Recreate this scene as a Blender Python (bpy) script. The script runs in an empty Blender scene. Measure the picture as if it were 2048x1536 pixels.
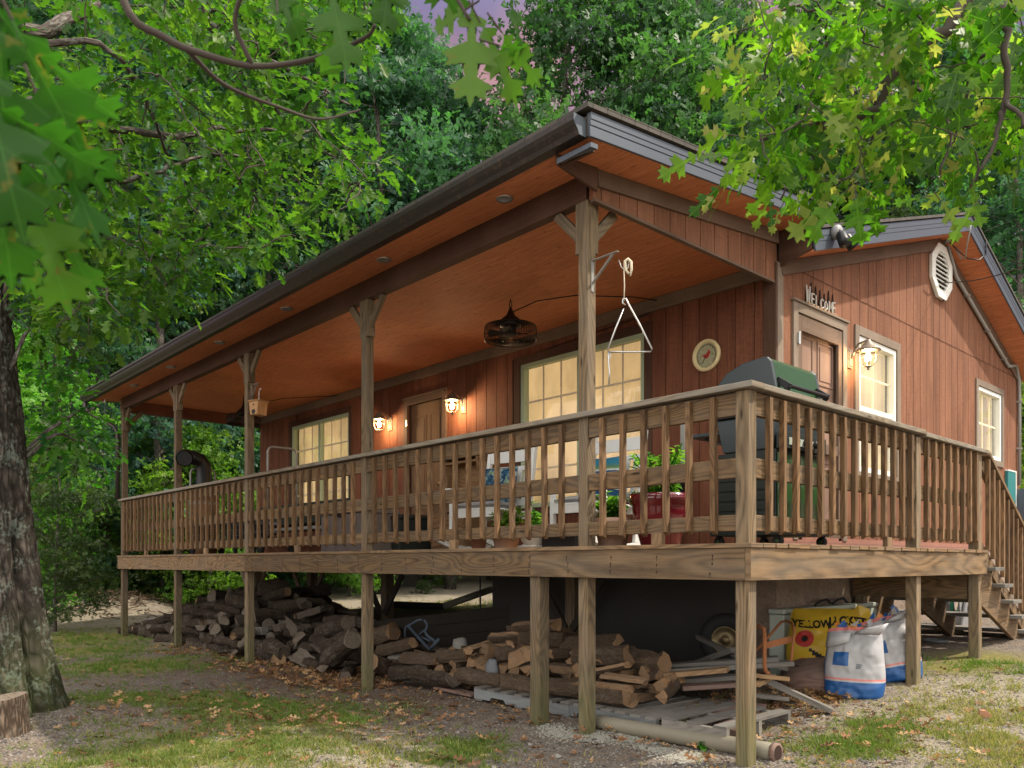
import bpy, math, random
import numpy as np
from mathutils import Vector, Matrix, noise
random.seed(7); rng = np.random.default_rng(11)
R = math.radians
SC = bpy.context.scene
COL = SC.collection

# ------------------------------------------------------------------ camera
YAW = R(47.6614)
CAM = Vector((2.5653, -4.2371, -0.116))
SY, CY = math.sin(YAW), math.cos(YAW)
RIGHT = Vector((CY, SY, 0)); FWD = Vector((-SY, CY, 0)); UP = Vector((0, 0, 1))
cam = bpy.data.cameras.new('camera'); co = bpy.data.objects.new('camera', cam); COL.objects.link(co)
co.location = CAM; co.rotation_euler = (R(90), 0, YAW)
cam.sensor_width = 36; cam.lens = 36*1600/2048; cam.shift_y = 357/2048
cam.clip_start = 0.05; cam.clip_end = 900
cam.dof.use_dof = True; cam.dof.focus_distance = 7.0; cam.dof.aperture_fstop = 7.0
SC.camera = co
def at(u, v, x=None, y=None, z=None, d=None):
    """a point of the photograph, measured on a known plane of the place or at a known distance"""
    a = (u-1024)/1600; b = -(v-1125)/1600
    w = RIGHT*a + FWD + UP*b
    if x is not None: t = (x-CAM.x)/w.x
    elif y is not None: t = (y-CAM.y)/w.y
    elif z is not None: t = (z-CAM.z)/w.z
    else: t = d
    return CAM + w*t

# ------------------------------------------------------------------ sky and sun
SUN_EL, SUN_DIR = R(52), Vector((0.85, 0.9, 0)).normalized()
world = bpy.data.worlds.new('World'); SC.world = world; world.use_nodes = True
def setup_world():
    nt = world.node_tree; nt.nodes.clear()
    def n(t, **k):
        q = nt.nodes.new(t)
        for a, b in k.items(): setattr(q, a, b)
        return q
    out = n('ShaderNodeOutputWorld'); bg = n('ShaderNodeBackground'); bg.inputs[1].default_value = 0.15
    sky = n('ShaderNodeTexSky', sky_type='NISHITA', sun_disc=False)
    sky.sun_elevation = SUN_EL; sky.sun_rotation = math.atan2(SUN_DIR.x, SUN_DIR.y)
    sky.air_density = 1.2; sky.dust_density = 1.5
    tc = n('ShaderNodeTexCoord'); sep = n('ShaderNodeSeparateXYZ'); nt.links.new(tc.outputs['Generated'], sep.inputs[0])
    # a violet and pink evening bank of cloud low in the sky
    ns = n('ShaderNodeTexNoise'); ns.inputs['Scale'].default_value = 5; ns.inputs['Detail'].default_value = 5
    nt.links.new(tc.outputs['Generated'], ns.inputs['Vector'])
    cr = n('ShaderNodeValToRGB'); e = cr.color_ramp.elements
    e[0].position = .36; e[0].color = (.62, .52, .98, 1); e[1].position = .66; e[1].color = (1.7, .98, 1.05, 1)
    k = cr.color_ramp.elements.new(.5); k.color = (.92, .68, 1.12, 1)
    nt.links.new(ns.outputs['Fac'], cr.inputs[0])
    mr = n('ShaderNodeMapRange'); mr.inputs[1].default_value = .55; mr.inputs[2].default_value = .80
    mr.inputs[3].default_value = 1; mr.inputs[4].default_value = 0
    nt.links.new(sep.outputs['Z'], mr.inputs[0])
    mx = n('ShaderNodeMix', data_type='RGBA')
    nt.links.new(mr.outputs[0], mx.inputs[0]); nt.links.new(sky.outputs[0], mx.inputs[6]); nt.links.new(cr.outputs[0], mx.inputs[7])
    m3 = n('ShaderNodeMapRange'); m3.inputs[1].default_value = .66; m3.inputs[2].default_value = .9; m3.inputs[3].default_value = 0; m3.inputs[4].default_value = .8  # pale overhead sky added to widen the fill light
    nt.links.new(sep.outputs['Z'], m3.inputs[0])
    mx3 = n('ShaderNodeMix', data_type='RGBA'); nt.links.new(m3.outputs[0], mx3.inputs[0]); nt.links.new(mx.outputs[2], mx3.inputs[6]); mx3.inputs[7].default_value = (7.5, 7.4, 7.0, 1); mx = mx3
    # added fill light: a bright pale sky behind the camera
    dt = n('ShaderNodeVectorMath', operation='DOT_PRODUCT'); nt.links.new(tc.outputs['Generated'], dt.inputs[0]); dt.inputs[1].default_value = tuple(FWD)
    m2 = n('ShaderNodeMapRange'); m2.inputs[1].default_value = .15; m2.inputs[2].default_value = -.5; m2.inputs[3].default_value = 0; m2.inputs[4].default_value = .9
    nt.links.new(dt.outputs['Value'], m2.inputs[0])
    mx2 = n('ShaderNodeMix', data_type='RGBA'); nt.links.new(m2.outputs[0], mx2.inputs[0]); nt.links.new(mx.outputs[2], mx2.inputs[6]); mx2.inputs[7].default_value = (10.0, 9.6, 8.9, 1)
    nt.links.new(mx2.outputs[2], bg.inputs[0]); nt.links.new(bg.outputs[0], out.inputs[0])
setup_world()
sl = bpy.data.lights.new('sun', 'SUN'); sl.energy = 2.9; sl.angle = R(1.0); sl.color = (1.0, .90, .74)
so = bpy.data.objects.new('sun', sl); COL.objects.link(so)
sd = SUN_DIR*math.cos(SUN_EL) + UP*math.sin(SUN_EL)
so.rotation_euler = sd.to_track_quat('Z', 'Y').to_euler(); so.location = sd*60
SC.view_settings.view_transform = 'Standard'; SC.view_settings.look = 'None'
SC.view_settings.exposure = 1.1; SC.view_settings.gamma = 1.0
SC.render.engine = 'CYCLES'
cy = SC.cycles; cy.max_bounces = 8; cy.diffuse_bounces = 4; cy.transmission_bounces = 6; cy.transparent_max_bounces = 6
cy.sample_clamp_indirect = 4.0; cy.use_denoising = True; cy.caustics_reflective = False; cy.caustics_refractive = False

# ------------------------------------------------------------------ names and labels
def tag(o, label=None, cat=None, group=None, kind=None):
    if label: o['label'] = label
    if cat: o['category'] = cat
    if group: o['group'] = group
    if kind: o['kind'] = kind
    return o
def empty(name, loc=(0, 0, 0), rz=0, parent=None):
    o = bpy.data.objects.new(name, None); COL.objects.link(o)
    o.location = loc; o.rotation_euler = (0, 0, rz); o.empty_display_size = .1
    if parent: rel(parent, o)
    return o
def copy_tree(o, parent=None):
    c = o.copy(); COL.objects.link(c)
    if parent: c.parent = parent
    for ch in list(o.children): copy_tree(ch, c)
    return c

# ------------------------------------------------------------------ mesh builder
class MB:
    def __init__(s): s.v, s.f, s.uv, s.mi = [], [], [], []
    def face(s, pts, uvs=None, mi=0):
        i = len(s.v); s.v += [tuple(p) for p in pts]; s.f.append(tuple(range(i, i+len(pts))))
        s.uv += list(uvs) if uvs else [(0, 0)]*len(pts); s.mi.append(mi)
    def raw(s, verts, faces, uvs=None, mi=0):
        i = len(s.v); s.v += [tuple(p) for p in verts]
        for f in faces:
            s.f.append(tuple(i+k for k in f)); s.mi.append(mi)
            s.uv += [uvs[k] for k in f] if uvs else [(verts[k][0], verts[k][2]) for k in f]
    def bar(s, p0, p1, w, h, up=(0, 0, 1), mi=0, cut0=0, cut1=0):
        """timber from p0 to p1, w across and h along 'up'; the grain (u) runs along it"""
        p0, p1 = Vector(p0), Vector(p1); d = p1-p0; L = d.length; d.normalize()
        up = Vector(up); x = d.cross(up)
        if x.length < 1e-4: x = d.cross(Vector((0, 1, 0)))
        x.normalize(); y = x.cross(d).normalized()
        ou, ov = random.random()*30, random.random()*30
        c = []
        for t, cut in ((0, cut0), (1, cut1)):
            for a, b in ((-1, -1), (1, -1), (1, 1), (-1, 1)):
                c.append(p0+d*(L*t + (cut*a if cut else 0))+x*(a*w/2)+y*(b*h/2))
        for (i, j), wd in (((0, 1), w), ((1, 2), h), ((2, 3), w), ((3, 0), h)):
            s.face([c[j], c[i], c[4+i], c[4+j]], [(ou, ov+wd), (ou, ov), (ou+L, ov), (ou+L, ov+wd)], mi); ov += wd+.37
        s.face([c[0], c[1], c[2], c[3]], [(ou, ov), (ou+w*.3, ov), (ou+w*.3, ov+h), (ou, ov+h)], mi)
        s.face([c[7], c[6], c[5], c[4]], [(ou, ov), (ou+w*.3, ov), (ou+w*.3, ov+h), (ou, ov+h)], mi)
    def slab(s, x0, x1, y0, y1, z0, z1, mi=0):
        dx, dy, dz = x1-x0, y1-y0, z1-z0; cx, cyy, cz = (x0+x1)/2, (y0+y1)/2, (z0+z1)/2
        if dx >= dy and dx >= dz: s.bar((x0, cyy, cz), (x1, cyy, cz), dy, dz, (0, 0, 1), mi)
        elif dy >= dz: s.bar((cx, y0, cz), (cx, y1, cz), dx, dz, (0, 0, 1), mi)
        else: s.bar((cx, cyy, z0), (cx, cyy, z1), dx, dy, (0, 1, 0), mi)
    def tube(s, pts, r, n=8, cap=True, mi=0, closed=False):
        pts = [Vector(p) for p in pts]; m = len(pts)
        rs = r if isinstance(r, (list, tuple)) else [r]*m
        tan = []
        for i in range(m):
            a = pts[(i-1) % m] if (closed or i > 0) else pts[i]; b = pts[(i+1) % m] if (closed or i < m-1) else pts[i]
            t = (b-a); tan.append(t.normalized() if t.length > 1e-9 else Vector((0, 0, 1)))
        nrm = tan[0].orthogonal().normalized(); rings = []; L = 0; ls = []
        for i in range(m):
            nrm = (nrm - tan[i]*nrm.dot(tan[i]))
            nrm = nrm.normalized() if nrm.length > 1e-6 else tan[i].orthogonal().normalized()
            b = tan[i].cross(nrm)
            if i: L += (pts[i]-pts[i-1]).length
            ls.append(L)
            rings.append([pts[i]+(nrm*math.cos(2*math.pi*k/n)+b*math.sin(2*math.pi*k/n))*rs[i] for k in range(n)])
        base = len(s.v)
        for q in rings: s.v += [tuple(p) for p in q]
        segs = m if closed else m-1
        for i in range(segs):
            j = (i+1) % m
            for k in range(n):
                k2 = (k+1) % n
                s.f.append((base+i*n+k, base+i*n+k2, base+j*n+k2, base+j*n+k)); s.mi.append(mi)
                c = 2*math.pi*rs[i]/n; lj = ls[j] if j else L+.1
                s.uv += [(ls[i], k*c), (ls[i], (k+1)*c), (lj, (k+1)*c), (lj, k*c)]
        if cap and not closed:
            s.f.append(tuple(base+k for k in reversed(range(n)))); s.mi.append(mi); s.uv += [(math.cos(k)*.03, math.sin(k)*.03) for k in range(n)]
            s.f.append(tuple(base+(m-1)*n+k for k in range(n))); s.mi.append(mi); s.uv += [(math.cos(k)*.03, math.sin(k)*.03) for k in range(n)]
    def lathe(s, prof, n=20, c=(0, 0, 0), axis='z', mi=0):
        c = Vector(c); base = len(s.v); m = len(prof)
        for r, h in prof:
            for k in range(n):
                a = 2*math.pi*k/n; p = (r*math.cos(a), r*math.sin(a), h)
                if axis == 'x': p = (p[2], p[0], p[1])
                if axis == 'y': p = (p[0], p[2], p[1])
                s.v.append(tuple(c+Vector(p)))
        for i in range(m-1):
            for k in range(n):
                k2 = (k+1) % n
                s.f.append((base+i*n+k, base+i*n+k2, base+(i+1)*n+k2, base+(i+1)*n+k)); s.mi.append(mi)
                s.uv += [(prof[i][1], k/n), (prof[i][1], (k+1)/n), (prof[i+1][1], (k+1)/n), (prof[i+1][1], k/n)]
    def prism(s, poly, a, b, mi=0):
        """polygon of 3-D points 'poly' pushed by vector from a to b"""
        a, b = Vector(a), Vector(b); n = len(poly); P = [Vector(p)+a for p in poly]; Q = [Vector(p)+b for p in poly]
        s.face(P[::-1], [(p.y+p.x, p.z) for p in P[::-1]], mi); s.face(Q, [(p.y+p.x, p.z) for p in Q], mi)
        for i in range(n):
            j = (i+1) % n; l = (P[j]-P[i]).length; d = (Q[i]-P[i]).length
            s.face([P[i], P[j], Q[j], Q[i]], [(0, 0), (l, 0), (l, d), (0, d)], mi)
    def build(s, name, mats, parent=None, smooth=False, bevel=0, loc=None):
        me = bpy.data.meshes.new(name); me.from_pydata(s.v, [], s.f); me.validate(clean_customdata=False)
        ul = me.uv_layers.new(name='UVMap')
        if len(ul.data) == len(s.uv): ul.data.foreach_set('uv', np.array(s.uv, 'f').ravel())
        if not isinstance(mats, (list, tuple)): mats = [mats]
        for m in mats: me.materials.append(m)
        if len(me.polygons) == len(s.mi): me.polygons.foreach_set('material_index', s.mi)
        if smooth: me.polygons.foreach_set('use_smooth', [True]*len(me.polygons))
        me.update()
        o = bpy.data.objects.new(name, me); COL.objects.link(o)
        if loc is not None: o.location = loc
        if bevel:
            # merged corners first, so the edge can be rounded
            w = o.modifiers.new('weld', 'WELD'); w.merge_threshold = 1e-4
            b = o.modifiers.new('bevel', 'BEVEL'); b.width = bevel; b.segments = 2; b.limit_method = 'ANGLE'; b.angle_limit = R(40)
        if parent is not None: rel(parent, o)
        return o
def wmat(o):
    m = Matrix.LocRotScale(o.location, o.rotation_euler, o.scale)
    return wmat(o.parent) @ o.matrix_parent_inverse @ m if o.parent else m
def rel(parent, o):
    """o was built in world coordinates: keep it there under parent"""
    o.parent = parent; o.matrix_parent_inverse = wmat(parent).inverted(); return o
def fast_mesh(name, verts, faces_flat, counts, mats, parent=None, tint=None, smooth=False, uv=None):
    me = bpy.data.meshes.new(name)
    me.vertices.add(len(verts)); me.vertices.foreach_set('co', np.asarray(verts, 'f').ravel())
    me.loops.add(len(faces_flat)); me.loops.foreach_set('vertex_index', np.asarray(faces_flat, 'i'))
    st = np.concatenate([[0], np.cumsum(counts)[:-1]])
    me.polygons.add(len(counts)); me.polygons.foreach_set('loop_start', st.astype('i')); me.polygons.foreach_set('loop_total', np.asarray(counts, 'i'))
    if smooth: me.polygons.foreach_set('use_smooth', np.ones(len(counts), bool))
    if not isinstance(mats, (list, tuple)): mats = [mats]
    for m in mats: me.materials.append(m)
    me.update(calc_edges=True)
    if tint is not None:
        a = me.attributes.new('tint', 'FLOAT', 'FACE'); a.data.foreach_set('value', np.asarray(tint, 'f'))
    if uv is not None:
        l = me.uv_layers.new(name='UVMap'); l.data.foreach_set('uv', np.asarray(uv, 'f').ravel())
    o = bpy.data.objects.new(name, me); COL.objects.link(o)
    if parent: rel(parent, o)
    return o
def scatter(name, tv, tf, M, pos, mats, parent=None, tint=None, smooth=False):
    """one mesh of many copies of a small template: tv (n,3), tf list of faces, M (N,3,3) frames, pos (N,3)"""
    tv = np.asarray(tv, float); N = len(pos); n = len(tv); M = np.array(M)
    if smooth:   # no two leaves alike: narrower, wider, flatter, more curled
        M[:, :, 1] *= rng.uniform(.72, 1.18, N)[:, None]; M[:, :, 2] *= rng.uniform(-.4, 2.4, N)[:, None]
    V = np.einsum('nij,kj->nki', M, tv)+np.asarray(pos)[:, None, :]
    ff = np.concatenate([np.array(f) for f in tf]); cnt = [len(f) for f in tf]
    F = (ff[None, :]+(np.arange(N)*n)[:, None]).ravel(); C = np.tile(cnt, N)
    t = None if tint is None else np.repeat(np.asarray(tint), len(tf))
    uv = np.tile(tv[ff][:, :2], (N, 1)) if smooth else None
    return fast_mesh(name, V.reshape(-1, 3), F, C, mats, parent, t, smooth, uv)
def frames(xd, nrm, size):
    """frames with x along xd, z about nrm"""
    xd = np.asarray(xd, float); xd /= np.linalg.norm(xd, axis=1, keepdims=True)+1e-9
    nrm = np.asarray(nrm, float); yd = np.cross(nrm, xd); yd /= np.linalg.norm(yd, axis=1, keepdims=True)+1e-9
    zd = np.cross(xd, yd); M = np.stack([xd, yd, zd], axis=2)
    return M*np.asarray(size)[:, None, None]
# ------------------------------------------------------------------ materials
class NT:
    def __init__(s, name):
        s.m = bpy.data.materials.new(name); s.m.use_nodes = True; s.t = s.m.node_tree; s.t.nodes.clear()
        s.out = s.t.nodes.new('ShaderNodeOutputMaterial')
    def n(s, typ, ins=None, **at_):
        q = s.t.nodes.new('ShaderNode'+typ)
        for k, v in at_.items(): setattr(q, k, v)
        for k, v in (ins or {}).items():
            i = q.inputs[k]
            if isinstance(v, bpy.types.NodeSocket): s.t.links.new(v, i)
            else:
                if isinstance(v, tuple) and len(v) == 3 and i.type == 'RGBA': v = (*v, 1)
                i.default_value = v
        return q
    def math(s, op, a, b=0., c=0., clamp=False):
        q = s.n('Math', {0: a, 1: b, 2: c}, operation=op); q.use_clamp = clamp; return q.outputs[0]
    def mix(s, f, a, b, mode='MIX'):
        q = s.n('Mix', {0: f, 6: a, 7: b}, data_type='RGBA', blend_type=mode); return q.outputs[2]
    def ramp(s, f, *st):
        q = s.n('ValToRGB', {0: f}); e = q.color_ramp.elements
        while len(e) < len(st): e.new(.5)
        for k, (p, c) in zip(e, st): k.position = p; k.color = (*c, 1) if len(c) == 3 else c
        return q.outputs[0]
    def noise(s, vec, scale, detail=4, rough=.55, dist=0):
        return s.n('TexNoise', {'Vector': vec, 'Scale': scale, 'Detail': detail, 'Roughness': rough, 'Distortion': dist}).outputs['Fac']
    def vec(s, v, sc, loc=None):
        q = s.n('Mapping', {'Vector': v, 'Scale': sc})
        if loc is not None: s.t.links.new(loc, q.inputs['Location'])
        return q.outputs[0]
    def uv(s): return s.n('TexCoord').outputs['UV']
    def obj(s): return s.n('TexCoord').outputs['Object']
    def pos(s): return s.n('NewGeometry').outputs['Position']
    def rnd(s): return s.n('ObjectInfo').outputs['Random']
    def bump(s, h, strength=.3, dist=.01):
        return s.n('Bump', {'Height': h, 'Strength': strength, 'Distance': dist}).outputs[0]
    def bsdf(s, **k):
        names = dict(color='Base Color', rough='Roughness', normal='Normal', metal='Metallic', spec='Specular IOR Level', ecol='Emission Color', estr='Emission Strength', coat='Coat Weight', trans='Transmission Weight', alpha='Alpha')
        q = s.n('BsdfPrincipled', {names[a]: b for a, b in k.items()}); s.t.links.new(q.outputs[0], s.out.inputs[0]); return q
def wood(name, dark, light, grey, gamt, rough=.8, bump=.35, algae=0, rings=1.6, val=(.75, 1.25), across=26):
    g = NT(name); uv = g.uv(); r = g.rnd()
    off = g.n('CombineXYZ', {0: g.math('MULTIPLY', r, 37.), 1: g.math('MULTIPLY', r, 91.)}).outputs[0]
    fine = g.noise(g.vec(uv, (2.2, across*2.2, 1), off), 1.5, 6, .7)
    # growth rings cut lengthwise: contour lines of a stretched noise give the flame figure
    sv = g.n('SeparateXYZ', {0: g.vec(uv, (1, 1, 1), off)}); hn = g.noise(g.vec(uv, (.75, 4.2, 1), off), 1.0, 1.5, .4)
    hh = g.math('ADD', g.math('MULTIPLY', sv.outputs[1], 8.0*rings), g.math('MULTIPLY', hn, 13.0*rings))
    wv = g.math('POWER', g.math('ADD', g.math('MULTIPLY', g.math('SINE', g.math('MULTIPLY', hh, 6.2832)), .5), .5), .7)
    blot = g.noise(g.vec(uv, (4, 16, 1), off), 1.2, 5, .6)
    f = g.math('ADD', g.math('ADD', g.math('MULTIPLY', wv, .19), g.math('MULTIPLY', fine, .50)), g.math('MULTIPLY', blot, .34))
    c = g.ramp(f, (.30, dark), (.5, tuple((a+b)/2 for a, b in zip(dark, light))), (.70, light))
    big = g.noise(g.vec(uv, (1.1, 6, 1), off), 1.3, 4)
    gm = g.ramp(big, (.35, (0, 0, 0)), (.68, (1, 1, 1)))
    c = g.mix(g.math('MULTIPLY', gm, gamt), c, g.mix(g.math('MULTIPLY', fine, .5), grey, tuple(k*.5 for k in grey)))
    # knots and nail stains
    vo = g.n('TexVoronoi', {'Vector': g.vec(uv, (2.2, 9, 1), off), 'Scale': .9}).outputs['Distance']
    c = g.mix(g.ramp(vo, (.03, (.85,)*3), (.10, (0, 0, 0))), c, tuple(k*.35 for k in dark))
    if algae:
        z = g.n('SeparateXYZ', {0: g.pos()}).outputs[2]
        mk = g.math('MULTIPLY', g.n('MapRange', {0: z, 1: -1.38, 2: -.75, 3: .75, 4: 0.}).outputs[0], g.noise(g.pos(), 5, 4), clamp=True)
        c = g.mix(g.math('MULTIPLY', mk, algae, clamp=True), c, (.075, .095, .03))
    c = g.n('HueSaturation', {'Color': c, 'Value': g.n('MapRange', {0: r, 1: 0., 2: 1., 3: val[0], 4: val[1]}).outputs[0]}).outputs[0]
    g.bsdf(color=c, rough=rough, spec=.25, normal=g.bump(f, bump, .006)); return g.m
def siding(name, a, b, bump=.5):
    g = NT(name); uv = g.uv()
    saw = g.noise(g.vec(uv, (75, 6, 1)), 1.2, 5, .75)
    gr = g.noise(g.vec(uv, (2, 38, 1)), 1.6, 6, .65)
    bg = g.noise(g.vec(uv, (.5, 4, 1)), 1.5, 3)
    f = g.math('ADD', g.math('MULTIPLY', saw, .45), g.math('MULTIPLY', gr, .55))
    c = g.ramp(f, (.36, a), (.64, b))
    c = g.mix(g.ramp(bg, (.38, (0, 0, 0)), (.66, (.6,)*3)), c, tuple(k*.75 for k in a))
    st = g.noise(g.vec(g.pos(), (1.1, 1.1, .35)), 1.4, 4); c = g.mix(g.ramp(st, (.45, (0, 0, 0)), (.7, (.35,)*3)), c, tuple(min(1, k*1.25+.02) for k in b))
    g.bsdf(color=c, rough=.75, spec=.25, normal=g.bump(f, bump, .006)); return g.m
def plain(name, col, rough=.6, metal=0, nz=.15, sc=30, bump=0, spec=.4, coat=0):
    g = NT(name); p = g.obj(); n = g.noise(p, sc, 5); n2 = g.noise(p, sc*.15, 3)
    c = g.mix(g.math('MULTIPLY', n2, nz*2, clamp=True), col, tuple(k*.6 for k in col))
    c = g.mix(g.math('MULTIPLY', n, nz, clamp=True), c, tuple(min(1, k*1.35) for k in col))
    k = dict(color=c, rough=g.math('ADD', g.math('MULTIPLY', n2, .25), rough-.12, clamp=True), metal=metal, spec=spec, coat=coat)
    if bump: k['normal'] = g.bump(n, bump, .004)
    g.bsdf(**k); return g.m
def leafmat(name, cols, trans=.5, rough=.5, hv=.1, spec=.3, brown=None, veins=False):
    g = NT(name); t = g.n('Attribute', attribute_name='tint').outputs['Fac']
    st = [(i/(len(cols)-1), c) for i, c in enumerate(cols)]
    c = g.ramp(t, *st)
    nz = g.noise(g.pos(), 18, 3)
    c = g.mix(g.math('MULTIPLY', nz, .35), c, tuple(k*.55 for k in cols[0]))
    if veins:
        q = g.n('SeparateXYZ', {0: g.uv()}); ay = g.math('ABSOLUTE', q.outputs[1])
        lat = g.math('ABSOLUTE', g.math('SUBTRACT', g.math('FRACT', g.math('MULTIPLY', g.math('SUBTRACT', q.outputs[0], g.math('MULTIPLY', ay, .75)), 5.2)), .5))
        vn = g.math('MAXIMUM', g.ramp(ay, (.003, (1,)*3), (.010, (0,)*3)), g.ramp(lat, (.02, (.55,)*3), (.06, (0,)*3)))
        c = g.mix(g.math('MULTIPLY', vn, .35), c, tuple(min(1, k*1.4+.02) for k in cols[-2]))
        sp = g.ramp(g.noise(g.pos(), 75, 2), (.70, (0,)*3), (.75, (.8,)*3)); c = g.mix(sp, c, (.13, .10, .03))
    if brown:
        mk = g.ramp(g.noise(g.pos(), 26, 3), (.63, (0, 0, 0)), (.72, (1, 1, 1))); c = g.mix(mk, c, brown)
    r = g.rnd()
    c = g.n('HueSaturation', {'Color': c, 'Hue': g.n('MapRange', {0: r, 1: 0., 2: 1., 3: .5-hv*.3, 4: .5+hv*.3}).outputs[0], 'Value': g.n('MapRange', {0: r, 1: 0., 2: 1., 3: 1-hv, 4: 1+hv}).outputs[0]}).outputs[0]
    p = g.n('BsdfPrincipled', {'Base Color': c, 'Roughness': rough, 'Specular IOR Level': spec})
    tr = g.n('BsdfTranslucent', {'Color': g.mix(1., c, (1.0, 1.0, .45), 'MULTIPLY')})
    tr2 = g.n('HueSaturation', {'Color': g.mix(1., c, (1.0, 1.22, .45), 'MULTIPLY'), 'Value': 1.5}).outputs[0]
    g.t.links.new(tr2, tr.inputs[0])
    mx = g.n('MixShader', {0: trans, 1: p.outputs[0], 2: tr.outputs[0]}); g.t.links.new(mx.outputs[0], g.out.inputs[0]); return g.m
def barkmat(name, a, b, lichen, lamt=.5, moss=0, sc=1):
    g = NT(name); uv = g.uv(); p = g.pos()
    rd = g.noise(g.vec(uv, (3.5*sc, 16*sc, 1)), 1.3, 6, .65, .8)
    vo = g.n('TexVoronoi', {'Vector': g.vec(uv, (7*sc, 26*sc, 1)), 'Scale': 1.1}, feature='DISTANCE_TO_EDGE').outputs['Distance']
    h = g.math('ADD', g.math('MULTIPLY', rd, .6), g.math('MULTIPLY', g.math('MINIMUM', vo, .4), 1.2))
    c = g.ramp(h, (.2, tuple(k*.5 for k in a)), (.45, a), (.85, b))
    ln = g.ramp(g.math('MULTIPLY', g.noise(p, 5, 4), g.noise(p, 34, 4)), (.27, (0, 0, 0)), (.36, (lamt,)*3))
    c = g.mix(ln, c, lichen)
    if moss:
        z = g.n('SeparateXYZ', {0: p}).outputs[2]
        mk = g.math('MULTIPLY', g.n('MapRange', {0: z, 1: -1.4, 2: -.4, 3: moss, 4: 0.}).outputs[0], g.noise(p, 7, 4), clamp=True)
        c = g.mix(mk, c, (.05, .07, .015))
    g.bsdf(color=c, rough=.9, spec=.15, normal=g.bump(h, .9, .02)); return g.m
M = {}
M['deck'] = wood('deck wood', (.042, .024, .012), (.220, .134, .066), (.145, .126, .104), .4)
M['deck_lit'] = wood('sunlit deck rim wood', (.044, .026, .013), (.24, .150, .078), (.17, .148, .12), .45, rings=.8)  # paler copy of the deck wood, sunlight on the rim put into the colour
M['baluster'] = wood('baluster wood', (.044, .022, .010), (.215, .120, .056), (.13, .108, .084), .3)
M['cap'] = wood('rail cap wood', (.075, .055, .036), (.22, .175, .125), (.25, .24, .22), .75)
M['post'] = wood('post wood', (.046, .032, .018), (.225, .155, .090), (.155, .14, .12), .45, algae=1.5)
M['plank_grey'] = wood('grey weathered plank', (.075, .066, .056), (.185, .168, .148), (.21, .20, .19), .8)
M['pallet_blue'] = wood('pallet board', (.10, .105, .108), (.205, .215, .215), (.24, .255, .265), .8)
M['plank_fresh'] = wood('fresh plank', (.13, .07, .034), (.30, .19, .10), (.2, .17, .14), .3)
M['red_wood'] = wood('reddish timber', (.09, .046, .037), (.19, .12, .098), (.18, .15, .13), .5)
M['cedar'] = wood('cedar box', (.36, .17, .07), (.60, .33, .16), (.4, .3, .2), .2)
M['cabinet'] = wood('cabinet pine', (.13, .07, .034), (.28, .165, .082), (.2, .17, .13), .15)
M['white_wood'] = plain('white painted wood', (.72, .73, .73), .5, nz=.12)
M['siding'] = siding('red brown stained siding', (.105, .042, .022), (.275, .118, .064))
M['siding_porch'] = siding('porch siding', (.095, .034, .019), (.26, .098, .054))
M['trim'] = siding('brown trim', (.105, .066, .046), (.165, .11, .08), .25)
M['trim_dark'] = siding('dark brown trim', (.058, .028, .018), (.105, .052, .034), .25)
M['trim_taupe'] = siding('taupe trim', (.165, .125, .095), (.235, .185, .145), .2)
M['groove'] = plain('groove backing', (.025, .010, .006), .9)
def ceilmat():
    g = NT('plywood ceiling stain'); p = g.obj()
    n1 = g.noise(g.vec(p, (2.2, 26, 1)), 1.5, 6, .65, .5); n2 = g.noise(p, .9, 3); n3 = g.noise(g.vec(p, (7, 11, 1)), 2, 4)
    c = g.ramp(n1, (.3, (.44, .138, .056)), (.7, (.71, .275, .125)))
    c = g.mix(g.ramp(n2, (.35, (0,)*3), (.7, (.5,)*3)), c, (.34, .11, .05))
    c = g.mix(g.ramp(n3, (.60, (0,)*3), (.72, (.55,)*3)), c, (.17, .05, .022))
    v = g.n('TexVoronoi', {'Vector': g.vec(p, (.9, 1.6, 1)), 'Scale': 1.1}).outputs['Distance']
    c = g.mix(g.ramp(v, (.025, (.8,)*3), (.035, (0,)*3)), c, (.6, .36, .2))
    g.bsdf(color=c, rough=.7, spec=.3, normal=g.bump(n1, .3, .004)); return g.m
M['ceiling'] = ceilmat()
M['alu'] = plain('grey aluminium fascia', (.082, .098, .125), .42, .2, nz=.12, sc=6)
M['alu_dark'] = plain('dark bronze aluminium', (.045, .036, .032), .35, .2, nz=.25, sc=9)
def gutmat():
    g = NT('gutter metal'); p = g.obj(); n = g.noise(p, 26, 6, .75); m = g.noise(p, .5, 2)
    c = g.mix(g.ramp(n, (.54, (0,)*3), (.64, (.8,)*3)), (.026, .021, .019), (.075, .05, .034))
    g.bsdf(color=c, rough=.42, metal=.25, normal=g.bump(n, .12, .003)); return g.m
M['gutter'] = gutmat()
def shingle():
    g = NT('asphalt shingle'); p = g.pos()
    b = g.n('TexBrick', {'Vector': g.vec(p, (1, 1, 1)), 'Scale': 1., 'Color1': (.05, .045, .04), 'Color2': (.085, .07, .06), 'Mortar': (.02, .018, .016), 'Mortar Size': .006, 'Brick Width': .32, 'Row Height': .14}).outputs[0]
    n = g.noise(p, 160, 2); c = g.mix(g.math('MULTIPLY', n, .5), b, (.03, .028, .026))
    g.bsdf(color=c, rough=.9, normal=g.bump(n, .5, .004)); return g.m
M['shingle'] = shingle()
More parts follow.
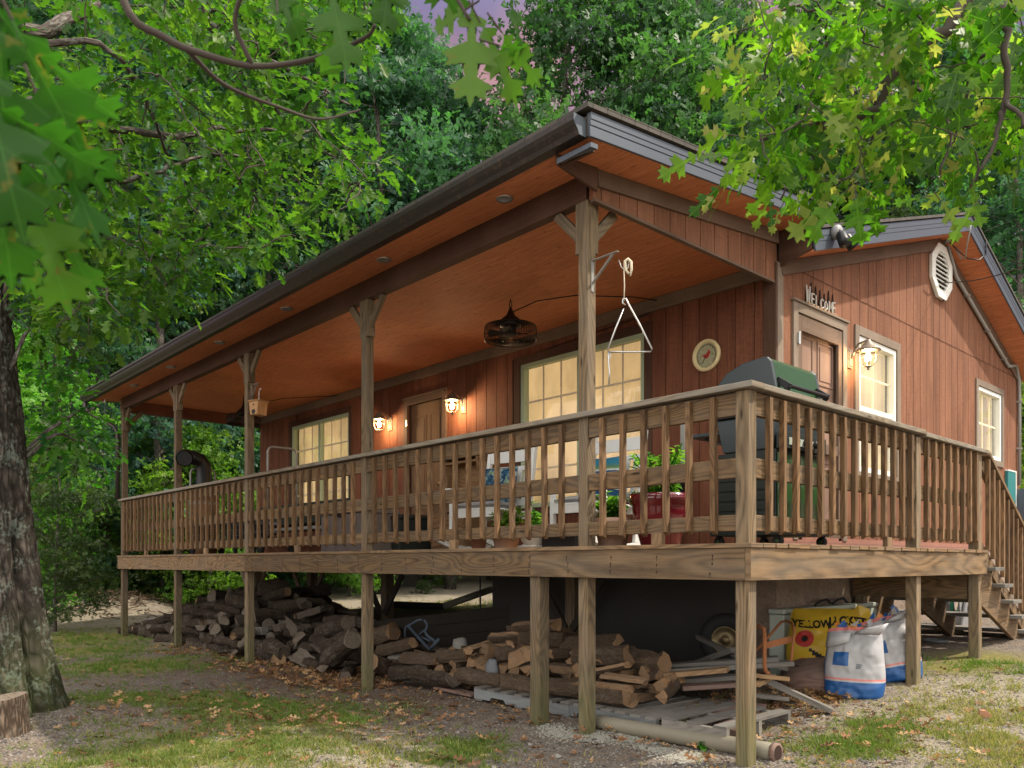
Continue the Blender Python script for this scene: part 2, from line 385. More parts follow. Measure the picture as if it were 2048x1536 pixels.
def brick():
    g = NT('painted brick course'); p = g.pos(); q = g.n('SeparateXYZ', {0: p})
    v = g.n('CombineXYZ', {0: q.outputs[1], 1: q.outputs[2]}).outputs[0]
    b = g.n('TexBrick', {'Vector': v, 'Scale': 1., 'Color1': (.25, .105, .075), 'Color2': (.30, .13, .09), 'Mortar': (.16, .09, .07), 'Mortar Size': .006, 'Brick Width': .2, 'Row Height': .075}).outputs[0]
    n = g.noise(p, 40, 4); g.bsdf(color=g.mix(g.math('MULTIPLY', n, .4), b, (.2, .08, .06)), rough=.85, normal=g.bump(n, .4, .004)); return g.m
M['brick'] = brick()
def parge():
    g = NT('parged foundation'); p = g.pos(); n = g.noise(p, 9, 6, .7); n2 = g.noise(p, 1.2, 3)
    v = g.n('TexVoronoi', {'Vector': p, 'Scale': 14.}, feature='DISTANCE_TO_EDGE').outputs['Distance']
    c = g.ramp(n, (.3, (.21, .15, .115)), (.7, (.36, .275, .21)))
    c = g.mix(g.ramp(n2, (.4, (0,)*3), (.7, (.45,)*3)), c, (.17, .125, .10))
    c = g.mix(g.ramp(v, (.01, (.55,)*3), (.05, (0,)*3)), c, (.14, .10, .08))
    g.bsdf(color=c, rough=.95, normal=g.bump(g.math('ADD', n, g.math('MULTIPLY', v, .6)), .8, .012)); return g.m
M['parge'] = parge()
M['block'] = plain('shaded block wall', (.045, .042, .04), .9, nz=.3, sc=14, bump=.4)  # shade under the deck put into the wall's dark colour
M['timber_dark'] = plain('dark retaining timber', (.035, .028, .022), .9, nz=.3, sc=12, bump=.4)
def pane(name):
    g = NT(name); a = g.n('BsdfTransparent', {'Color': (.93, .94, .92, 1)}); b = g.n('BsdfGlossy', {'Roughness': .015})
    nz = g.noise(g.pos(), 2.2, 2); bp = g.bump(nz, .06, .02); g.t.links.new(bp, b.inputs['Normal'])
    f = g.n('Fresnel', {'IOR': 1.55}).outputs[0]; mx = g.n('MixShader', {0: g.math('MULTIPLY', g.math('MULTIPLY', f, 2.3, clamp=True), g.math('SUBTRACT', 1., g.n('NewGeometry').outputs['Backfacing'])), 1: a.outputs[0], 2: b.outputs[0]}); g.t.links.new(mx.outputs[0], g.out.inputs[0]); return g.m
def curtain(name, col, e, st):
    """drawn fabric blind with the room's lamp light coming through it"""
    g = NT(name); p = g.obj(); n = g.noise(g.vec(p, (1, 1, .6)), 1.6, 3); w = g.noise(g.vec(p, (2, 2, 90)), 1, 3)
    k = g.math('ADD', g.math('MULTIPLY', g.n('MapRange', {0: n, 1: .3, 2: .7, 3: .35, 4: 1.0}).outputs[0], .95), g.math('MULTIPLY', w, .2))
    g.bsdf(color=g.mix(w, col, tuple(q*.8 for q in col)), rough=.9, ecol=(*e, 1), estr=g.math('MULTIPLY', k, st)); return g.m
M['pane'] = pane('window glass')
M['curtain'] = curtain('lit curtain', (.34, .22, .12), (1.0, .66, .31), .46)
M['curtain_bright'] = curtain('bright lit curtain', (.45, .36, .24), (1.0, .77, .42), .66)
M['vinyl'] = plain('white vinyl frame', (.74, .75, .72), .4, nz=.06)
M['vinyl_reflected_green'] = plain('white vinyl frame reflecting green', (.42, .52, .36), .4, nz=.06)  # white vinyl with its green reflection put into the base colour
M['muntin'] = plain('cream muntin', (.78, .66, .48), .4, nz=.06)
M['door'] = siding('brown panelled door', (.20, .122, .092), (.25, .155, .12), .15)
M['door_porch'] = siding('porch door', (.15, .085, .048), (.22, .135, .075), .2)
M['screen'] = plain('storm door glass', (.10, .115, .14), .12, nz=.1, spec=.6)
M['steel'] = plain('galvanised steel', (.50, .50, .50), .35, .85, nz=.2, sc=40)
M['steel_grey'] = plain('grey painted pipe', (.27, .265, .25), .5, .1, nz=.2, sc=12)
M['black'] = plain('black metal', (.012, .012, .014), .42, .3, nz=.2)
M['bronze'] = plain('dark bronze', (.028, .021, .018), .4, .5, nz=.3)
M['rubber'] = plain('black rubber', (.016, .016, .018), .8, nz=.2, bump=.2)
M['rust'] = plain('rusted steel', (.30, .115, .045), .85, .15, nz=.6, sc=50, bump=.5)
M['brass'] = plain('aged brass', (.22, .17, .09), .45, .7, nz=.3)
M['lamp_metal'] = plain('taupe lantern metal', (.22, .185, .15), .45, .3, nz=.2)
def emis(name, c, s):
    g = NT(name); e = g.n('Emission', {'Color': (*c, 1), 'Strength': s}); g.t.links.new(e.outputs[0], g.out.inputs[0]); return g.m
M['bulb'] = emis('lit bulb', (1.0, .72, .36), 42)
def glass():
    g = NT('lantern glass'); a = g.n('BsdfTransparent', {'Color': (1, .96, .88, 1)}); b = g.n('BsdfGlossy', {'Roughness': .05})
    f = g.n('Fresnel', {'IOR': 1.4}).outputs[0]
    mx = g.n('MixShader', {0: g.math('MULTIPLY', f, g.math('SUBTRACT', 1., g.n('NewGeometry').outputs['Backfacing'])), 1: a.outputs[0], 2: b.outputs[0]}); g.t.links.new(mx.outputs[0], g.out.inputs[0]); return g.m
M['glass'] = glass()
M['grill_green'] = plain('green enamel', (.020, .070, .019), .3, nz=.15, sc=20, spec=.5, coat=.5)
M['grill_dark'] = plain('dark green grey cast lid', (.040, .052, .058), .38, nz=.15, sc=20)
M['grill_body'] = plain('black grill cabinet', (.020, .026, .024), .5, nz=.2)
M['terracotta'] = plain('terracotta', (.44, .215, .13), .85, nz=.2, sc=20)
M['terracotta_pale'] = plain('pale terracotta', (.52, .33, .25), .85, nz=.2, sc=20)
M['ceramic_white'] = plain('white glazed pot', (.55, .52, .48), .35, nz=.15)
M['ceramic_red'] = plain('red glazed pot', (.115, .006, .012), .12, nz=.12, spec=.6, coat=.6)
M['soil'] = plain('potting soil', (.035, .024, .016), .95, bump=.6, nz=.4)
M['cushion_grey'] = plain('grey seat cushion', (.30, .295, .30), .95, nz=.12, bump=.2, sc=60)
M['cushion_blue'] = plain('slate blue cushion', (.095, .125, .17), .95, nz=.2, bump=.2, sc=60)
def floral():
    g = NT('blue floral fabric'); p = g.obj()
    v = g.n('TexVoronoi', {'Vector': p, 'Scale': 9.}); d = v.outputs['Distance']; n = g.noise(p, 12, 4, .6, 1.2)
    c = g.ramp(n, (.36, (.008, .025, .07)), (.5, (.018, .09, .17)), (.60, (.30, .38, .36)), (.68, (.10, .20, .05)))
    c = g.mix(g.ramp(d, (.18, (1,)*3), (.26, (0,)*3)), c, (.30, .36, .36)); g.bsdf(color=c, rough=.95); return g.m
M['floral'] = floral()
def stripes():
    g = NT('striped fabric'); u = g.n('SeparateXYZ', {0: g.obj()}).outputs[1]
    s_ = g.math('FRACT', g.math('MULTIPLY', u, 5.5))
    c = g.ramp(s_, (0, (.025, .12, .24)), (.3, (.012, .05, .14)), (.31, (.55, .6, .6)), (.45, (.10, .19, .07)), (.7, (.02, .16, .26)))
    [setattr(q, 'interpolation', 'CONSTANT') for q in []]; g.bsdf(color=c, rough=.95); return g.m
M['stripes'] = stripes()
M['taupe_plastic'] = plain('taupe plastic', (.175, .145, .135), .5, nz=.12)
M['mesh_black'] = plain('black wire mesh', (.014, .015, .017), .6)
M['duct'] = plain('black stove pipe', (.022, .022, .025), .4, .4, nz=.3, sc=12)
M['barrel'] = plain('tan keg', (.26, .15, .08), .7, nz=.4, sc=10)
M['yellow'] = plain('printed yellow film', (.50, .325, .025), .38, nz=.3, sc=12)
M['ink'] = plain('black ink', (.012, .010, .010), .5, nz=.05)
M['ink_red'] = plain('red ink', (.38, .030, .022), .5, nz=.1)
M['ink_orange'] = plain('orange ink', (.55, .20, .03), .5, nz=.1)
M['sack_white'] = plain('white woven sack', (.38, .375, .395), .42, nz=.45, sc=12)
M['sack_blue'] = plain('blue print', (.015, .085, .27), .4, nz=.3, sc=18)
M['sack_pink'] = plain('red line print', (.60, .19, .17), .5, nz=.1)
M['white_plastic'] = plain('white plastic', (.40, .44, .39), .45, nz=.15)
M['green_hose'] = plain('green hose', (.02, .17, .10), .4, nz=.1)
M['grey_plastic'] = plain('grey plastic', (.25, .25, .26), .5, nz=.1)
M['teal'] = plain('teal panel', (.02, .16, .17), .5, nz=.1)
M['dial'] = None
def dial():
    g = NT('painted dial'); p = g.obj(); q = g.n('SeparateXYZ', {0: p})
    n = g.noise(p, 22, 4); c = g.ramp(n, (.35, (.30, .30, .17)), (.55, (.42, .40, .28)), (.7, (.20, .25, .08)))
    g.bsdf(color=c, rough=.35, coat=.4); return g.m
M['dial'] = dial()
M['cream'] = plain('cream rim', (.68, .56, .32), .45, nz=.1)
M['rope'] = plain('pale rope', (.62, .55, .42), .9, nz=.2, sc=60)
M['concrete'] = plain('crushed stone', (.26, .25, .215), .95, nz=.3, sc=30, bump=.6)
M['rock'] = plain('pale rock', (.23, .22, .205), .9, nz=.4, sc=9, bump=.8)
M['slate'] = plain('blue grey stone', (.13, .14, .155), .85, nz=.3, sc=12, bump=.4)
M['pvc'] = plain('weathered drain pipe', (.185, .165, .125), .6, nz=.35, sc=12, bump=.15)
M['bark_oak'] = barkmat('oak bark', (.036, .030, .025), (.105, .088, .076), (.14, .165, .14), .7, moss=1.0)
M['bark_far'] = barkmat('forest bark', (.085, .070, .062), (.22, .19, .165), (.24, .26, .235), .4)
M['bark_log'] = barkmat('log bark', (.062,.044,.032), (.185,.135,.10), (.20,.19,.16), .4)
M['bark_log_light'] = barkmat('split log bark', (.13, .090, .062), (.33, .235, .16), (.26, .23, .19), .3)
M['twig'] = plain('twig bark', (.060, .047, .040), .9, nz=.3, sc=20, bump=.3)
def cutmat(name, a, b):
    g = NT(name); p = g.obj(); q = g.n('SeparateXYZ', {0: p})
    r = g.math('SQRT', g.math('ADD', g.math('POWER', q.outputs[1], 2.), g.math('POWER', q.outputs[2], 2.)))
    n = g.noise(p, 30, 5, .65); w = g.math('SINE', g.math('ADD', g.math('MULTIPLY', r, 420.), g.math('MULTIPLY', n, 6.)))
    st = g.noise(g.vec(p, (3, 60, 60)), 1.2, 5, .6)
    f = g.math('ADD', g.math('MULTIPLY', w, .16), st); c = g.ramp(f, (.25, a), (.75, b))
    ck = g.n('TexVoronoi', {'Vector': g.vec(p, (1, 9, 14)), 'Scale': 1.6}, feature='DISTANCE_TO_EDGE').outputs['Distance']; c = g.mix(g.ramp(ck, (.015, (.85,)*3), (.05, (0,)*3)), c, tuple(k*.3 for k in a))
    gy = g.noise(p, 5, 3); c = g.mix(g.ramp(gy, (.45, (0,)*3), (.65, (.6,)*3)), c, (.16, .13, .105))
    rn = g.rnd(); c = g.n('HueSaturation', {'Color': c, 'Value': g.n('MapRange', {0: rn, 1: 0., 2: 1., 3: .62, 4: 1.2}).outputs[0]}).outputs[0]
    g.bsdf(color=c, rough=.85, normal=g.bump(f, .5, .006)); return g.m
M['cut'] = cutmat('sawn log end', (.17, .085, .036), (.40, .24, .115))
M['cut_grey'] = cutmat('weathered log end', (.062,.044,.031), (.165,.125,.092))
M['split'] = cutmat('split log face', (.19, .10, .046), (.42, .27, .145))
M['leaf_near'] = leafmat('near oak leaf', [(.020, .075, .010), (.050, .145, .016), (.115, .22, .028)], .5, .42, .05, .35, brown=(.16, .13, .03), veins=True)
M['leaf_right'] = leafmat('right oak leaf', [(.026, .090, .008), (.072, .185, .014), (.165, .295, .028), (.36, .31, .13)], .64, .42, .05, .35, veins=True)
M['leaf_left'] = leafmat('left oak leaf', [(.018, .070, .012), (.050, .140, .018), (.118, .230, .030)], .55, .45, .05)
M['leaf_far'] = leafmat('broadleaf foliage', [(.024, .068, .032), (.050, .122, .046), (.098, .190, .062)], .45, .5, .22)  # this and the next one lightened towards teal to imitate distance haze
M['leaf_teal'] = leafmat('blue green foliage', [(.024, .072, .046), (.046, .118, .068), (.082, .170, .082)], .45, .5, .2)
M['leaf_lime'] = leafmat('yellow green foliage', [(.070, .155, .020), (.14, .25, .032), (.23, .33, .045)], .5, .5, .15)
M['needle'] = leafmat('pine needles', [(.015, .060, .034), (.030, .098, .050), (.052, .135, .062)], .25, .6, .15)
M['plant'] = leafmat('pot plant leaf', [(.055, .17, .020), (.11, .27, .03), (.22, .36, .07)], .5, .4, .1)
M['grass'] = leafmat('grass blades', [(.32, .26, .12), (.17, .19, .045), (.085, .15, .022), (.10, .19, .02)], .35, .6, .05)
M['litter'] = leafmat('dead leaves', [(.085, .046, .026), (.20, .10, .048), (.36, .19, .085), (.50, .34, .18)], .15, .8, .05)
M['pebble'] = leafmat('gravel', [(.06, .055, .055), (.15, .135, .125), (.30, .27, .24)], 0, .85, .05)
def groundmat():
    g = NT('yard ground'); p = g.pos()
    mk = g.n('Attribute', attribute_name='zones').outputs['Color']; s_ = g.n('SeparateColor', {0: mk})
    n1 = g.noise(p, 3.2, 5, .6); n2 = g.noise(p, 18, 6, .7); n3 = g.noise(p, 90, 4, .7)
    v = g.n('TexVoronoi', {'Vector': p, 'Scale': 70., 'Randomness': 1.}); vc = g.n('SeparateColor', {0: v.outputs['Color']}).outputs[0]
    grav = g.mix(vc, (.10, .087, .078), (.37, .325, .28))
    grav = g.mix(g.ramp(v.outputs['Distance'], (.3, (0,)*3), (.6, (.7,)*3)), grav, (.055, .046, .042))
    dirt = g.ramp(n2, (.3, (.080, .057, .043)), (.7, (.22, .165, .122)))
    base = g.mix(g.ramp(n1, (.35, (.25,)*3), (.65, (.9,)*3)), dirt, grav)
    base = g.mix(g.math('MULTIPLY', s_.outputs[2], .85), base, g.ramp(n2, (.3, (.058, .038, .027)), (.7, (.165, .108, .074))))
    dry = g.ramp(g.math('ADD', g.math('MULTIPLY', n3, .5), g.math('MULTIPLY', n2, .5)), (.35, (.14, .118, .09)), (.65, (.33, .285, .22)))
    moss = g.ramp(g.math('ADD', g.math('MULTIPLY', n3, .6), g.math('MULTIPLY', n2, .4)), (.35, (.085, .075, .025)), (.65, (.23, .21, .065)))
    def brk(sock, lo, hi): return g.n('MapRange', {0: g.math('ADD', sock, g.math('MULTIPLY', g.math('SUBTRACT', g.math('ADD', g.math('MULTIPLY', n1, .5), g.math('MULTIPLY', n2, .5)), .5), 1.6)), 1: lo, 2: hi, 3: 0., 4: 1.}).outputs[0]
    c = g.mix(brk(s_.outputs[1], .25, .75), base, dry)
    c = g.mix(brk(s_.outputs[0], .34, .85), c, moss)
    h = g.math('ADD', g.math('MULTIPLY', v.outputs['Distance'], -.5), n2)
    g.bsdf(color=c, rough=.95, spec=.15, normal=g.bump(h, .8, .02)); return g.m
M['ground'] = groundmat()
# ------------------------------------------------------------------ terrain
def sst(a, b, t):
    t = min(1, max(0, (t-a)/(b-a))); return t*t*(3-2*t)
def gz(x, y):
    right = sst(-2.6, -1.0, x)
    z0 = -1.37 + .03*sst(-6, -3, x)*0 - .03*sst(-10, -12.5, x)*0
    zr = -1.335 + .085*max(0, y) - .0016*max(0, y-6)**2 if y < 25 else -.3
    zl = z0 + (.14+.27*sst(-12.5, -9, x))*sst(2.75, 3.35, y) + .033*max(0, min(y, 18)-1.2)
    z = zl*(1-right)+zr*right
    z += .05*sst(-13, -22, x)*3
    r = math.hypot(x+3, y-2)
    if y > -1.5 or x < -12: z += .11*max(0, r-19) + .0016*max(0, r-19)**1.6
    z += .55*math.exp(-((x+16.2)**2+(y-1.0)**2)/1.8)          # the brush mound by the wood's edge
    z += .10*math.exp(-((x+4.7)**2+(y+2.6)**2)/.5)
    n = noise.noise(Vector((x*.55, y*.55, 0)))*.035 + noise.noise(Vector((x*2.3, y*2.3, 5)))*.012
    if math.hypot(x+3, y) < 18: z += n + noise.noise(Vector((x*9, y*9, 2)))*.006
    else: z += n*4
    return z
P_ = lambda u, v: at(u, v, z=-1.37)
MOSS = [(P_(150, 1300), 1.3), (P_(260, 1330), 1.0), (P_(180, 1275), 1.6), (P_(500, 1420), .75), (P_(380, 1400), .55), (P_(640, 1440), .55), (P_(330, 1500), .6), (P_(480, 1500), .6), (P_(230, 1400), .6),
        (at(1900, 1360, z=-1.15), .5), (at(1750, 1480, z=-1.3), .35), (at(1960, 1340, z=-1.1), .6), (at(1700, 1500, z=-1.3), .3), (P_(930, 1500), .28), (P_(900, 1520), .3)]
DRY = [(P_(420, 1510), 1.0), (at(1950, 1480, z=-1.25), 1.0), (at(1800, 1450, z=-1.25), .6), (at(2000, 1400, z=-1.15), .9), (P_(220, 1255), 1.6), (P_(120, 1240), 2.2), (P_(800, 1520), .5), (P_(650, 1490), .6)]
SHADED_SOIL = [(P_(600, 1360), 1.1), (P_(420, 1330), 1.2), (P_(830, 1400), .8), (P_(700, 1390), .8)]  # dark soil before the deck, the roof's shadow put into its colour
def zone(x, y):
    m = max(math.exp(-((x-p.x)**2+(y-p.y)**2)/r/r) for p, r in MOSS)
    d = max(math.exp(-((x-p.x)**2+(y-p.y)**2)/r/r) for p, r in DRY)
    k = max(math.exp(-((x-p.x)**2+(y-p.y)**2)/r/r) for p, r in SHADED_SOIL)
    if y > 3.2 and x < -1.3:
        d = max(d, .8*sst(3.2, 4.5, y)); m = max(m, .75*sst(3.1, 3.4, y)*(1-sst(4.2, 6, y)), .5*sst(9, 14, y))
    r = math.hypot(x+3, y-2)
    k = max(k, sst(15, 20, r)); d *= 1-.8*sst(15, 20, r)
    if x > 1: d = max(d, .5)
    return m, d, k
def ground():
    def axis(n, lo, hi, c, k):
        t = np.linspace(-1, 1, n); s_ = np.sinh(t*k)/math.sinh(k)
        return np.where(s_ < 0, c+s_*(c-lo), c+s_*(hi-c))
    X = axis(300, -150, 110, -2.5, 4.4); Y = axis(260, -60, 170, .6, 4.4)
    V = []; Z = []
    for y in Y:
        for x in X:
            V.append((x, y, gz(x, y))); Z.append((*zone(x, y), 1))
    nx = len(X); F = []
    for j in range(len(Y)-1):
        for i in range(nx-1): F += [j*nx+i, j*nx+i+1, (j+1)*nx+i+1, (j+1)*nx+i]
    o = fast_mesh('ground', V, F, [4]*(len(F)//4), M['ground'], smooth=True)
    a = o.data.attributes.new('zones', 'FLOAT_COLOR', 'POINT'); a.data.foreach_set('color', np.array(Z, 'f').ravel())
    tag(o, 'bare gravelly yard with moss and dry grass rising to a wooded slope', 'ground', kind='structure')
ground()

# ------------------------------------------------------------------ house
XL, XG, YF, YB, ZC = -11.94, -1.24, 2.5, 9.65, 2.64
house = empty('house', (-6.6, 6.0, -1.2)); tag(house, 'red brown board clad cabin with a covered porch along its front', 'house')
def zpor(y): return 2.663+.105*y          # underside of the porch roof
YR = 6.45
def zgab(y): return 2.66+.325*(y-2.54) if y < YR else 2.66+.325*(YR-2.54)-.385*(y-YR)
def planks(mb, axis, fixed, a0, a1, z0, z1f, out, openings, pitch=.2032, gap=.009, th=.016, phase=0):
    """vertical grooved boards on a wall; out is the side they face"""
    k = math.floor((a0-phase)/pitch)
    while phase+k*pitch < a1:
        b0, b1 = max(a0, phase+k*pitch+gap/2), min(a1, phase+(k+1)*pitch-gap/2); k += 1
        if b1-b0 < .01: continue
        cuts = sorted({b0, b1, *[c for o in openings for c in o[:2] if b0 < c < b1]})
        for c0, c1 in zip(cuts, cuts[1:]):
            mid = (c0+c1)/2; spans = [(z0, None)]
            ops = sorted([o for o in openings if o[0] <= mid <= o[1]], key=lambda o: o[2])
            zs = z0; segs = []
            for o in ops: segs.append((zs, o[2], o[2])); zs = o[3]
            segs.append((zs, z1f(c0), z1f(c1)))
            for s0, s1, s2 in segs:
                if min(s1, s2)-s0 < .01: continue
                ou, ov = random.random()*20, random.random()*20
                if axis == 'x': q = [(c0, fixed, s0), (c1, fixed, s0), (c1, fixed, s2), (c0, fixed, s1)]; n = Vector((0, out*th, 0))
                else: q = [(fixed, c0, s0), (fixed, c1, s0), (fixed, c1, s2), (fixed, c0, s1)]; n = Vector((out*th, 0, 0))
                fr = [Vector(p)+n for p in q]; w = c1-c0
                if (axis == 'x') == (out > 0): order = [3, 2, 1, 0]
                else: order = [0, 1, 2, 3]
                uvs = [(ou+p.z, ov+(p.x if axis == 'x' else p.y)-c0) for p in fr]
                mb.face([fr[i] for i in order], [uvs[i] for i in order])
                for i, j in ((0, 3), (1, 2)):
                    mb.face([q[i], fr[i], fr[j], q[j]], [(ou, ov), (ou, ov+th), (ou+1, ov+th), (ou+1, ov)])
def backing(mb, axis, fixed, a0, a1, z0, z1f, th, openings, mi=1):
    """solid wall behind the boards, with real openings"""
    cuts = sorted({a0, a1, YR if axis == 'y' and a0 < YR < a1 else a0, *[c for o in openings for c in o[:2]]})
    for c0, c1 in zip(cuts, cuts[1:]):
        if c1-c0 < 1e-6: continue
        mid = (c0+c1)/2; zs = z0; segs = []
        for o in sorted([o for o in openings if o[0] <= mid <= o[1]], key=lambda o: o[2]): segs.append((zs, o[2], o[2])); zs = o[3]
        segs.append((zs, z1f(c0+1e-6), z1f(c1-1e-6)))
        for s0, s1, s2 in segs:
            if max(s1, s2)-s0 < .005: continue
            if axis == 'x': mb.prism([(c0, 0, s0), (c1, 0, s0), (c1, 0, s2), (c0, 0, s1)], (0, fixed, 0), (0, fixed+th, 0), mi)
            else: mb.prism([(0, c0, s0), (0, c1, s0), (0, c1, s2), (0, c0, s1)], (fixed, 0, 0), (fixed-th, 0, 0), mi)
W1 = (-10.64, -8.68, .62, 2.30); DR = (-7.05, -6.22, .02, 2.165); W2 = (-4.65, -2.73, .55, 2.315)
mb = MB(); ops = [W1, DR, W2]
planks(mb, 'x', YF, XL, XG, -.05, lambda x: 2.66, -1, ops, phase=XG); backing(mb, 'x', YF, XL, XG, -.05, lambda x: 2.7, .12, ops)
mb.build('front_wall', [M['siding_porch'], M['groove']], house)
GD = (2.86, 3.78, .10, 2.255); GW = (4.165, 5.125, .85, 2.29); GW2 = (7.80, 8.78, 1.34, 2.30)
mb = MB(); gops = [GD, GW, GW2]
planks(mb, 'y', XG, YF, YB, .13, lambda y: 2.655, 1, gops, phase=2.783); planks(mb, 'y', XG, YF, YB, 2.668, lambda y: max(2.67, zgab(y)+.02), 1, [], phase=2.783)
backing(mb, 'y', XG, YF+.12, YB, .13, lambda y: zgab(y)+.02, .12, gops)
mb.slab(XG-.0, XG+.019, YF+.1, YB, 2.654, 2.660, mi=0)
mb.build('gable_wall', [M['siding'], M['groove']], house)
# an L-shaped plan: a wing kept shallow out of sight so sun reaches the yard, the deep part under the main gable
YW, XW = 4.3, -5.2
mb = MB(); mb.slab(XW, XG-.121, YB-.12, YB, -.05, 2.7); backing(mb, 'y', XW+.12, YF+.12, YB-.12, -.05, lambda y: zgab(y)+.02, .12, [], 0)
mb.slab(XL, XW-.001, YW-.12, YW, -.05, 2.9); mb.prism([(0, YF+.121, -.05), (0, YW-.121, -.05), (0, YW-.121, zpor(YW)), (0, YF+.121, zpor(YF))], (XL, 0, 0), (XL+.12, 0, 0))
mb.build('rear_wall', M['siding'], house)
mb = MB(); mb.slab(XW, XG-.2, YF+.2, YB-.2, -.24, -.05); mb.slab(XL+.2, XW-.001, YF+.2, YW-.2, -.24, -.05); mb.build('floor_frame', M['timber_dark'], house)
mb = MB()
mb.slab(XG-.22, XG+.012, 2.5, YB, -1.7, .055); mb.slab(XW, XW+.2, 2.71, YB, -1.7, -.052); mb.slab(XW+.201, XG-.221, YB-.2, YB, -1.7, -.052); mb.build('foundation', M['parge'], house)
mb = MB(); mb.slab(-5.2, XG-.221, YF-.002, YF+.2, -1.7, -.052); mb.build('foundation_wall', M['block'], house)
mb = MB(); mb.slab(XG-.1, XG+.03, 2.5, YB, .056, .128); mb.build('brick_course', M['brick'], house)
mb = MB(); mb.slab(-5.2, XG, YF-.016, YF-.003, -.05, .06); mb.build('brick_course', M['brick'], house)
# corner boards, frieze bands
mb = MB(); mb.slab(XG-.02, XG+.030, 2.497, 2.60, .13, 2.64); mb.build('corner_board', M['trim_taupe'], house, bevel=.003)
mb = MB(); mb.slab(XG-.10, XG+.029, 2.462, 2.496, -.05, 2.63); mb.build('corner_board', M['trim_dark'], house, bevel=.003)
mb = MB(); mb.slab(XL, XG-.11, YF-.046, YF-.017, 2.505, 2.636); mb.build('ceiling_trim', M['trim_taupe'], house, bevel=.003)
# porch ceiling, soffits
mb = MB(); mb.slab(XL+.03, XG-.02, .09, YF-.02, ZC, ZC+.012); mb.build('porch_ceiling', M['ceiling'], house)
def sheet(name, pts, th, m):
    b = MB(); b.prism(pts, (0, 0, 0), (0, 0, th)); return b.build(name, m, house)
EV, XR, XRL = -.40, -.90, XL-.34
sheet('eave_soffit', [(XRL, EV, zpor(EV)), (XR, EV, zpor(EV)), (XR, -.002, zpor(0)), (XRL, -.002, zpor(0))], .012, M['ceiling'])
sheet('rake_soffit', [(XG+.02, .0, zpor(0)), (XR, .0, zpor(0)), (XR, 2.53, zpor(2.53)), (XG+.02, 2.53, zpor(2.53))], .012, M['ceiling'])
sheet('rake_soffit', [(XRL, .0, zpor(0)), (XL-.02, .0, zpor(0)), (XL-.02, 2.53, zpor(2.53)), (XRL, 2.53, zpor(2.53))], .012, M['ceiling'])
# beam along the front, gable strips at both ends
mb = MB(); mb.slab(XL, XG-.06, 0.002, .088, 2.475, 2.665); mb.build('porch_beam', M['trim_dark'], house, bevel=.004)
for xs, o in ((XG, 1), (XL, -1)):
    mb = MB(); planks(mb, 'y', xs, .0, 2.5, 2.462, lambda y: zpor(y), o, [], phase=.075)
    q = [(0, .0, 2.462), (0, 2.5, 2.462), (0, 2.5, zpor(2.5)), (0, 0, zpor(0))]
    mb.prism(q, (xs, 0, 0), (xs-o*.03, 0, 0), 1)
    mb.slab(xs+o*.002-.02, xs+o*.002+.02, .0, 2.46, 2.440, 2.461, mi=2)
    mb.build('gable_strip', [M['siding'], M['siding_porch'], M['trim']], house)
    b = MB(); b.bar((xs+o*.030, .02, zpor(.02)-.062), (xs+o*.030, 2.5, zpor(2.5)-.062), .022, .118, (0, 0, 1)); b.build('rake_trim', M['trim'], house, bevel=.003)
# boxed returns: eave end under the corner, and where the steeper roof starts
mb = MB(); mb.prism([(-1.20, -.36, 2.55), (-.915, -.36, 2.55), (-.915, -.36, 2.61), (-1.20, -.36, 2.62)], (0, 0, 0), (0, .02, 0))
mb.prism([(0, EV, zpor(EV)), (0, 0, zpor(0)), (0, .0, 2.50), (0, EV, 2.555)], (XG+.03, 0, 0), (XG+.05, 0, 0)); mb.build('eave_return', M['trim_dark'], house)
mb = MB(); mb.prism([(XG+.018, 0, 2.60), (XR-.01, 0, 2.68), (XR-.01, 0, 2.98), (XG+.018, 0, 2.98)], (0, 2.535, 0), (0, 2.56, 0)); mb.build('rake_return', M['trim_dark'], house)
# rake trim board under the main gable
mb = MB()
mb.bar((XG+.030, 2.56, zgab(2.56)-.072), (XG+.030, YR, zgab(YR)-.072), .022, .13); mb.bar((XG+.030, YR, zgab(YR)-.072), (XG+.030, YB, zgab(YB)-.072), .022, .13)
mb.build('rake_trim', M['trim'], house, bevel=.003)
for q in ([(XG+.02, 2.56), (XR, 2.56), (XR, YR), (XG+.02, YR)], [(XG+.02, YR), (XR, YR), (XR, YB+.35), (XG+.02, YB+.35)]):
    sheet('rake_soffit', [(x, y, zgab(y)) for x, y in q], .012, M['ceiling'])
# fascias (aluminium wrapped) and roof
def fascia(name, p0, p1, h, m, drip=True):
    """stepped metal rake fascia"""
    p0, p1 = Vector(p0), Vector(p1); b = MB(); z = Vector((0, 0, 1))
    b.bar(p0+z*(h*.22), p1+z*(h*.22), .020, h*.44); b.bar(p0+z*(h*.57), p1+z*(h*.57), .028, h*.24); b.bar(p0+z*(h*.84), p1+z*(h*.84), .036, h*.30)
    return b.build(name, m, house, bevel=.003)
fascia('rake_fascia', (XR+.01, EV-.02, zpor(EV-.02)-.005), (XR+.01, 2.56, zpor(2.56)-.005), .155, M['alu'])
fascia('rake_fascia', (XRL-.01, EV-.02, zpor(EV-.02)-.005), (XRL-.01, 2.56, zpor(2.56)-.005), .155, M['alu'])
fascia('rake_fascia', (XR+.012, 2.555, zgab(2.555)-.005), (XR+.012, YR, zgab(YR)-.005), .185, M['alu'])
fascia('rake_fascia', (XR+.012, YR, zgab(YR)-.005), (XR+.012, YB+.36, zgab(YB+.36)-.005), .185, M['alu'])
mb = MB(); mb.bar((XRL, EV-.012, zpor(EV)+.065), (XR-.002, EV-.012, zpor(EV)+.065), .022, .135); mb.build('eave_fascia', M['alu_dark'], house, bevel=.003)
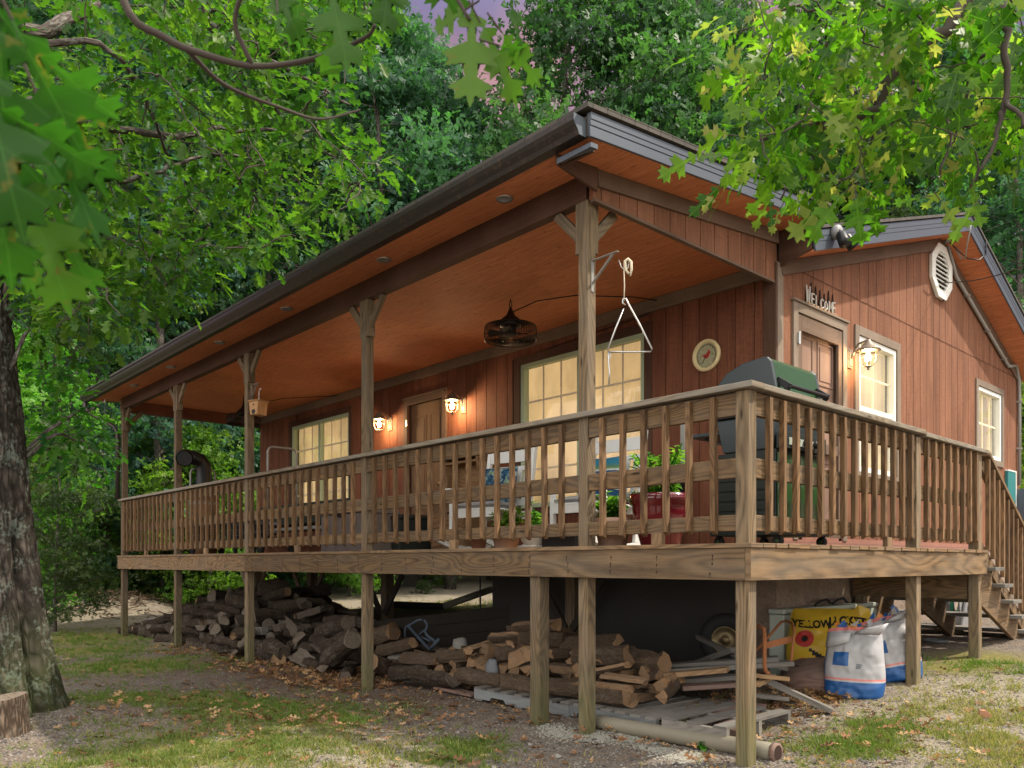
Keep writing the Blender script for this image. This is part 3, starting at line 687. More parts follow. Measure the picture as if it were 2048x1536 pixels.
mb = MB(); mb.prism([(XG+.06, EV-.018, 2.575), (XR+.022, EV-.018, 2.575), (XR+.022, EV+.05, 2.582), (XG+.06, EV-.018, 2.582)], (0, 0, 0), (0, 0, -.03)); mb.build('loose_flashing', M['alu'], house)
def roofslab(pts, th, b): b.prism(pts, (0, 0, 0), (0, 0, th))
mb = MB()
dz = .162
def courses(x0, x1, y0, y1, f, dz):
    """a roof slope with its shingle courses"""
    roofslab([(x0, y0, f(y0)+dz), (x1, y0, f(y0)+dz), (x1, y1, f(y1)+dz), (x0, y1, f(y1)+dz)], .03, mb)
courses(XRL-.03, XR+.045, EV-.07, 2.9, zpor, .162)
courses(XRL-.03, XW-.45, 2.901, 4.75, zpor, .162)
courses(XW-.45, XR+.045, 2.62, YR, zgab, .19); courses(XW-.45, XR+.045, YR, YB+.42, zgab, .19)
for k in range(1, 16):   # shingle courses stand slightly proud
    y = EV+k*.19
    if y < 2.5: mb.bar((XRL-.03, y, zpor(y)+.196), (XR+.047, y, zpor(y)+.196), .19, .008, (0, -.105, 1))
mb.build('roof', M['shingle'], house)
# gutter with a moulded face, downspout
def gutter():
    b = MB(); prof = [(0, .0), (.0, .085), (-.012, .10), (-.028, .095), (-.075, .085), (-.105, .078), (-.105, .055), (-.092, .045), (-.082, .018), (-.072, 0)]
    prof = [(0, 0), (-.062, 0), (-.075, .028), (-.098, .055), (-.112, .080), (-.112, .118), (-.098, .121), (-.098, .112), (-.104, .112), (-.104, .084), (-.09, .058), (-.066, .034), (-.055, .008), (0, .008)]
    x0, x1 = XRL-.06, XR-.02; yy, z0, z1 = EV-.024, 2.585, 2.615
    n = len(prof); A = [(x0, yy+p, z0+q) for p, q in prof]; B = [(x1, yy+p, z1+q) for p, q in prof]
    for i in range(n):
        j = (i+1) % n; b.face([A[i], A[j], B[j], B[i]], [(0, i*.1), (0, j*.1), (11, j*.1), (11, i*.1)])
    o = b.build('gutter', M['gutter'], house)
    for X, zz in ((x0, z0), (x1, z1)):
        c = MB(); pl = [(X, yy, zz), (X, yy-.062, zz), (X, yy-.075, zz+.028), (X, yy-.098, zz+.055), (X, yy-.112, zz+.08), (X, yy-.112, zz+.12), (X, yy, zz+.12)]
        c.prism(pl, (-.001, 0, 0), (.006, 0, 0)); c.build('gutter_end', M['alu'] if X == x1 else M['gutter'], o)
gutter()
mb = MB(); mb.tube([(XRL+.05, EV-.08, 2.59), (XRL+.05, EV-.08, 2.50), (XRL+.10, EV-.02, 2.40), (XL-.02, -.10, 2.18), (XL+.01, -.055, 2.08), (XL+.01, -.055, .96)], .036, 8)
mb.build('downspout', M['alu_dark'], house, smooth=True)
# soffit lights
for x in (-1.95, -3.6, -5.5, -7.3, -9.0, -10.6):
    z = zpor(-.2); mb = MB(); mb.lathe([(0, -.004), (.042, -.006), (.062, -.012), (.066, -.002), (.066, .002)], 20, (x, -.2, z-.0005)); mb.build('soffit_light', M['steel'], house, smooth=True)
# windows
def window(wall, a0, a1, z0, z1, fm, cols, rows, halves, pm, trim, tm, mid=None, name='window'):
    """frame ring, muntins, panes; wall 'x' is the porch front (faces -y), 'y' the gable (faces +x)"""
    if wall == 'x': S = lambda b, u0, u1, d0, d1, w0, w1, mi=0: b.slab(u0, u1, YF-d1, YF-d0, w0, w1, mi)
    else: S = lambda b, u0, u1, d0, d1, w0, w1, mi=0: b.slab(XG+d0, XG+d1, u0, u1, w0, w1, mi)
    fw = .055; b = MB()
    S(b, a0, a0+fw, -.06, .020, z0, z1); S(b, a1-fw, a1, -.06, .020, z0, z1); S(b, a0+fw, a1-fw, -.06, .0195, z1-fw, z1); S(b, a0+fw, a1-fw, -.06, .0195, z0, z0+fw)
    secs = [(a0+fw, a1-fw)]
    if halves == 2:
        m = mid or (a0+a1)/2; S(b, m-.035, m+.035, -.06, .018, z0+fw, z1-fw); secs = [(a0+fw, m-.035), (m+.035, a1-fw)]
    zs = [(z0+fw, z1-fw)]
    if halves == 3:
        m = z0+(z1-z0)*.47; S(b, a0+fw, a1-fw, -.06, .012, m-.028, m+.028); zs = [(z0+fw, m-.028), (m+.028, z1-fw)]
    w = b.build(name, fm, house, bevel=.004)
    t = MB()
    for u0, u1 in secs:
        for w0, w1 in zs:
            g = MB(); S(g, u0, u1, -.042, -.038, w0, w1); g.build('pane', M['pane'], w)
            for k in range(1, cols): u = u0+(u1-u0)*k/cols; S(t, u-.012, u+.012, -.0359, -.031, w0, w1)
            rr = rows if halves != 3 else max(2, rows//2)
            for k in range(1, rr): q = w0+(w1-w0)*k/rr; S(t, u0, u1, -.0359, -.0305, q-.012, q+.012)
    t.build('muntin', M['muntin'], w)
    c = MB(); n = int((a1-a0)/.022)     # pleated curtain drawn close behind the glass
    pt = [(a0-.03+(a1-a0+.06)*i/n, .115+.012*math.sin(i*1.15)+.006*math.sin(i*.37)) for i in range(n+1)]
    for (u0, d0), (u1, d1) in zip(pt, pt[1:]):
        if wall == 'x': P = [(u0, YF+d0, z0-.03), (u1, YF+d1, z0-.03), (u1, YF+d1, z1+.03), (u0, YF+d0, z1+.03)]
        else: P = [(XG-d0, u0, z0-.03), (XG-d1, u1, z0-.03), (XG-d1, u1, z1+.03), (XG-d0, u0, z1+.03)]
        c.face(P)
    c.build('curtain', pm, w, smooth=True)
    q = MB(); k = trim
    S(q, a0-k, a0-.002, .017, .036, z0-k, z1+k); S(q, a1+.002, a1+k, .017, .036, z0-k, z1+k); S(q, a0-.002, a1+.002, .017, .0365, z1+.002, z1+k); S(q, a0-.002, a1+.002, .017, .0365, z0-k, z0-.002)
    q.build('window_trim', tm, w, bevel=.003)
window('x', *W1, M['vinyl_reflected_green'], 3, 4, 2, M['curtain'], .095, M['trim_dark'])
window('x', *W2, M['vinyl_reflected_green'], 3, 4, 2, M['curtain'], .10, M['trim_dark'], mid=-3.674)
window('y', *GW, M['vinyl'], 2, 4, 3, M['curtain_bright'], .095, M['trim_taupe'])
window('y', *GW2, M['vinyl'], 3, 2, 1, M['curtain_bright'], .085, M['trim_taupe'])
# doors
def door(wall, a0, a1, z0, z1, dm, tm, glassy):
    if wall == 'x': S = lambda b, u0, u1, d0, d1, w0, w1, mi=0: b.slab(u0, u1, YF-d1, YF-d0, w0, w1, mi)
    else: S = lambda b, u0, u1, d0, d1, w0, w1, mi=0: b.slab(XG+d0, XG+d1, u0, u1, w0, w1, mi)
    b = MB(); W = a1-a0; H = z1-z0
    S(b, a0, a1, -.07, -.035, z0, z1)
    for cx0, cx1 in ((.10, .45), (.55, .90)):
        for r0, r1 in ((.07, .30), (.36, .66), (.72, .92)):
            u0, u1, w0, w1 = a0+W*cx0, a0+W*cx1, z0+H*r0, z0+H*r1
            for e0, e1, f0, f1 in ((u0, u1, w0, w0+.018), (u0, u1, w1-.018, w1), (u0, u0+.018, w0+.0181, w1-.0181), (u1-.018, u1, w0+.0181, w1-.0181)): S(b, e0, e1, -.0349, -.026, f0, f1)
            S(b, u0+.05, u1-.05, -.0349, -.028, w0+.05, w1-.05)
    d = b.build('door', dm, house, bevel=.003)
    q = MB(); k = .09
    S(q, a0-k, a0, -.06, .040, z0, z1+k); S(q, a1, a1+k, -.06, .040, z0, z1+k); S(q, a0, a1, -.06, .0405, z1, z1+k)
    S(q, a0-k-.02, a1+k+.02, .0165, .058, z1+k+.001, z1+k+.022); q.build('door_trim', tm, d, bevel=.003)
    if glassy:
        q = MB(); s_ = .085
        S(q, a0+.012, a0+s_, .0, .030, z0, z1-.01); S(q, a1-s_, a1-.012, .0, .030, z0, z1-.01); S(q, a0+s_, a1-s_, .0, .0298, z1-.16, z1-.01); S(q, a0+s_, a1-s_, .0, .0298, z0, z0+.22); S(q, a0+s_, a1-s_, .0, .0298, z0+.86, z0+.96)
        q.build('storm_door', M['trim'], d, bevel=.003)
        q = MB(); q.tube([(XG+.03, a1-.05, z0+.92), (XG+.075, a1-.05, z0+.94), (XG+.075, a1-.05, z0+1.06), (XG+.03, a1-.05, z0+1.08)], .008, 8); q.build('handle', M['steel'], d, smooth=True)
        q = MB(); S(q, a0-.03, a0+.015, .0405, .048, z1-.30, z1-.20); q.tube([(XG+.055, a0-.008, z1-.31), (XG+.055, a0-.008, z1-.19)], .009, 8); q.build('hinge', M['steel'], d)
    else:
        q = MB(); q.lathe([(0, -.07), (.03, -.065), (.034, -.045), (.012, -.03), (.012, 0)], 14, (a1-.08, YF+.035, z0+.95), 'y'); q.build('handle', M['brass'], d, smooth=True)
        q = MB(); S(q, a0-.03, a0+.012, .0405, .047, z1-.30, z1-.21); q.build('hinge', M['steel'], d)
door('y', *GD, M['door'], M['trim_taupe'], True)
door('x', *DR, M['door_porch'], M['trim'], False)
# gable louvre
def vent():
    y0, z0, w, h = 6.42, 3.50, .33, .335; n = []
    o8 = [(-.38, 1), (.38, 1), (1, .42), (1, -.42), (.38, -1), (-.38, -1), (-1, -.42), (-1, .42)]
    b = MB(); X0, X1 = XG+.018, XG+.062
    for i in range(8):
        p, q = o8[i], o8[(i+1) % 8]
        P = [(0, y0+p[0]*w, z0+p[1]*h), (0, y0+q[0]*w, z0+q[1]*h), (0, y0+q[0]*w*.66, z0+q[1]*h*.72), (0, y0+p[0]*w*.66, z0+p[1]*h*.72)]
        b.prism(P, (X0, 0, 0), (X1, 0, 0))
    v = b.build('gable_vent', M['vinyl'], house, bevel=.008)
    b = MB()
    for k in range(9):
        z = z0-h*.66+k*h*1.32/8; f = 1 if abs(z-z0) < h*.35 else .62
        b.bar((XG+.04, y0-w*.66*f, z), (XG+.04, y0+w*.66*f, z), .035, .012, (.5, 0, 1))
    b.build('louvre', M['vinyl'], v); b = MB(); b.slab(XG+.0185, XG+.022, y0-w*.6, y0+w*.6, z0-h*.6, z0+h*.6); b.build('vent_screen', M['groove'], v)
vent()
# service conduit under the far rake, meter box, wires
mb = MB(); pts = [at(1893, 482, x=XG+.05)]
pts += [Vector((XG+.05, y, zgab(y)-.20)) for y in (6.9, 7.6, 8.4, 9.0)] + [Vector((XG+.05, 9.35, 2.82)), Vector((XG+.05, 9.50, 2.62)), Vector((XG+.05, 9.52, 2.35)), Vector((XG+.05, 9.52, 1.05))]
mb.tube(pts, .024, 10); cd = mb.build('service_conduit', M['steel_grey'], house, smooth=True)
mb = MB(); mb.lathe([(0, .05), (.04, .05), (.06, -.03), (.035, -.06), (0, -.06)], 12, pts[0]+Vector((.02, -.03, .02))); mb.build('weatherhead', M['steel_grey'], cd, smooth=True)
for p in (Vector((XG+.05, 7.3, zgab(7.3)-.20)), Vector((XG+.05, 8.1, zgab(8.1)-.20)), Vector((XG+.05, 8.8, zgab(8.8)-.20)), Vector((XG+.05, 9.52, 2.3)), Vector((XG+.05, 9.52, 1.6))):
    mb = MB(); mb.slab(XG+.018, XG+.080, p.y-.035, p.y+.035, p.z-.014, p.z+.014); mb.build('conduit_clip', M['steel'], cd)
mb = MB(); mb.slab(XG+.018, XG+.17, 9.36, 9.64, .50, .98); mb.lathe([(.09, 0), (.09, .05), (.06, .07), (0, .07)], 18, (XG+.17, 9.5, .66), 'x'); mb.build('meter_box', M['alu'], house, bevel=.008)
# ------------------------------------------------------------------ deck
deck = empty('porch_deck', (-3.0, 1.2, -1.3)); tag(deck, 'weathered timber deck on tall posts with railing and side stairs', 'deck')
DY = 4.05
mb = MB(); y = -.05
while y < DY-.01:
    y1 = min(y+.135, DY); x0 = -12.0 if y < 2.43 else XG+.034
    xe = .055+random.uniform(-.008, .008)
    if y1 > 2.44 and y < 2.43: y1 = 2.44
    joints = [x0] + ([-8.1+random.choice((0, .4, .8)), -4.2+random.choice((0, .4, -.8))] if x0 < -5 else []) + [xe]
    for a, b in zip(joints, joints[1:]): mb.slab(a, b-.003, y, y1, -.028+random.uniform(-.001, .001), 0+random.uniform(-.0015, .0015))
    y = y1+.007
mb.build('floor', M['deck'], deck, bevel=.003)
def rim(x0, x1, y0, y1, m):
    b = MB(); b.slab(x0, x1, y0, y1, -.222, -.030)
    if x1-x0 > 1:      # rusty nail heads into every joist
        for x in np.arange(-11.6, -.2, .406):
            if x0 < x < x1:
                for z in (-.075, -.125, -.178): q = Vector((x+random.uniform(-.012, .012), y0-.0008, z+random.uniform(-.006, .006))); b.bar(q-Vector((.005, 0, 0)), q+Vector((.005, 0, 0)), .002, .010, mi=1); b.bar(q-Vector((0, 0, .006)), q-Vector((0, 0, random.uniform(.012, .035))), .0015, .004, (0, 1, 0), mi=1)
    return b.build('rim_board', [m, M['groove']], deck)
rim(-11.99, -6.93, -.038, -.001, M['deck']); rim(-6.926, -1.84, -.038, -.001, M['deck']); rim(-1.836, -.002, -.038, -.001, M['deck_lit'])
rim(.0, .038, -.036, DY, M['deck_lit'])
rim(-11.99, -11.95, 0, 2.45, M['deck'])
b = MB(); b.slab(-1.80, XG+.06, .0, 0, -.2, -.05) if 0 else None
for x in np.arange(-11.6, -.2, .406): b.slab(x-.019, x+.019, .001, 2.40 if x < XG else DY-.05, -.214, -.032)
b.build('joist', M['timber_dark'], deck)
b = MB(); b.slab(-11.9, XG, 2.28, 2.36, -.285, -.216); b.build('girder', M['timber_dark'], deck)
b = MB(); b.slab(XG+.05, -.10, 3.96, 4.0, -.46, -.225); b.build('stair_header', M['deck'], deck, bevel=.004)
POSTS = [-1.331, -4.262, -6.977, -9.408, -11.896]
PB = .0445
def post(x, y, z1, s=.089, name='post', z0=None):
    b = MB(); b.slab(x-s/2, x+s/2, y-s/2, y+s/2, (gz(x, y)-.08) if z0 is None else z0, z1); return b.build(name, M['post'], deck, bevel=.005)
for i, x in enumerate(POSTS):
    p = post(x, PB, 2.474)
    def brace(d, side, h=.25, parent=p):
        d = Vector(d); b = MB(); z0 = 2.215
        a = Vector((x, PB, z0))+d*.045; c = Vector((x, PB, 2.474))+d*(.045+h)
        b.bar(a, c, .038, .075, (0, 0, 1)); b.build('brace', M['post'], parent, bevel=.003)
    b = MB(); dx = [(1, 0, 0), (-1, 0, 0)]
    if i == 0: dx = [(-1, 0, 0), (0, 1, 0)]
    if i == 4: dx = [(1, 0, 0), (0, 1, 0)]
    for d in dx: brace(d, 0)
    for d in dx:   # short blocking that the braces die into
        v = Vector(d); c = Vector((x, PB, 0))+v*.060
        b.bar((c.x, c.y, 2.11), (c.x, c.y, 2.474), .085 if d[0] == 0 else .031, .031 if d[0] == 0 else .085, (0, 1, 0))
    b.build('blocking', M['post'], p, bevel=.003)
post(-1.82, PB, -.224, .105)                 # heavy short post under the rim joint
post(-.0445, PB, .915); RP = [(-.0445, 2.55), (-.0445, 3.99)]
for q in RP: post(q[0], q[1], .90)
for x in (-3.6, -7.35, -9.6, -11.7):       # inner piers under the girder with their knees
    p = post(x, 2.32, -.286, .14, 'pier')
    for s_ in (-1, 1):
        b = MB(); b.bar((x+s_*.05, 2.24, -.86), (x+s_*.50, 2.24, -.29), .04, .085); b.build('brace', M['timber_dark'] if x > -8 else M['post'], p)
# railing: every baluster is a piece of its rail run
def run(name, p0, p1, out, cap=True, skip=(), pitch=.18, first=None, z=.0):
    """rails between two posts along p0->p1; balusters on the outer side 'out'"""
    p0, p1, out = Vector(p0), Vector(p1), Vector(out); d = (p1-p0); L = d.length; d.normalize(); up = Vector((0, 0, 1))
    b = MB()
    for za, zb in ((.773, .912), (.395, .515), (.075, .172)):
        c = out*(-.032); b.bar(p0+c+up*((za+zb)/2), p1+c+up*((za+zb)/2), .038, zb-za)
    r = b.build(name, M['deck'], deck, bevel=.004)
    n = max(1, int(L/pitch)); s0 = (L-(n-1)*pitch)/2 if first is None else first
    for k in range(n):
        q = p0+d*(s0+k*pitch); b = MB(); j = random.uniform(-.008, .008); lean = d*random.uniform(-.004, .004)
        b.bar(q+out*.006+up*(.055+j)+lean, q+out*.006+up*(.895+j*.5)-lean, .036, .036, out, cut0=0)
        # slanted foot
        v = b.v
        for i in range(len(v)):
            pz = v[i][2]
            if pz < .3 and (Vector(v[i])-q-out*.006).dot(out) > 0: v[i] = (v[i][0], v[i][1], pz+.022)
        b.build('baluster', M['baluster'], r, bevel=.0025)
    return r
xs = [-.089, POSTS[0]+.0445, POSTS[0]-.0445, POSTS[1]+.0445, POSTS[1]-.0445, POSTS[2]+.0445, POSTS[2]-.0445, POSTS[3]+.0445, POSTS[3]-.0445, POSTS[4]+.0445]
for a, b_ in zip(xs[::2], xs[1::2]): run('railing', (a, 0, 0), (b_, 0, 0), (0, -1, 0))
run('railing', (0, .089, 0), (0, 2.505, 0), (1, 0, 0), pitch=.165); run('railing', (0, 2.595, 0), (0, 3.945, 0), (1, 0, 0), pitch=.165)
b = MB()
for a, c in ((-.052+.1, -4.26), (-4.262, -9.40), (-9.402, -11.97)): b.bar((a-.0, .028, .938), (c, .028, .938), .14, .038)
b.build('rail_cap', M['cap'], deck, bevel=.006)
b = MB(); b.bar((-.028, .103, .939), (-.028, 2.60, .937), .14, .038); b.build('rail_cap', M['cap'], deck, bevel=.006)
b = MB(); b.bar((-.028, 2.603, .922), (-.028, 4.12, .918), .14, .038); b.build('rail_cap', M['cap'], deck, bevel=.006)
for x in (-.65, -2.8, -5.6, -8.2, -10.6):
    b = MB(); b.bar((x, -.018, .001), (x, -.018, .075), .085, .036, (0, 1, 0)); b.build('railing_foot', M['plank_fresh'], deck)
b = MB(); b.bar((.0, 1.95, .001), (.0, 1.95, .075), .036, .085, (0, 1, 0)); b.build('railing_foot', M['deck'], deck)
# stairs down along the gable
stair = empty('stair', (-.6, 4.3, -.6)); rel(deck, stair); stair['label'] = 'open timber stair beside the gable wall'
RISE, RUN, Y0 = .162, .262, 4.09
def stringer(x):
    b = MB(); pts = []
    for k in range(6): pts += [(0, Y0+RUN*k+.0, -RISE*(k+1)-.03+RISE if k else -.03), (0, Y0+RUN*k, -RISE*(k+1)-.03), ]
    pts = [(0, Y0-.02, -.19)]
    for k in range(5): pts += [(0, Y0+RUN*k-.02*(k == 0), -RISE*(k+1)-.035), (0, Y0+RUN*(k+1), -RISE*(k+1)-.035)]
    pts += [(0, Y0+RUN*5, -1.02), (0, Y0+RUN*4.7, -1.02), (0, Y0-.02, -.52)]
    b.prism(pts, (x-.019, 0, 0), (x+.019, 0, 0)); b.build('stringer', M['deck'], stair, bevel=.003)
for x in (-.03, -.62, -1.16): stringer(x)
for k in range(5):
    b = MB(); b.slab(XG+.06, .10, Y0+RUN*k-.005, Y0+RUN*k+.13, -RISE*(k+1)-.034, -RISE*(k+1)+.002); b.slab(XG+.06, .095, Y0+RUN*k+.137, Y0+RUN*k+.275, -RISE*(k+1)-.034, -RISE*(k+1)+.002)
    b.build('tread', M['plank_grey'], stair, bevel=.004)
sl_ = RISE/RUN
b = MB(); b.bar((-.03, 4.14, .905), (-.03, 5.42, .905-1.28*sl_), .14, .038); b.bar((-.03, 4.10, .80), (-.03, 5.40, .80-1.30*sl_), .038, .10); b.bar((-.03, 4.06, .02), (-.03, 5.36, .02-1.30*sl_), .038, .12)
sr = b.build('stair_railing', M['deck'], stair, bevel=.004)
for k in range(9):
    y = 4.16+k*.142; z = -(y-4.14)*sl_; b = MB(); b.bar((.012, y, z+.015), (.012, y, z+.87), .036, .036, (1, 0, 0)); b.build('baluster', M['baluster'], sr, bevel=.0025)
b = MB(); b.slab(-.075, .015, 5.40, 5.49, -1.05, .12); b.build('newel_post', M['post'], stair, bevel=.005)
b = MB(); b.slab(-1.20, -.02, 3.90, 3.945, -1.1, -1.1+.01) if 0 else b.slab(XG+.06, XG+.15, 4.0, 4.09, -1.15, -.03); b.build('newel_post', M['post'], stair, bevel=.005)

# ------------------------------------------------------------------ lanterns
def lantern(name, loc, rz, label, watts):
    """wall lantern; local +x points out of the wall"""
    t = empty(name, loc, rz); tag(t, label, 'wall lantern', 'wall lanterns on the cabin')
    def L(b, n, m, **k): o = b.build(n, m, None, **k); o.parent = t; return o
    b = MB(); b.bar((.008, 0, -.10), (.008, 0, .10), .10, .016, (1, 0, 0)); b.bar((.02, 0, -.08), (.02, 0, .08), .075, .012, (1, 0, 0)); L(b, 'backplate', M['lamp_metal'], bevel=.003)
    b = MB(); b.tube([(.026, 0, .0), (.045, 0, .03), (.06, 0, .09), (.10, 0, .135), (.16, 0, .15), (.205, 0, .15)], .011, 8); L(b, 'arm', M['lamp_metal'], smooth=True)
    b = MB(); b.lathe([(0, .165), (.022, .16), (.03, .135), (.045, .12), (.06, .10), (.085, .075), (.118, .055), (.122, .045), (.05, .05), (0, .05)], 24, (.2, 0, 0)); L(b, 'hood', M['lamp_metal'], smooth=True)
    b = MB()
    for k in range(6):
        a = k*math.pi/3; c, s_ = math.cos(a), math.sin(a)
        b.tube([(.2+r*c, r*s_, z) for r, z in ((.086, .05), (.088, -.03), (.080, -.075), (.055, -.105), (.012, -.12))], .0045, 5)
    b.tube([(.2+.089*math.cos(a), .089*math.sin(a), .0) for a in np.linspace(0, 2*math.pi, 20)[:-1]], .004, 5, closed=True)
    b.lathe([(0, -.155), (.010, -.15), (.014, -.125), (.03, -.112), (0, -.10)], 10, (.2, 0, 0)); L(b, 'cage', M['lamp_metal'])
    b = MB(); b.lathe([(.068, .05), (.074, .0), (.070, -.05), (.05, -.088), (.0, -.10)], 20, (.2, 0, 0)); L(b, 'globe', M['glass'], smooth=True)
    b = MB(); b.lathe([(0, .045), (.014, .04), (.017, .01), (.028, -.012), (.030, -.03), (.020, -.05), (0, -.057)], 14, (.2, 0, 0)); L(b, 'bulb', M['bulb'], smooth=True)
    l = bpy.data.lights.new('lantern_light', 'POINT'); l.energy = watts; l.color = (1, .68, .38); l.shadow_soft_size = .05
    lo = bpy.data.objects.new('lantern_light', l); COL.objects.link(lo); lo.parent = t; lo.location = (.2, 0, -.115 if 0 else -.02)
    lo.location = (.2, 0, -.02)
    return t
lantern('wall_lantern', (XG+.018, 3.95, 2.0), 0, 'large caged wall lantern glowing on the gable wall between door and window', 14)
lantern('wall_lantern', (-7.51, YF-.018, 1.955), R(-90), 'small glowing wall lantern to the left of the porch door', 23)
lantern('wall_lantern', (-5.76, YF-.018, 1.975), R(-90), 'small glowing wall lantern to the right of the porch door', 23)

# ------------------------------------------------------------------ ceiling fans
def fan(loc, label):
    t = empty('cage_fan', loc); tag(t, label, 'ceiling fan', 'caged fans hanging from the porch ceiling')
    def L(b, n, m, **k): o = b.build(n, m, None, **k); o.parent = t; return o
    zt = ZC-loc[2]
    b = MB(); b.tube([(.018*math.cos(a), 0, zt-.05+.03*math.sin(a)) for a in np.linspace(0, 2*math.pi, 14)[:-1]], .005, 6, closed=True); b.tube([(0, 0, zt), (0, 0, zt-.02)], .008, 6); b.tube([(0, 0, zt-.08), (0, 0, .20)], .014, 8); L(b, 'hanging_rod', M['bronze'], smooth=True)
    b = MB(); b.lathe([(.016, .24), (.03, .21), (.05, .17), (.095, .135), (.11, .11), (.112, .06), (.09, .045), (0, .045)], 24); L(b, 'motor_hood', M['bronze'], smooth=True)
    b = MB(); RR = .27
    for z, r in ((.05, RR), (-.085, RR), (.075, RR*.62), (-.095, RR*.55), (-.1, RR*.3)): b.tube([(r*math.cos(a), r*math.sin(a), z) for a in np.linspace(0, 2*math.pi, 37)[:-1]], .0055 if r == RR else .0025, 5, closed=True)
    for k in range(60):
        a = 2*math.pi*k/60; c, s_ = math.cos(a), math.sin(a); b.tube([(r*c, r*s_, z) for r, z in ((.10, .085), (RR*.62, .075), (RR, .05), (RR+.008, -.02), (RR, -.085), (RR*.55, -.095), (.05, -.1))], .0026, 4, cap=False)
    L(b, 'cage', M['bronze'])
    b = MB()
    for k in range(5):
        a = 2*math.pi*k/5+.3; u, v = Vector((math.cos(a), math.sin(a), 0)), Vector((-math.sin(a), math.cos(a), 0)); z = Vector((0, 0, -.02))
        P = [u*.05-v*.03+z, u*.22-v*.07+z+Vector((0, 0, -.02)), u*.245+z, u*.22+v*.05+z+Vector((0, 0, .025)), u*.05+v*.02+z+Vector((0, 0, .01))]
        b.prism(P, (0, 0, 0), (0, 0, .004))
    b.lathe([(0, -.045), (.06, -.04), (.06, .04), (0, .045)], 14); L(b, 'blades', M['bronze'])
    return t
f1 = at(1021, 664, y=1.4); fan((f1.x, 1.4, f1.z), 'black caged fan under the ceiling, right in front of the large double window')
f2 = at(487, 838, y=1.4); fan((f2.x, 1.4, f2.z), 'black caged fan near the far end of the porch, beside a birdhouse')
b = MB(); b.tube([(f1.x+.02, 1.4, f1.z+.20), (f1.x+.25, 1.55, 2.60), (f1.x+.6, 1.75, 2.615), (f1.x+1.0, 2.2, 2.60), (f1.x+1.1, 2.47, 2.60), (f1.x+.95, 2.475, 2.49), (f1.x+.1, 2.478, 2.45), (-4.79, 2.478, 2.40), (-4.79, 2.478, .2)], .006, 6)
tag(b.build('fan_cord', M['black'], smooth=True), 'black cord running from the fan to the wall and round the double window', 'cord', 'cords of the porch fans')
b = MB(); b.tube([(f2.x+.03, 1.4, f2.z+.2), (f2.x+.4, 1.9, 2.61), (f2.x+1.2, 2.46, 2.61), (-10.45, 2.47, 2.63), (-10.45, 2.478, 2.3)], .006, 6)
tag(b.build('fan_cord', M['black'], smooth=True), 'black cord crossing the ceiling from the far fan to the far window', 'cord', 'cords of the porch fans')

# ------------------------------------------------------------------ wall hangings
def clock():
    c = at(1413, 711, y=YF-.03); t = empty('wall_thermometer', (c.x, YF-.017, c.z), R(0)); tag(t, 'round cream rimmed dial with a red bird on the porch wall', 'dial thermometer')
    def L(b, n, m, **k): o = b.build(n, m, None, **k); o.parent = t; return o
    b = MB(); b.lathe([(.118, 0), (.157, 0), (.160, -.02), (.152, -.036), (.135, -.038), (.122, -.028), (.118, 0)], 32, axis='y'); L(b, 'rim', M['cream'], smooth=True)
    b = MB(); b.lathe([(0, -.012), (.128, -.012), (.128, 0), (0, 0)], 32, axis='y'); L(b, 'dial_face', M['dial'])
    b = MB(); P = [(-.052, .005), (-.01, .012), (.012, .03), (.028, .058), (.038, .030), (.052, .032), (.038, .012), (.022, -.02), (-.005, -.03), (-.03, -.012)]
    b.prism([(x, 0, z) for x, z in P], (0, -.0165, 0), (0, -.0125, 0)); L(b, 'bird', M['ink_red'])
    b = MB()
    for k in range(60):
        a = R(225-k*4.6); r0 = .100 if k % 5 else .090; b.bar((r0*math.cos(a), -.014, r0*math.sin(a)), (.110*math.cos(a), -.014, .110*math.sin(a)), .002, .003)
    b.bar((0, -.019, 0), (-.045, -.019, -.075), .003, .004); L(b, 'pointer', M['ink'])
clock()
def text_mesh(txt, size, ext=0, bold=0):
    c = bpy.data.curves.new('lettering', 'FONT'); c.body = txt; c.size = size; c.extrude = ext; c.offset = bold; c.align_x = 'CENTER'; c.resolution_u = 3
    o = bpy.data.objects.new('lettering', c); COL.objects.link(o); dg = bpy.context.evaluated_depsgraph_get()
    me = bpy.data.meshes.new_from_object(o.evaluated_get(dg)); bpy.data.objects.remove(o); bpy.data.curves.remove(c); return me
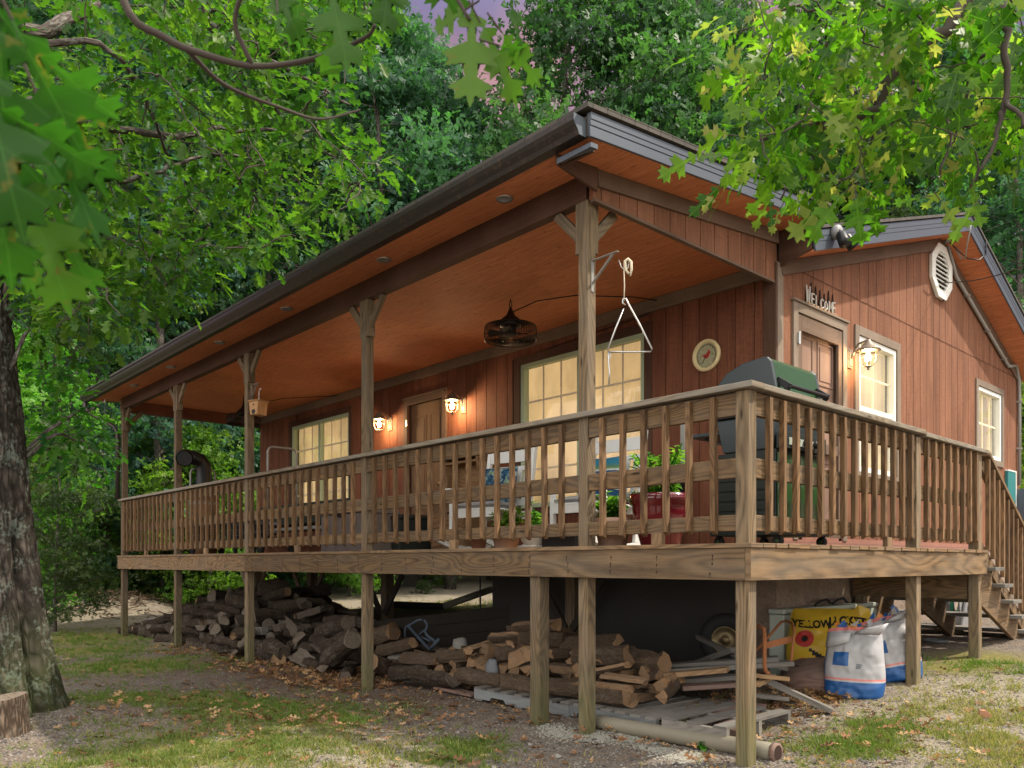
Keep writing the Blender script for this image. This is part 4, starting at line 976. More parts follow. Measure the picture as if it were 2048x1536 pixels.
def welcome():
    y0, y1, z0 = 3.005, 3.625, 2.372
    t = empty('welcome_sign', (XG+.03, y0, z0)); tag(t, 'rustic birch twig sign reading WELCOME above the gable door', 'welcome sign')
    S = {'W': [[(0, 1), (.2, 0), (.45, .75), (.7, 0), (.95, 1)]], 'E': [[(.8, 1), (.1, 1), (.1, 0), (.85, 0)], [(.1, .5), (.7, .5)]], 'L': [[(.15, 1), (.15, 0), (.85, 0)]],
         'C': [[(.9, .85), (.6, 1), (.25, .85), (.12, .5), (.25, .15), (.6, 0), (.9, .15)]], 'O': [[(.5, 1), (.15, .75), (.15, .25), (.5, 0), (.85, .25), (.85, .75), (.5, 1)]], 'M': [[(.05, 0), (.15, 1), (.5, .35), (.85, 1), (.95, 0)]]}
    w = (y1-y0)/7; H = [.16, .10, .10, .09, .085, .10, .11]
    q = MB(); k_ = MB()
    for i, ch in enumerate('WELCOME'):
        for st in S[ch]:
            pts = [Vector((XG+.040+.004*(i % 2), y0+w*(i+.06+.86*a), z0+.012+H[i]*b_)) for a, b_ in st]; q.tube(pts, .0075, 6)
    q.build('lettering', M['ceramic_white'], t)
    for i in range(7):
        yy = y0+w*(i+.5); P = []
        h = .15+.05*((i*3) % 4)/3
        k_.prism([(0, yy-.038, z0), (0, yy+.038, z0), (0, yy+.018, z0+h*.5), (0, yy+.026, z0+h*.5), (0, yy, z0+h+.03), (0, yy-.026, z0+h*.5), (0, yy-.018, z0+h*.5)], (XG+.018, 0, 0), (XG+.028, 0, 0))
    k_.build('pine_silhouettes', M['groove'], t)
    c = MB(); 
    for i in range(8): c.bar((XG+.036, y0+.02+i*.08, z0-.004), (XG+.036, y0+.07+i*.08, z0-.004), .03, .03)
    c.build('base', M['cedar'], t)
welcome()
def security():
    p = at(1672, 465, x=XR+.055); t = empty('security_light', p); tag(t, 'twin spotlight with black heads on the roof fascia', 'security light')
    b = MB(); b.lathe([(0, .045), (.05, .045), (.062, .03), (.065, -.02), (0, -.02)], 20, p, 'x'); b.build('base', M['grey_plastic'], t, smooth=True)
    for s_, dz in ((.08, -.02), (-.05, .03)):
        b = MB(); a = p+Vector((.04, s_*.4, 0)); d = Vector((.35, .55*(1 if s_ > 0 else -.4), -.75)).normalized(); e = a+d*.03
        b.tube([a, e], .016, 8); b.tube([e, e+d*.03, e+d*.10, e+d*.15], [.03, .045, .048, .050], 14); b.build('lamp_head', M['black'], t, smooth=True)
security()
# cable to the gable, coiled service wires
p0 = at(1880, 566, x=XG+.03); p1 = at(2150, 485, d=7.0)
b = MB(); b.tube([p0.lerp(p1, k/10)-Vector((0, 0, .10*math.sin(math.pi*k/10))) for k in range(11)], .006, 6); b.tube([p0, p0+Vector((.02, -.02, -.10)), p0+Vector((.02, .06, -.22)), p0+Vector((.02, .12, -.18))], .006, 6)
tag(b.build('house_cable', M['black'], smooth=True), 'thin black cable stretched from the gable wall out to the right', 'cable')
wa = at(1900, 478, x=XR-.05); pr = Vector((0, .25, -.30))
for k, (m, r, lb) in enumerate((('black', .008, 'looped black service wire hanging at the gable peak'), ('steel_grey', .009, 'pale grey service wire hanging beside the black loop at the peak'))):
    a = at(1895+k*8, 480, x=XG+.07); c = at(1975+k*4, 500-k*25, x=XR+.03); q1 = at(1925-k*10, 520+k*2, x=XG+.3)
    b = MB(); L_ = [a, a.lerp(q1, .5)+Vector((.02, 0, -.02)), q1, q1.lerp(c, .5)+Vector((0, 0, -.06)), c]
    if k == 0: L_ = [a, at(1915, 500, x=XG+.2), at(1935, 517, x=XG+.25), at(1958, 520, x=XR), at(1972, 508, x=XR+.03), at(1972, 480, x=XR+.05)]
    else: L_ = [a, at(1922, 517, x=XG+.2), at(1931, 514, x=XG+.25), at(1934, 490, x=XR), at(1940, 462, x=XR+.06), at(1942, 445, x=XR+.06)]
    b.tube(L_, r, 6); tag(b.build('service_wire', M[m], smooth=True), lb, 'wire')
# ------------------------------------------------------------------ porch: brackets, triangle, birdhouse
def bracket(name, x, y, z, label, mat, arm=.24):
    t = empty(name, (x, y, z)); tag(t, label, 'bracket', 'metal shelf brackets on the posts')
    b = MB(); b.bar((x+.003, y, z-.21), (x+.003, y, z+.01), .025, .004, (1, 0, 0)); b.build('wall_plate', M[mat], t)
    b = MB(); b.bar((x, y, z+.01), (x+arm, y, z+.012), .025, .004, (0, 0, 1)); b.build('arm', M[mat], t)
    b = MB(); b.bar((x+.006, y, z-.15), (x+arm*.82, y, z+.006), .022, .005, (1, 0, -1)); b.build('strut', M[mat], t)
    return t
bx = POSTS[0]+.0445
zb = at(1187, 522, x=bx, y=None).z
bracket('shelf_bracket', bx, .05, at(1187, 524, y=.05).z, 'black steel bracket on the tall post that carries the dinner triangle', 'steel_grey')
b3 = POSTS[2]+.0445
bracket('shelf_bracket', b3, .05, at(505, 772, y=.05).z, 'pale bracket on the far post that carries the birdhouse', 'steel', .2)
def triangle():
    A = at(1250, 605, x=bx+.22); d = (A-CAM).dot(FWD)
    P = lambda u, v: at(u, v, d=d)
    t = empty('dinner_triangle', A); tag(t, 'steel dinner triangle hanging by a cord from the post bracket', 'dinner triangle')
    b = MB(); b.tube([P(1247, 618), P(1232, 655), P(1215, 700), P(1217, 704), P(1260, 704), P(1302, 703), P(1304, 698), P(1280, 650), P(1256, 606), P(1252, 597), P(1246, 598), P(1245, 606), P(1251, 610)], .0065, 8); b.build('bar', M['steel'], t, smooth=True)
    b = MB(); b.tube([P(1218, 704), P(1217, 722), P(1219, 745), P(1218, 769)], .006, 8); b.tube([P(1219, 703), P(1222, 712), P(1217, 722), P(1215, 712), P(1219, 703)], .003, 6); b.build('striker', M['steel'], t, smooth=True)
    b = MB(); b.tube([P(1248, 602), P(1249, 570), P(1248, 540)], .004, 6); b.tube([P(1248, 540), P(1250, 522), P(1256, 518), P(1262, 524), P(1263, 538), P(1261, 552)], [.006, .010, .011, .011, .009, .006], 8); b.tube([P(1250, 521), P(1252, 540), P(1258, 548)], .009, 8); b.build('cord', M['rope'], t, smooth=True)
    b = MB(); b.tube([P(1237, 520), P(1243, 535), P(1250, 541), P(1256, 536), P(1257, 524)], .004, 6); b.build('hook', M['steel'], t, smooth=True)
triangle()
def birdhouse():
    c = at(518, 818, x=b3+.20); t = empty('birdhouse', c, R(20)); tag(t, 'small cedar birdhouse hanging under the far end of the porch', 'birdhouse')
    def L(b, n, m, **k): o = b.build(n, m, None, **k); o.parent = t; return o
    b = MB(); w = .080; P = [(-w, 0, .08), (w, 0, .08), (w*.68, 0, -.08), (-w*.68, 0, -.08)]
    b.prism(P, (0, -.09, 0), (0, .07, 0)); L(b, 'body', M['cedar'], bevel=.004)
    b = MB(); b.bar((-w*1.08, -.005, .088), (w*1.08, -.005, .088), .19, .015); L(b, 'lid', M['cedar'])
    b = MB(); b.lathe([(0, -.001), (.03, -.001), (.03, 0), (0, 0)], 16, (0, -.0905, -.045), 'y'); b.lathe([(0, -.001), (.012, -.001), (.012, 0), (0, 0)], 12, (0, -.0905, .04), 'y'); L(b, 'entrance_hole', M['black'])
    b = MB(); z1 = at(518, 775, x=b3+.20).z-c.z; b.tube([(0, 0, .115), (0, 0, z1-.05), (.012, 0, z1-.02), (.03, 0, z1-.035), (.03, 0, z1-.01)], .004, 6); L(b, 'wire', M['steel'])
birdhouse()
# ------------------------------------------------------------------ grill
def grill():
    y0, y1, xf, xb = 1.09, 1.79, -.45, -.955
    t = empty('gas_grill', ((xf+xb)/2, (y0+y1)/2, 0)); tag(t, 'green gas grill on castors with its lid shut, by the deck corner', 'grill')
    prof = [(xb-.03, .98), (xb-.025, 1.12), (xb+.03, 1.25), (xb+.11, 1.325), (xb+.24, 1.375), (xf-.10, 1.395), (xf-.06, 1.388), (xf-.03, 1.355), (xf+.03, 1.07), (xf+.035, 1.03), (xf+.01, .98)]
    n = len(prof); b = MB()
    for i in range(n):
        j = (i+1) % n; b.face([(prof[i][0], y0+.035, prof[i][1]), (prof[j][0], y0+.035, prof[j][1]), (prof[j][0], y1-.035, prof[j][1]), (prof[i][0], y1-.035, prof[i][1])][::-1])
    lid = b.build('lid', M['grill_green'], t)
    for a, c in ((y0, y0+.036), (y1-.036, y1)):
        b = MB(); b.prism([(x+.004*(1 if x > (xf+xb)/2 else -1), 0, z+.004) for x, z in prof], (0, a, 0), (0, c, 0)); b.build('lid_end', M['grill_dark'], lid, bevel=.010)
    b = MB(); b.tube([(xf+.085, y0+.06, 1.165), (xf+.085, y1-.06, 1.165)], .016, 10)
    for yy in (y0+.06, y1-.06): b.bar((xf-.01, yy, 1.225), (xf+.09, yy, 1.155), .035, .05); b.bar((xf+.02, yy, 1.09), (xf+.088, yy, 1.165), .03, .03)
    b.build('handle', M['black'], lid, bevel=.004)
    b = MB(); b.prism([(xb, 0, .975), (xf+.02, 0, .975), (xf-.03, 0, .72), (xb+.06, 0, .72)], (0, y0+.02, 0), (0, y1-.02, 0)); b.build('firebox', M['grill_dark'], t, bevel=.01)
    b = MB(); b.slab(xf+.0, xf+.06, y0+.03, y1-.03, .72, .84); b.slab(xf+.061, xf+.064, y0+.10, y1-.20, .745, .80, 1); b.build('control_panel', [M['grill_body'], M['white_plastic']], t, bevel=.006)
    for yy in (y0+.18, y0+.33, y0+.48):
        b = MB(); b.lathe([(.028, 0), (.028, .02), (.015, .035), (0, .035)], 14, (xf+.065, yy, .775), 'x'); b.build('knob', M['black'], t)
    b = MB(); b.slab(xb+.02, xf+.0, y0+.02, y1-.02, .12, .715)
    for k in range(6): b.slab(xb+.03, xf-.01, y0+.012, y0+.0195, .20+k*.075, .255+k*.075)
    b.build('cabinet', M['grill_body'], t, bevel=.006)
    b = MB(); b.slab(xf+.001, xf+.02, y0+.03, (y0+y1)/2-.004, .14, .69); b.slab(xf+.001, xf+.02, (y0+y1)/2+.004, y1-.03, .14, .69); b.build('cabinet_door', M['grill_green'], t, bevel=.006)
    b = MB(); b.slab(xb-.02, xf+.06, y0-.03, y1+.03, .085, .118); b.build('base_frame', M['grill_body'], t, bevel=.004)
    for xx in (xb+.03, xf+.02):
        for yy in (y0+.02, y1-.02):
            b = MB(); b.lathe([(.0, -.016), (.038, -.016), (.042, -.008), (.042, .008), (.038, .016), (0, .016)], 18, (xx, yy, .0435), 'x' if 0 else 'y'); w = b.build('castor', M['rubber'], t, smooth=False)
            b = MB(); b.lathe([(0, -.019), (.014, -.019), (.014, .019), (0, .019)], 12, (xx, yy, .0435), 'y'); b.build('hub', M['sack_white'] if 0 else M['grill_green'], w)
            b = MB(); b.bar((xx, yy, .085), (xx, yy, .06), .03, .05); b.build('fork', M['black'], w)
    b = MB(); b.slab(xb-.30, xb-.005, y0+.10, y1-.08, .885, .915); b.bar((xb-.005, y0+.2, .80), (xb-.22, y0+.2, .885), .02, .02); b.build('side_shelf', M['grill_dark'], t, bevel=.008)
grill()
def brush():
    p = at(1366, 880, y=.95); t = empty('grill_brush', p); tag(t, 'long handled brush with black bristles hanging beside the grill', 'brush')
    b = MB(); b.bar(p+Vector((0, 0, .16)), p+Vector((0, 0, -.18)), .045, .012, (0, 1, 0)); b.tube([p+Vector((0, 0, -.18)), p+Vector((-.01, 0, -.30))], .009, 8); b.build('handle', M['steel_grey'], t, bevel=.004)
    b = MB()
    for k in range(160):
        a = Vector((-.015+random.uniform(-.02, .02), random.uniform(-.03, .03), -.30-random.random()*.16)); b.tube([p+a, p+a+Vector((random.uniform(-.05, .05), random.uniform(-.04, .04), -.03))], .0025, 3, cap=False)
    b.build('bristles', M['black'], t)
brush()
# ------------------------------------------------------------------ rocking chairs
def rocker(loc, rz, label):
    """white rocking chair facing local -y"""
    t = empty('rocking_chair', loc, rz); tag(t, label, 'rocking chair', 'white rocking chairs on the porch')
    def L(b, n, m, **k): o = b.build(n, m, None, **k); o.parent = t; return o
    W = .29
    for s_ in (-1, 1):
        x = s_*W
        b = MB(); P = [(x, -.50+k*.11, .022+.16*((-.50+k*.11-.0)/.62)**2) for k in range(11)]; b2 = [Vector(p) for p in P]
        for p, q in zip(b2, b2[1:]): b.bar(p, q, .032, .05)
        L(b, 'rocker', M['white_wood'])
        b = MB(); b.bar((x, -.25, .06), (x, -.25, .60), .04, .05, (0, 1, 0)); L(b, 'front_leg', M['white_wood'], bevel=.004)
        b = MB(); b.bar((x, .22, .06), (x, .38, 1.12), .035, .06, (0, 1, 0)); L(b, 'back_post', M['white_wood'], bevel=.006)
        b = MB(); b.bar((x*1.04, -.32, .615), (x*1.04, .32, .615), .075, .025); L(b, 'armrest', M['white_wood'], bevel=.006)
        b = MB(); b.bar((x, -.25, .17), (x, .24, .17), .03, .04); L(b, 'side_rail', M['white_wood'])
    b = MB(); b.bar((-W, -.26, .37), (W, -.26, .37), .025, .085); b.bar((-W, .22, .36), (W, .22, .36), .025, .07)
    for k in range(6): b.bar((-W, -.24+k*.085, .412-k*.004), (W, -.24+k*.085, .412-k*.004), .07, .018)
    L(b, 'seat', M['white_wood'], bevel=.003)
    b = MB(); b.bar((-W, .355, .99), (W, .355, .99), .022, .12); b.bar((-W, .33, .86), (W, .33, .86), .022, .045); b.bar((-W, .26, .50), (W, .26, .50), .022, .06)
    for k in range(6): x = -W+.06+k*.092; b.bar((x, .263, .53), (x, .325, .84), .055, .014, (0, 1, 0))
    L(b, 'backrest', M['white_wood'], bevel=.003)
    return t
def pillow(name, loc, rot, w, h, th, m, label, cat, group=None):
    V, F = [], []; n = 14
    for sgn in (1, -1):
        for j in range(n+1):
            for i in range(n+1):
                a, c = -1+2*i/n, -1+2*j/n; k = (max(0, 1-a**4)*max(0, 1-c**4))**.5; pin = 1-.06*(1-abs(a*c))
                V.append((a*w/2*pin, c*h/2*pin, sgn*th/2*k+.006*noise.noise(Vector((a*2, c*2, sgn)))))
    for s_ in range(2):
        o = s_*(n+1)**2
        for j in range(n):
            for i in range(n):
                q = [o+j*(n+1)+i, o+j*(n+1)+i+1, o+(j+1)*(n+1)+i+1, o+(j+1)*(n+1)+i]; F.append(q if s_ == 0 else q[::-1])
    b = MB(); b.raw(V, F); o = b.build(name, m, smooth=True); o.location = loc; o.rotation_euler = rot; tag(o, label, cat, group); return o
c1 = at(980, 1060, y=1.05); RZ1 = R(10)
rocker((c1.x, 1.05, 0), RZ1, 'white rocking chair with a blue floral pillow, beside the wooden cabinet')
c2 = at(1190, 1060, y=1.25); RZ2 = R(4)
rocker((c2.x, 1.25, 0), RZ2, 'white rocking chair with a striped pillow, in front of the double window')
def onchair(c, rz, p): v = Matrix.Rotation(rz, 4, 'Z') @ Vector(p); return Vector((c[0], c[1], 0))+v
for (c, rz, y, m, lb) in (((c1.x, 1.05), RZ1, 0, 'floral', 'blue floral pillow resting against the left rocking chair back'), ((c2.x, 1.25), RZ2, 0, 'stripes', 'blue and green striped pillow on the rocking chair nearer the grill')):
    pillow('throw_pillow', onchair(c, rz, (0, .14, .66)), (R(78), 0, rz), .44, .42, .14, M[m], lb, 'pillow', 'pillows on the rocking chairs')
    pillow('seat_cushion', onchair(c, rz, (0, -.03, .452)), (0, 0, rz), .54, .46, .085, M['cushion_grey'], 'grey seat cushion on the rocking chair with the '+('floral' if m == 'floral' else 'striped')+' pillow', 'cushion', 'seat cushions')
# ------------------------------------------------------------------ pots and plants
OAKV = None
def plant_leaves(name, n, h, spread, ll, lw, parent, base, droop=.5):
    tv = np.array([(0, 0, 0), (.3, .5, .06), (.7, .42, .02), (1, 0, -.12), (.7, -.42, .02), (.3, -.5, .06), (.5, 0, -.03)]); tv[:, 1] *= lw
    tf = [(0, 6, 1), (1, 6, 2), (2, 6, 3), (3, 6, 4), (4, 6, 5), (5, 6, 0)]
    pos, xd, nr, sz, st = [], [], [], [], MB()
    ns = max(4, n//14)
    for k in range(ns):
        a = random.random()*6.283; top = Vector((math.cos(a), math.sin(a), 0))*spread*random.random()**.5+Vector((0, 0, h*random.uniform(.5, 1)))
        r0 = Vector((random.uniform(-.3, .3)*spread, random.uniform(-.3, .3)*spread, 0)); st.tube([base+r0, base+r0.lerp(top, .5)+Vector((0, 0, h*.08)), base+top], .004, 4)
        for j in range(14):
            t = random.uniform(.15, 1); p = r0.lerp(top, t); b_ = random.random()*6.283; d = Vector((math.cos(b_), math.sin(b_), random.uniform(-droop, .5)))
            pos.append(base+p); xd.append(d); nr.append(Vector((d.x*-.4, d.y*-.4, 1))); sz.append(ll*random.uniform(.6, 1.2))
    o = scatter(name, tv, tf, frames(xd, nr, sz), np.array([tuple(p) for p in pos]), M['plant'], parent, rng.random(len(pos)))
    st.build('stems', M['plant'], parent); return o
def pot(name, p, r, h, mat, label, plant=None, saucer=False, shape='std', plabel=None):
    t = empty(name, p); tag(t, label, 'flower pot', 'flower pots along the porch railing')
    p = Vector(p); z0 = .014 if saucer else 0
    prof = {'std': [(0, 0), (.70*r, 0), (.92*r, .80*h), (1.0*r, .80*h), (1.0*r, h), (.90*r, h), (.86*r, .88*h), (0, .88*h)],
            'bowl': [(0, 0), (.62*r, 0), (.85*r, .35*h), (.98*r, .78*h), (1.02*r, .9*h), (1.04*r, h), (.92*r, h), (.88*r, .85*h), (0, .85*h)],
            'urn': [(0, 0), (.62*r, 0), (.66*r, .06*h), (.80*r, .35*h), (.93*r, .72*h), (.93*r, .78*h), (1.04*r, .86*h), (1.05*r, h), (.93*r, h), (.88*r, .9*h), (0, .9*h)]}[shape]
    b = MB(); b.lathe(prof[:-1], 28, p+Vector((0, 0, z0))); b.build('vessel', M[mat], t, smooth=True).data
    b = MB(); b.lathe([(0, prof[-1][1]), (prof[-2][0], prof[-1][1])], 20, p+Vector((0, 0, z0))); b.build('soil', M['soil'], t)
    if saucer: b = MB(); b.lathe([(0, 0), (.8*r, 0), (.98*r, .022), (.9*r, .02), (0, .012)], 24, p); b.build('saucer', M[mat], t, smooth=True)
    if plant:
        n, ph, sp, ll, lw, dr = plant; q = empty('pot_plant', p+Vector((0, 0, h*.86))); tag(q, plabel, 'plant', 'plants in the porch pots'); plant_leaves('leaves', n, ph, sp, ll, lw, q, p+Vector((0, 0, h*.86)), dr)
def pp(u, y): return (at(u, 1080, y=y).x, y, .001)
pot('flower_pot', pp(957, .32), .085, .14, 'terracotta', 'small terracotta pot, leftmost of the row behind the railing')
pot('flower_pot', pp(1012, .30), .135, .17, 'terracotta_pale', 'wide pale terracotta pot beside the white bowl', (150, .22, .20, .07, .6, .9), False, 'std', 'leafy green herb spilling out of the wide pale terracotta pot')
pot('flower_pot', pp(1069, .28), .13, .15, 'ceramic_white', 'white glazed bowl planter standing on a saucer', (55, .30, .10, .09, .42, .5), True, 'bowl', 'thin upright seedling growing in the white bowl planter')
pot('flower_pot', pp(1225, .30), .145, .21, 'terracotta_pale', 'pale beige clay pot between the tall post and the red pot', (190, .24, .18, .075, .75, .8), False, 'std', 'bright basil like plant in the pale beige clay pot')
pot('flower_pot', pp(1320, .42), .215, .37, 'ceramic_red', 'large glossy red pot with a bushy plant', (480, .40, .22, .095, .26, .6), False, 'urn', 'tall bushy narrow leaved plant in the large red pot')
b = MB(); q = pp(1133, .34); b.prism([(-.17, -.09, 0), (.17, -.09, 0), (.17, .09, 0), (-.17, .09, 0)], Vector(q)+Vector((0, 0, .0)), Vector(q)+Vector((0, 0, .012)))
for y_ in (-.09, .09): b.bar(Vector(q)+Vector((-.18, y_, .05)), Vector(q)+Vector((.18, y_, .05)), .012, .10)
for x_ in (-.175, .175): b.bar(Vector(q)+Vector((x_, -.084, .05)), Vector(q)+Vector((x_, .084, .05)), .012, .10)
tag(b.build('planter_tray', M['black'], bevel=.003), 'low black planter tray between white bowl and tall post', 'tray')
# ------------------------------------------------------------------ cabinet, boxes, carts along the wall
def hutch():
    x0, x1 = at(862, 1000, y=1.9).x, at(931, 1000, y=1.9).x; y0, y1 = 1.90, 2.35; t = empty('porch_cabinet', ((x0+x1)/2, 2.1, 0)); tag(t, 'brown wooden cabinet with chevron doors and an open upper shelf', 'cabinet')
    b = MB(); b.slab(x0, x1, y0, y1, .05, .62); b.slab(x0-.02, x1+.02, y0-.02, y1, .621, .65); b.build('carcass', M['cabinet'], t, bevel=.004)
    m = (x0+x1)/2
    for a, c, s_ in ((x0+.02, m-.006, 1), (m+.006, x1-.02, -1)):
        b = MB()
        for k in range(7): z = .10+k*.06; b.bar((a, y0-.006, z+(.04 if s_ < 0 else 0)), (c, y0-.006, z+(.04 if s_ > 0 else 0)), .012, .055)
        d = b.build('cabinet_door', M['cabinet'], t); b = MB(); b.lathe([(0, -.03), (.014, -.026), (.012, -.01), (.006, 0)], 10, ((c-.04) if s_ > 0 else (a+.04), y0-.012, .50), 'y'); b.build('knob', M['black'], d)
    b = MB(); b.slab(x0, x1, y1-.03, y1, .651, 1.20); b.slab(x0-.02, x1+.02, y0+.16, y1, 1.201, 1.235); b.slab(x0, x1, y0+.2, y1-.031, 1.14, 1.17)
    for xx in (x0, x1-.03): b.prism([(0, y1-.031, .651), (0, y0+.05, .651), (0, y0+.10, .72), (0, y0+.22, .82), (0, y0+.24, .95), (0, y0+.19, 1.1), (0, y0+.18, 1.20), (0, y1-.031, 1.20)], (xx, 0, 0), (xx+.03, 0, 0))
    b.build('upper_shelf', M['cabinet'], t, bevel=.003)
    b = MB(); b.lathe([(0, 0), (.08, 0), (.09, .05), (.05, .08), (0, .08)], 14, (m-.05, 2.12, .651)); tag(b.build('yellow_bowl', M['yellow'], smooth=True), 'yellow bowl standing on the wooden cabinet', 'bowl')
hutch()
def box(name, u0, u1, y0, y1, h, m, label, cat, lid=True, ribs=0):
    x0, x1 = at(u0, 1050, y=y0).x, at(u1, 1050, y=y0).x; t = empty(name, ((x0+x1)/2, (y0+y1)/2, 0)); tag(t, label, cat)
    b = MB(); b.slab(x0, x1, y0, y1, .012, h-.07)
    for k in range(ribs): xx = x0+(x1-x0)*(k+.5)/ribs; b.slab(xx-.012, xx+.012, y0-.008, y0-.0005, .03, h-.09)
    b.build('body', m, t, bevel=.012)
    b = MB(); b.slab(x0-.015, x1+.015, y0-.02, y1+.01, h-.065, h-.02); b.slab(x0+.03, x1-.03, y0+.03, y1-.03, h-.0195, h); b.build('lid', m, t, bevel=.012)
    b = MB(); b.slab((x0+x1)/2-.06, (x0+x1)/2+.06, y0-.032, y0-.0205, h-.10, h-.03); b.build('latch', M['black'], t, bevel=.003)
box('storage_box', 642, 722, 1.05, 1.62, .57, M['taupe_plastic'], 'taupe plastic deck box behind the railing, left of the second post', 'deck box', ribs=4)
box('storage_box', 740, 800, 1.5, 2.0, .50, M['grill_body'], 'black lidded box between the second post and the cabinet', 'deck box', ribs=3)
def cart():
    y0, y1 = .55, 1.05; x0, x1 = at(405, 1040, y=.8).x, at(566, 1040, y=.8).x
    t = empty('mesh_cart', ((x0+x1)/2, .8, 0)); tag(t, 'long black mesh platform cart with a tall hoop handle at each end', 'cart')
    b = MB(); b.slab(x0, x1, y0, y1, .20, .235)
    for k in range(int((x1-x0)/.05)): x = x0+.02+k*.05; b.bar((x, y0, .24), (x+.12 if x+.12 < x1 else x1, y0, .44), .006, .006, (0, 1, 0)); b.bar((x, y0+.006, .44), (x+.12 if x+.12 < x1 else x1, y0+.006, .24), .006, .006, (0, 1, 0))
    b.bar((x0, y0, .445), (x1, y0, .445), .02, .02); b.build('mesh_bed', M['mesh_black'], t)
    for x, zt, w in ((x1-.02, at(560, 897, y=.8).z, .42), (x0+.02, at(415, 937, y=.8).z, .40)):
        b = MB(); c = .8
        P = [(x, c-w/2, .22), (x, c-w/2, zt-.07), (x, c-w/2+.02, zt-.02), (x, c-w/2+.07, zt)]; P += [(p[0], 2*c-p[1], p[2]) for p in P[::-1]]; b.tube([Vector(p) for p in P], .016, 8); b.build('hoop_handle', M['steel_grey'], t, smooth=True)
    for x in (x0+.2, x1-.2):
        for y in (y0+.02, y1-.02): b = MB(); b.lathe([(0, -.03), (.07, -.03), (.095, -.02), (.095, .02), (.07, .03), (0, .03)], 16, (x, y, .096), 'y'); b.build('wheel', M['rubber'], t)
    xm = (x0+x1)/2
    pillow('stacked_cushion', (xm+.35, .80, .30), (0, 0, 0), 1.0, .46, .13, M['cushion_blue'], 'slate blue cushion, lower of the two lying on the mesh cart', 'cushion', 'cushions on the mesh cart')
    pillow('stacked_cushion', (xm+.38, .82, .42), (0, 0, R(4)), .95, .46, .13, M['cushion_blue'], 'slate blue cushion, upper of the two lying on the mesh cart', 'cushion', 'cushions on the mesh cart')
    pillow('dark_tarp', (xm+.75, 1.75, .66), (R(12), 0, 0), .9, .3, .10, M['black'], 'crumpled black cover draped over the grey bench', 'cover')
    # keg with a stove pipe elbow
    KY = .75; k = at(408, 985, y=KY); tk = empty('keg', (k.x, KY, 0)); tag(tk, 'tan barrel standing near the far end of the porch', 'barrel')
    b = MB(); b.lathe([(0, 0), (.19, 0), (.21, .15), (.225, .45), (.21, .78), (.20, .92), (.225, .93), (.23, .97), (0, .97)], 24, (k.x, KY, .002)); b.build('drum', M['barrel'], tk, smooth=True)
    b = MB()
    for z in (.12, .8): b = MB(); b.lathe([(.208, z), (.222, z), (.222, z+.04), (.208, z+.04)], 24, (k.x, KY, .002)); b.build('hoop', M['steel_grey'], tk)
    e = at(369, 917, y=-.10); tp = empty('stove_pipe', (k.x, KY, .98)); tag(tp, 'black stove pipe elbow rising from the barrel', 'stove pipe')
    zc = at(400, 920, y=KY).z; b = MB(); P = [Vector((k.x, KY, .975)), Vector((k.x, KY, max(1.0, zc-.20))), Vector((k.x-.01, KY, zc-.11)), Vector((k.x-.01, KY-.06, zc-.03)), Vector((k.x-.005, KY-.17, zc+.01)), Vector((k.x, KY-.35, zc+.02)), Vector((e.x, -.10, e.z))]
    b.tube(P, [.14, .115, .112, .112, .112, .11, .112], 20, cap=False); b.build('elbow', M['duct'], tp, smooth=True)
    b = MB()
    for i in (1, 2, 3, 4): 
        d = (P[i+1]-P[i-1]).normalized(); b = MB(); b.tube([P[i]-d*.006, P[i]+d*.006], .118, 20, cap=False); b.build('collar', M['black'], tp)
    b = MB(); b.tube([P[-1], P[-1]-(P[-1]-P[-2]).normalized()*.02], .10, 20); b.build('pipe_mouth', M['black'], tp)
    # grey bench behind
    xb0, xb1 = at(455, 1000, y=1.75).x, at(640, 1000, y=1.75).x; tb = empty('porch_bench', ((xb0+xb1)/2, 2.0, 0)); tag(tb, 'dark grey bench against the wall under the far window', 'bench')
    b = MB(); b.slab(xb0, xb1, 1.80, 2.25, .40, .45); b.build('seat', M['grey_plastic'], tb, bevel=.01)
    b = MB(); b.bar((xb0, 2.30, .72), (xb1, 2.30, .72), .03, .35); b.build('backrest', M['grill_body'], tb, bevel=.01)
    for x in (xb0+.08, xb1-.08):
        for y in (1.86, 2.22): b = MB(); b.slab(x-.03, x+.03, y-.03, y+.03, .001, .399); b.build('leg', M['grill_body'], tb)
cart()
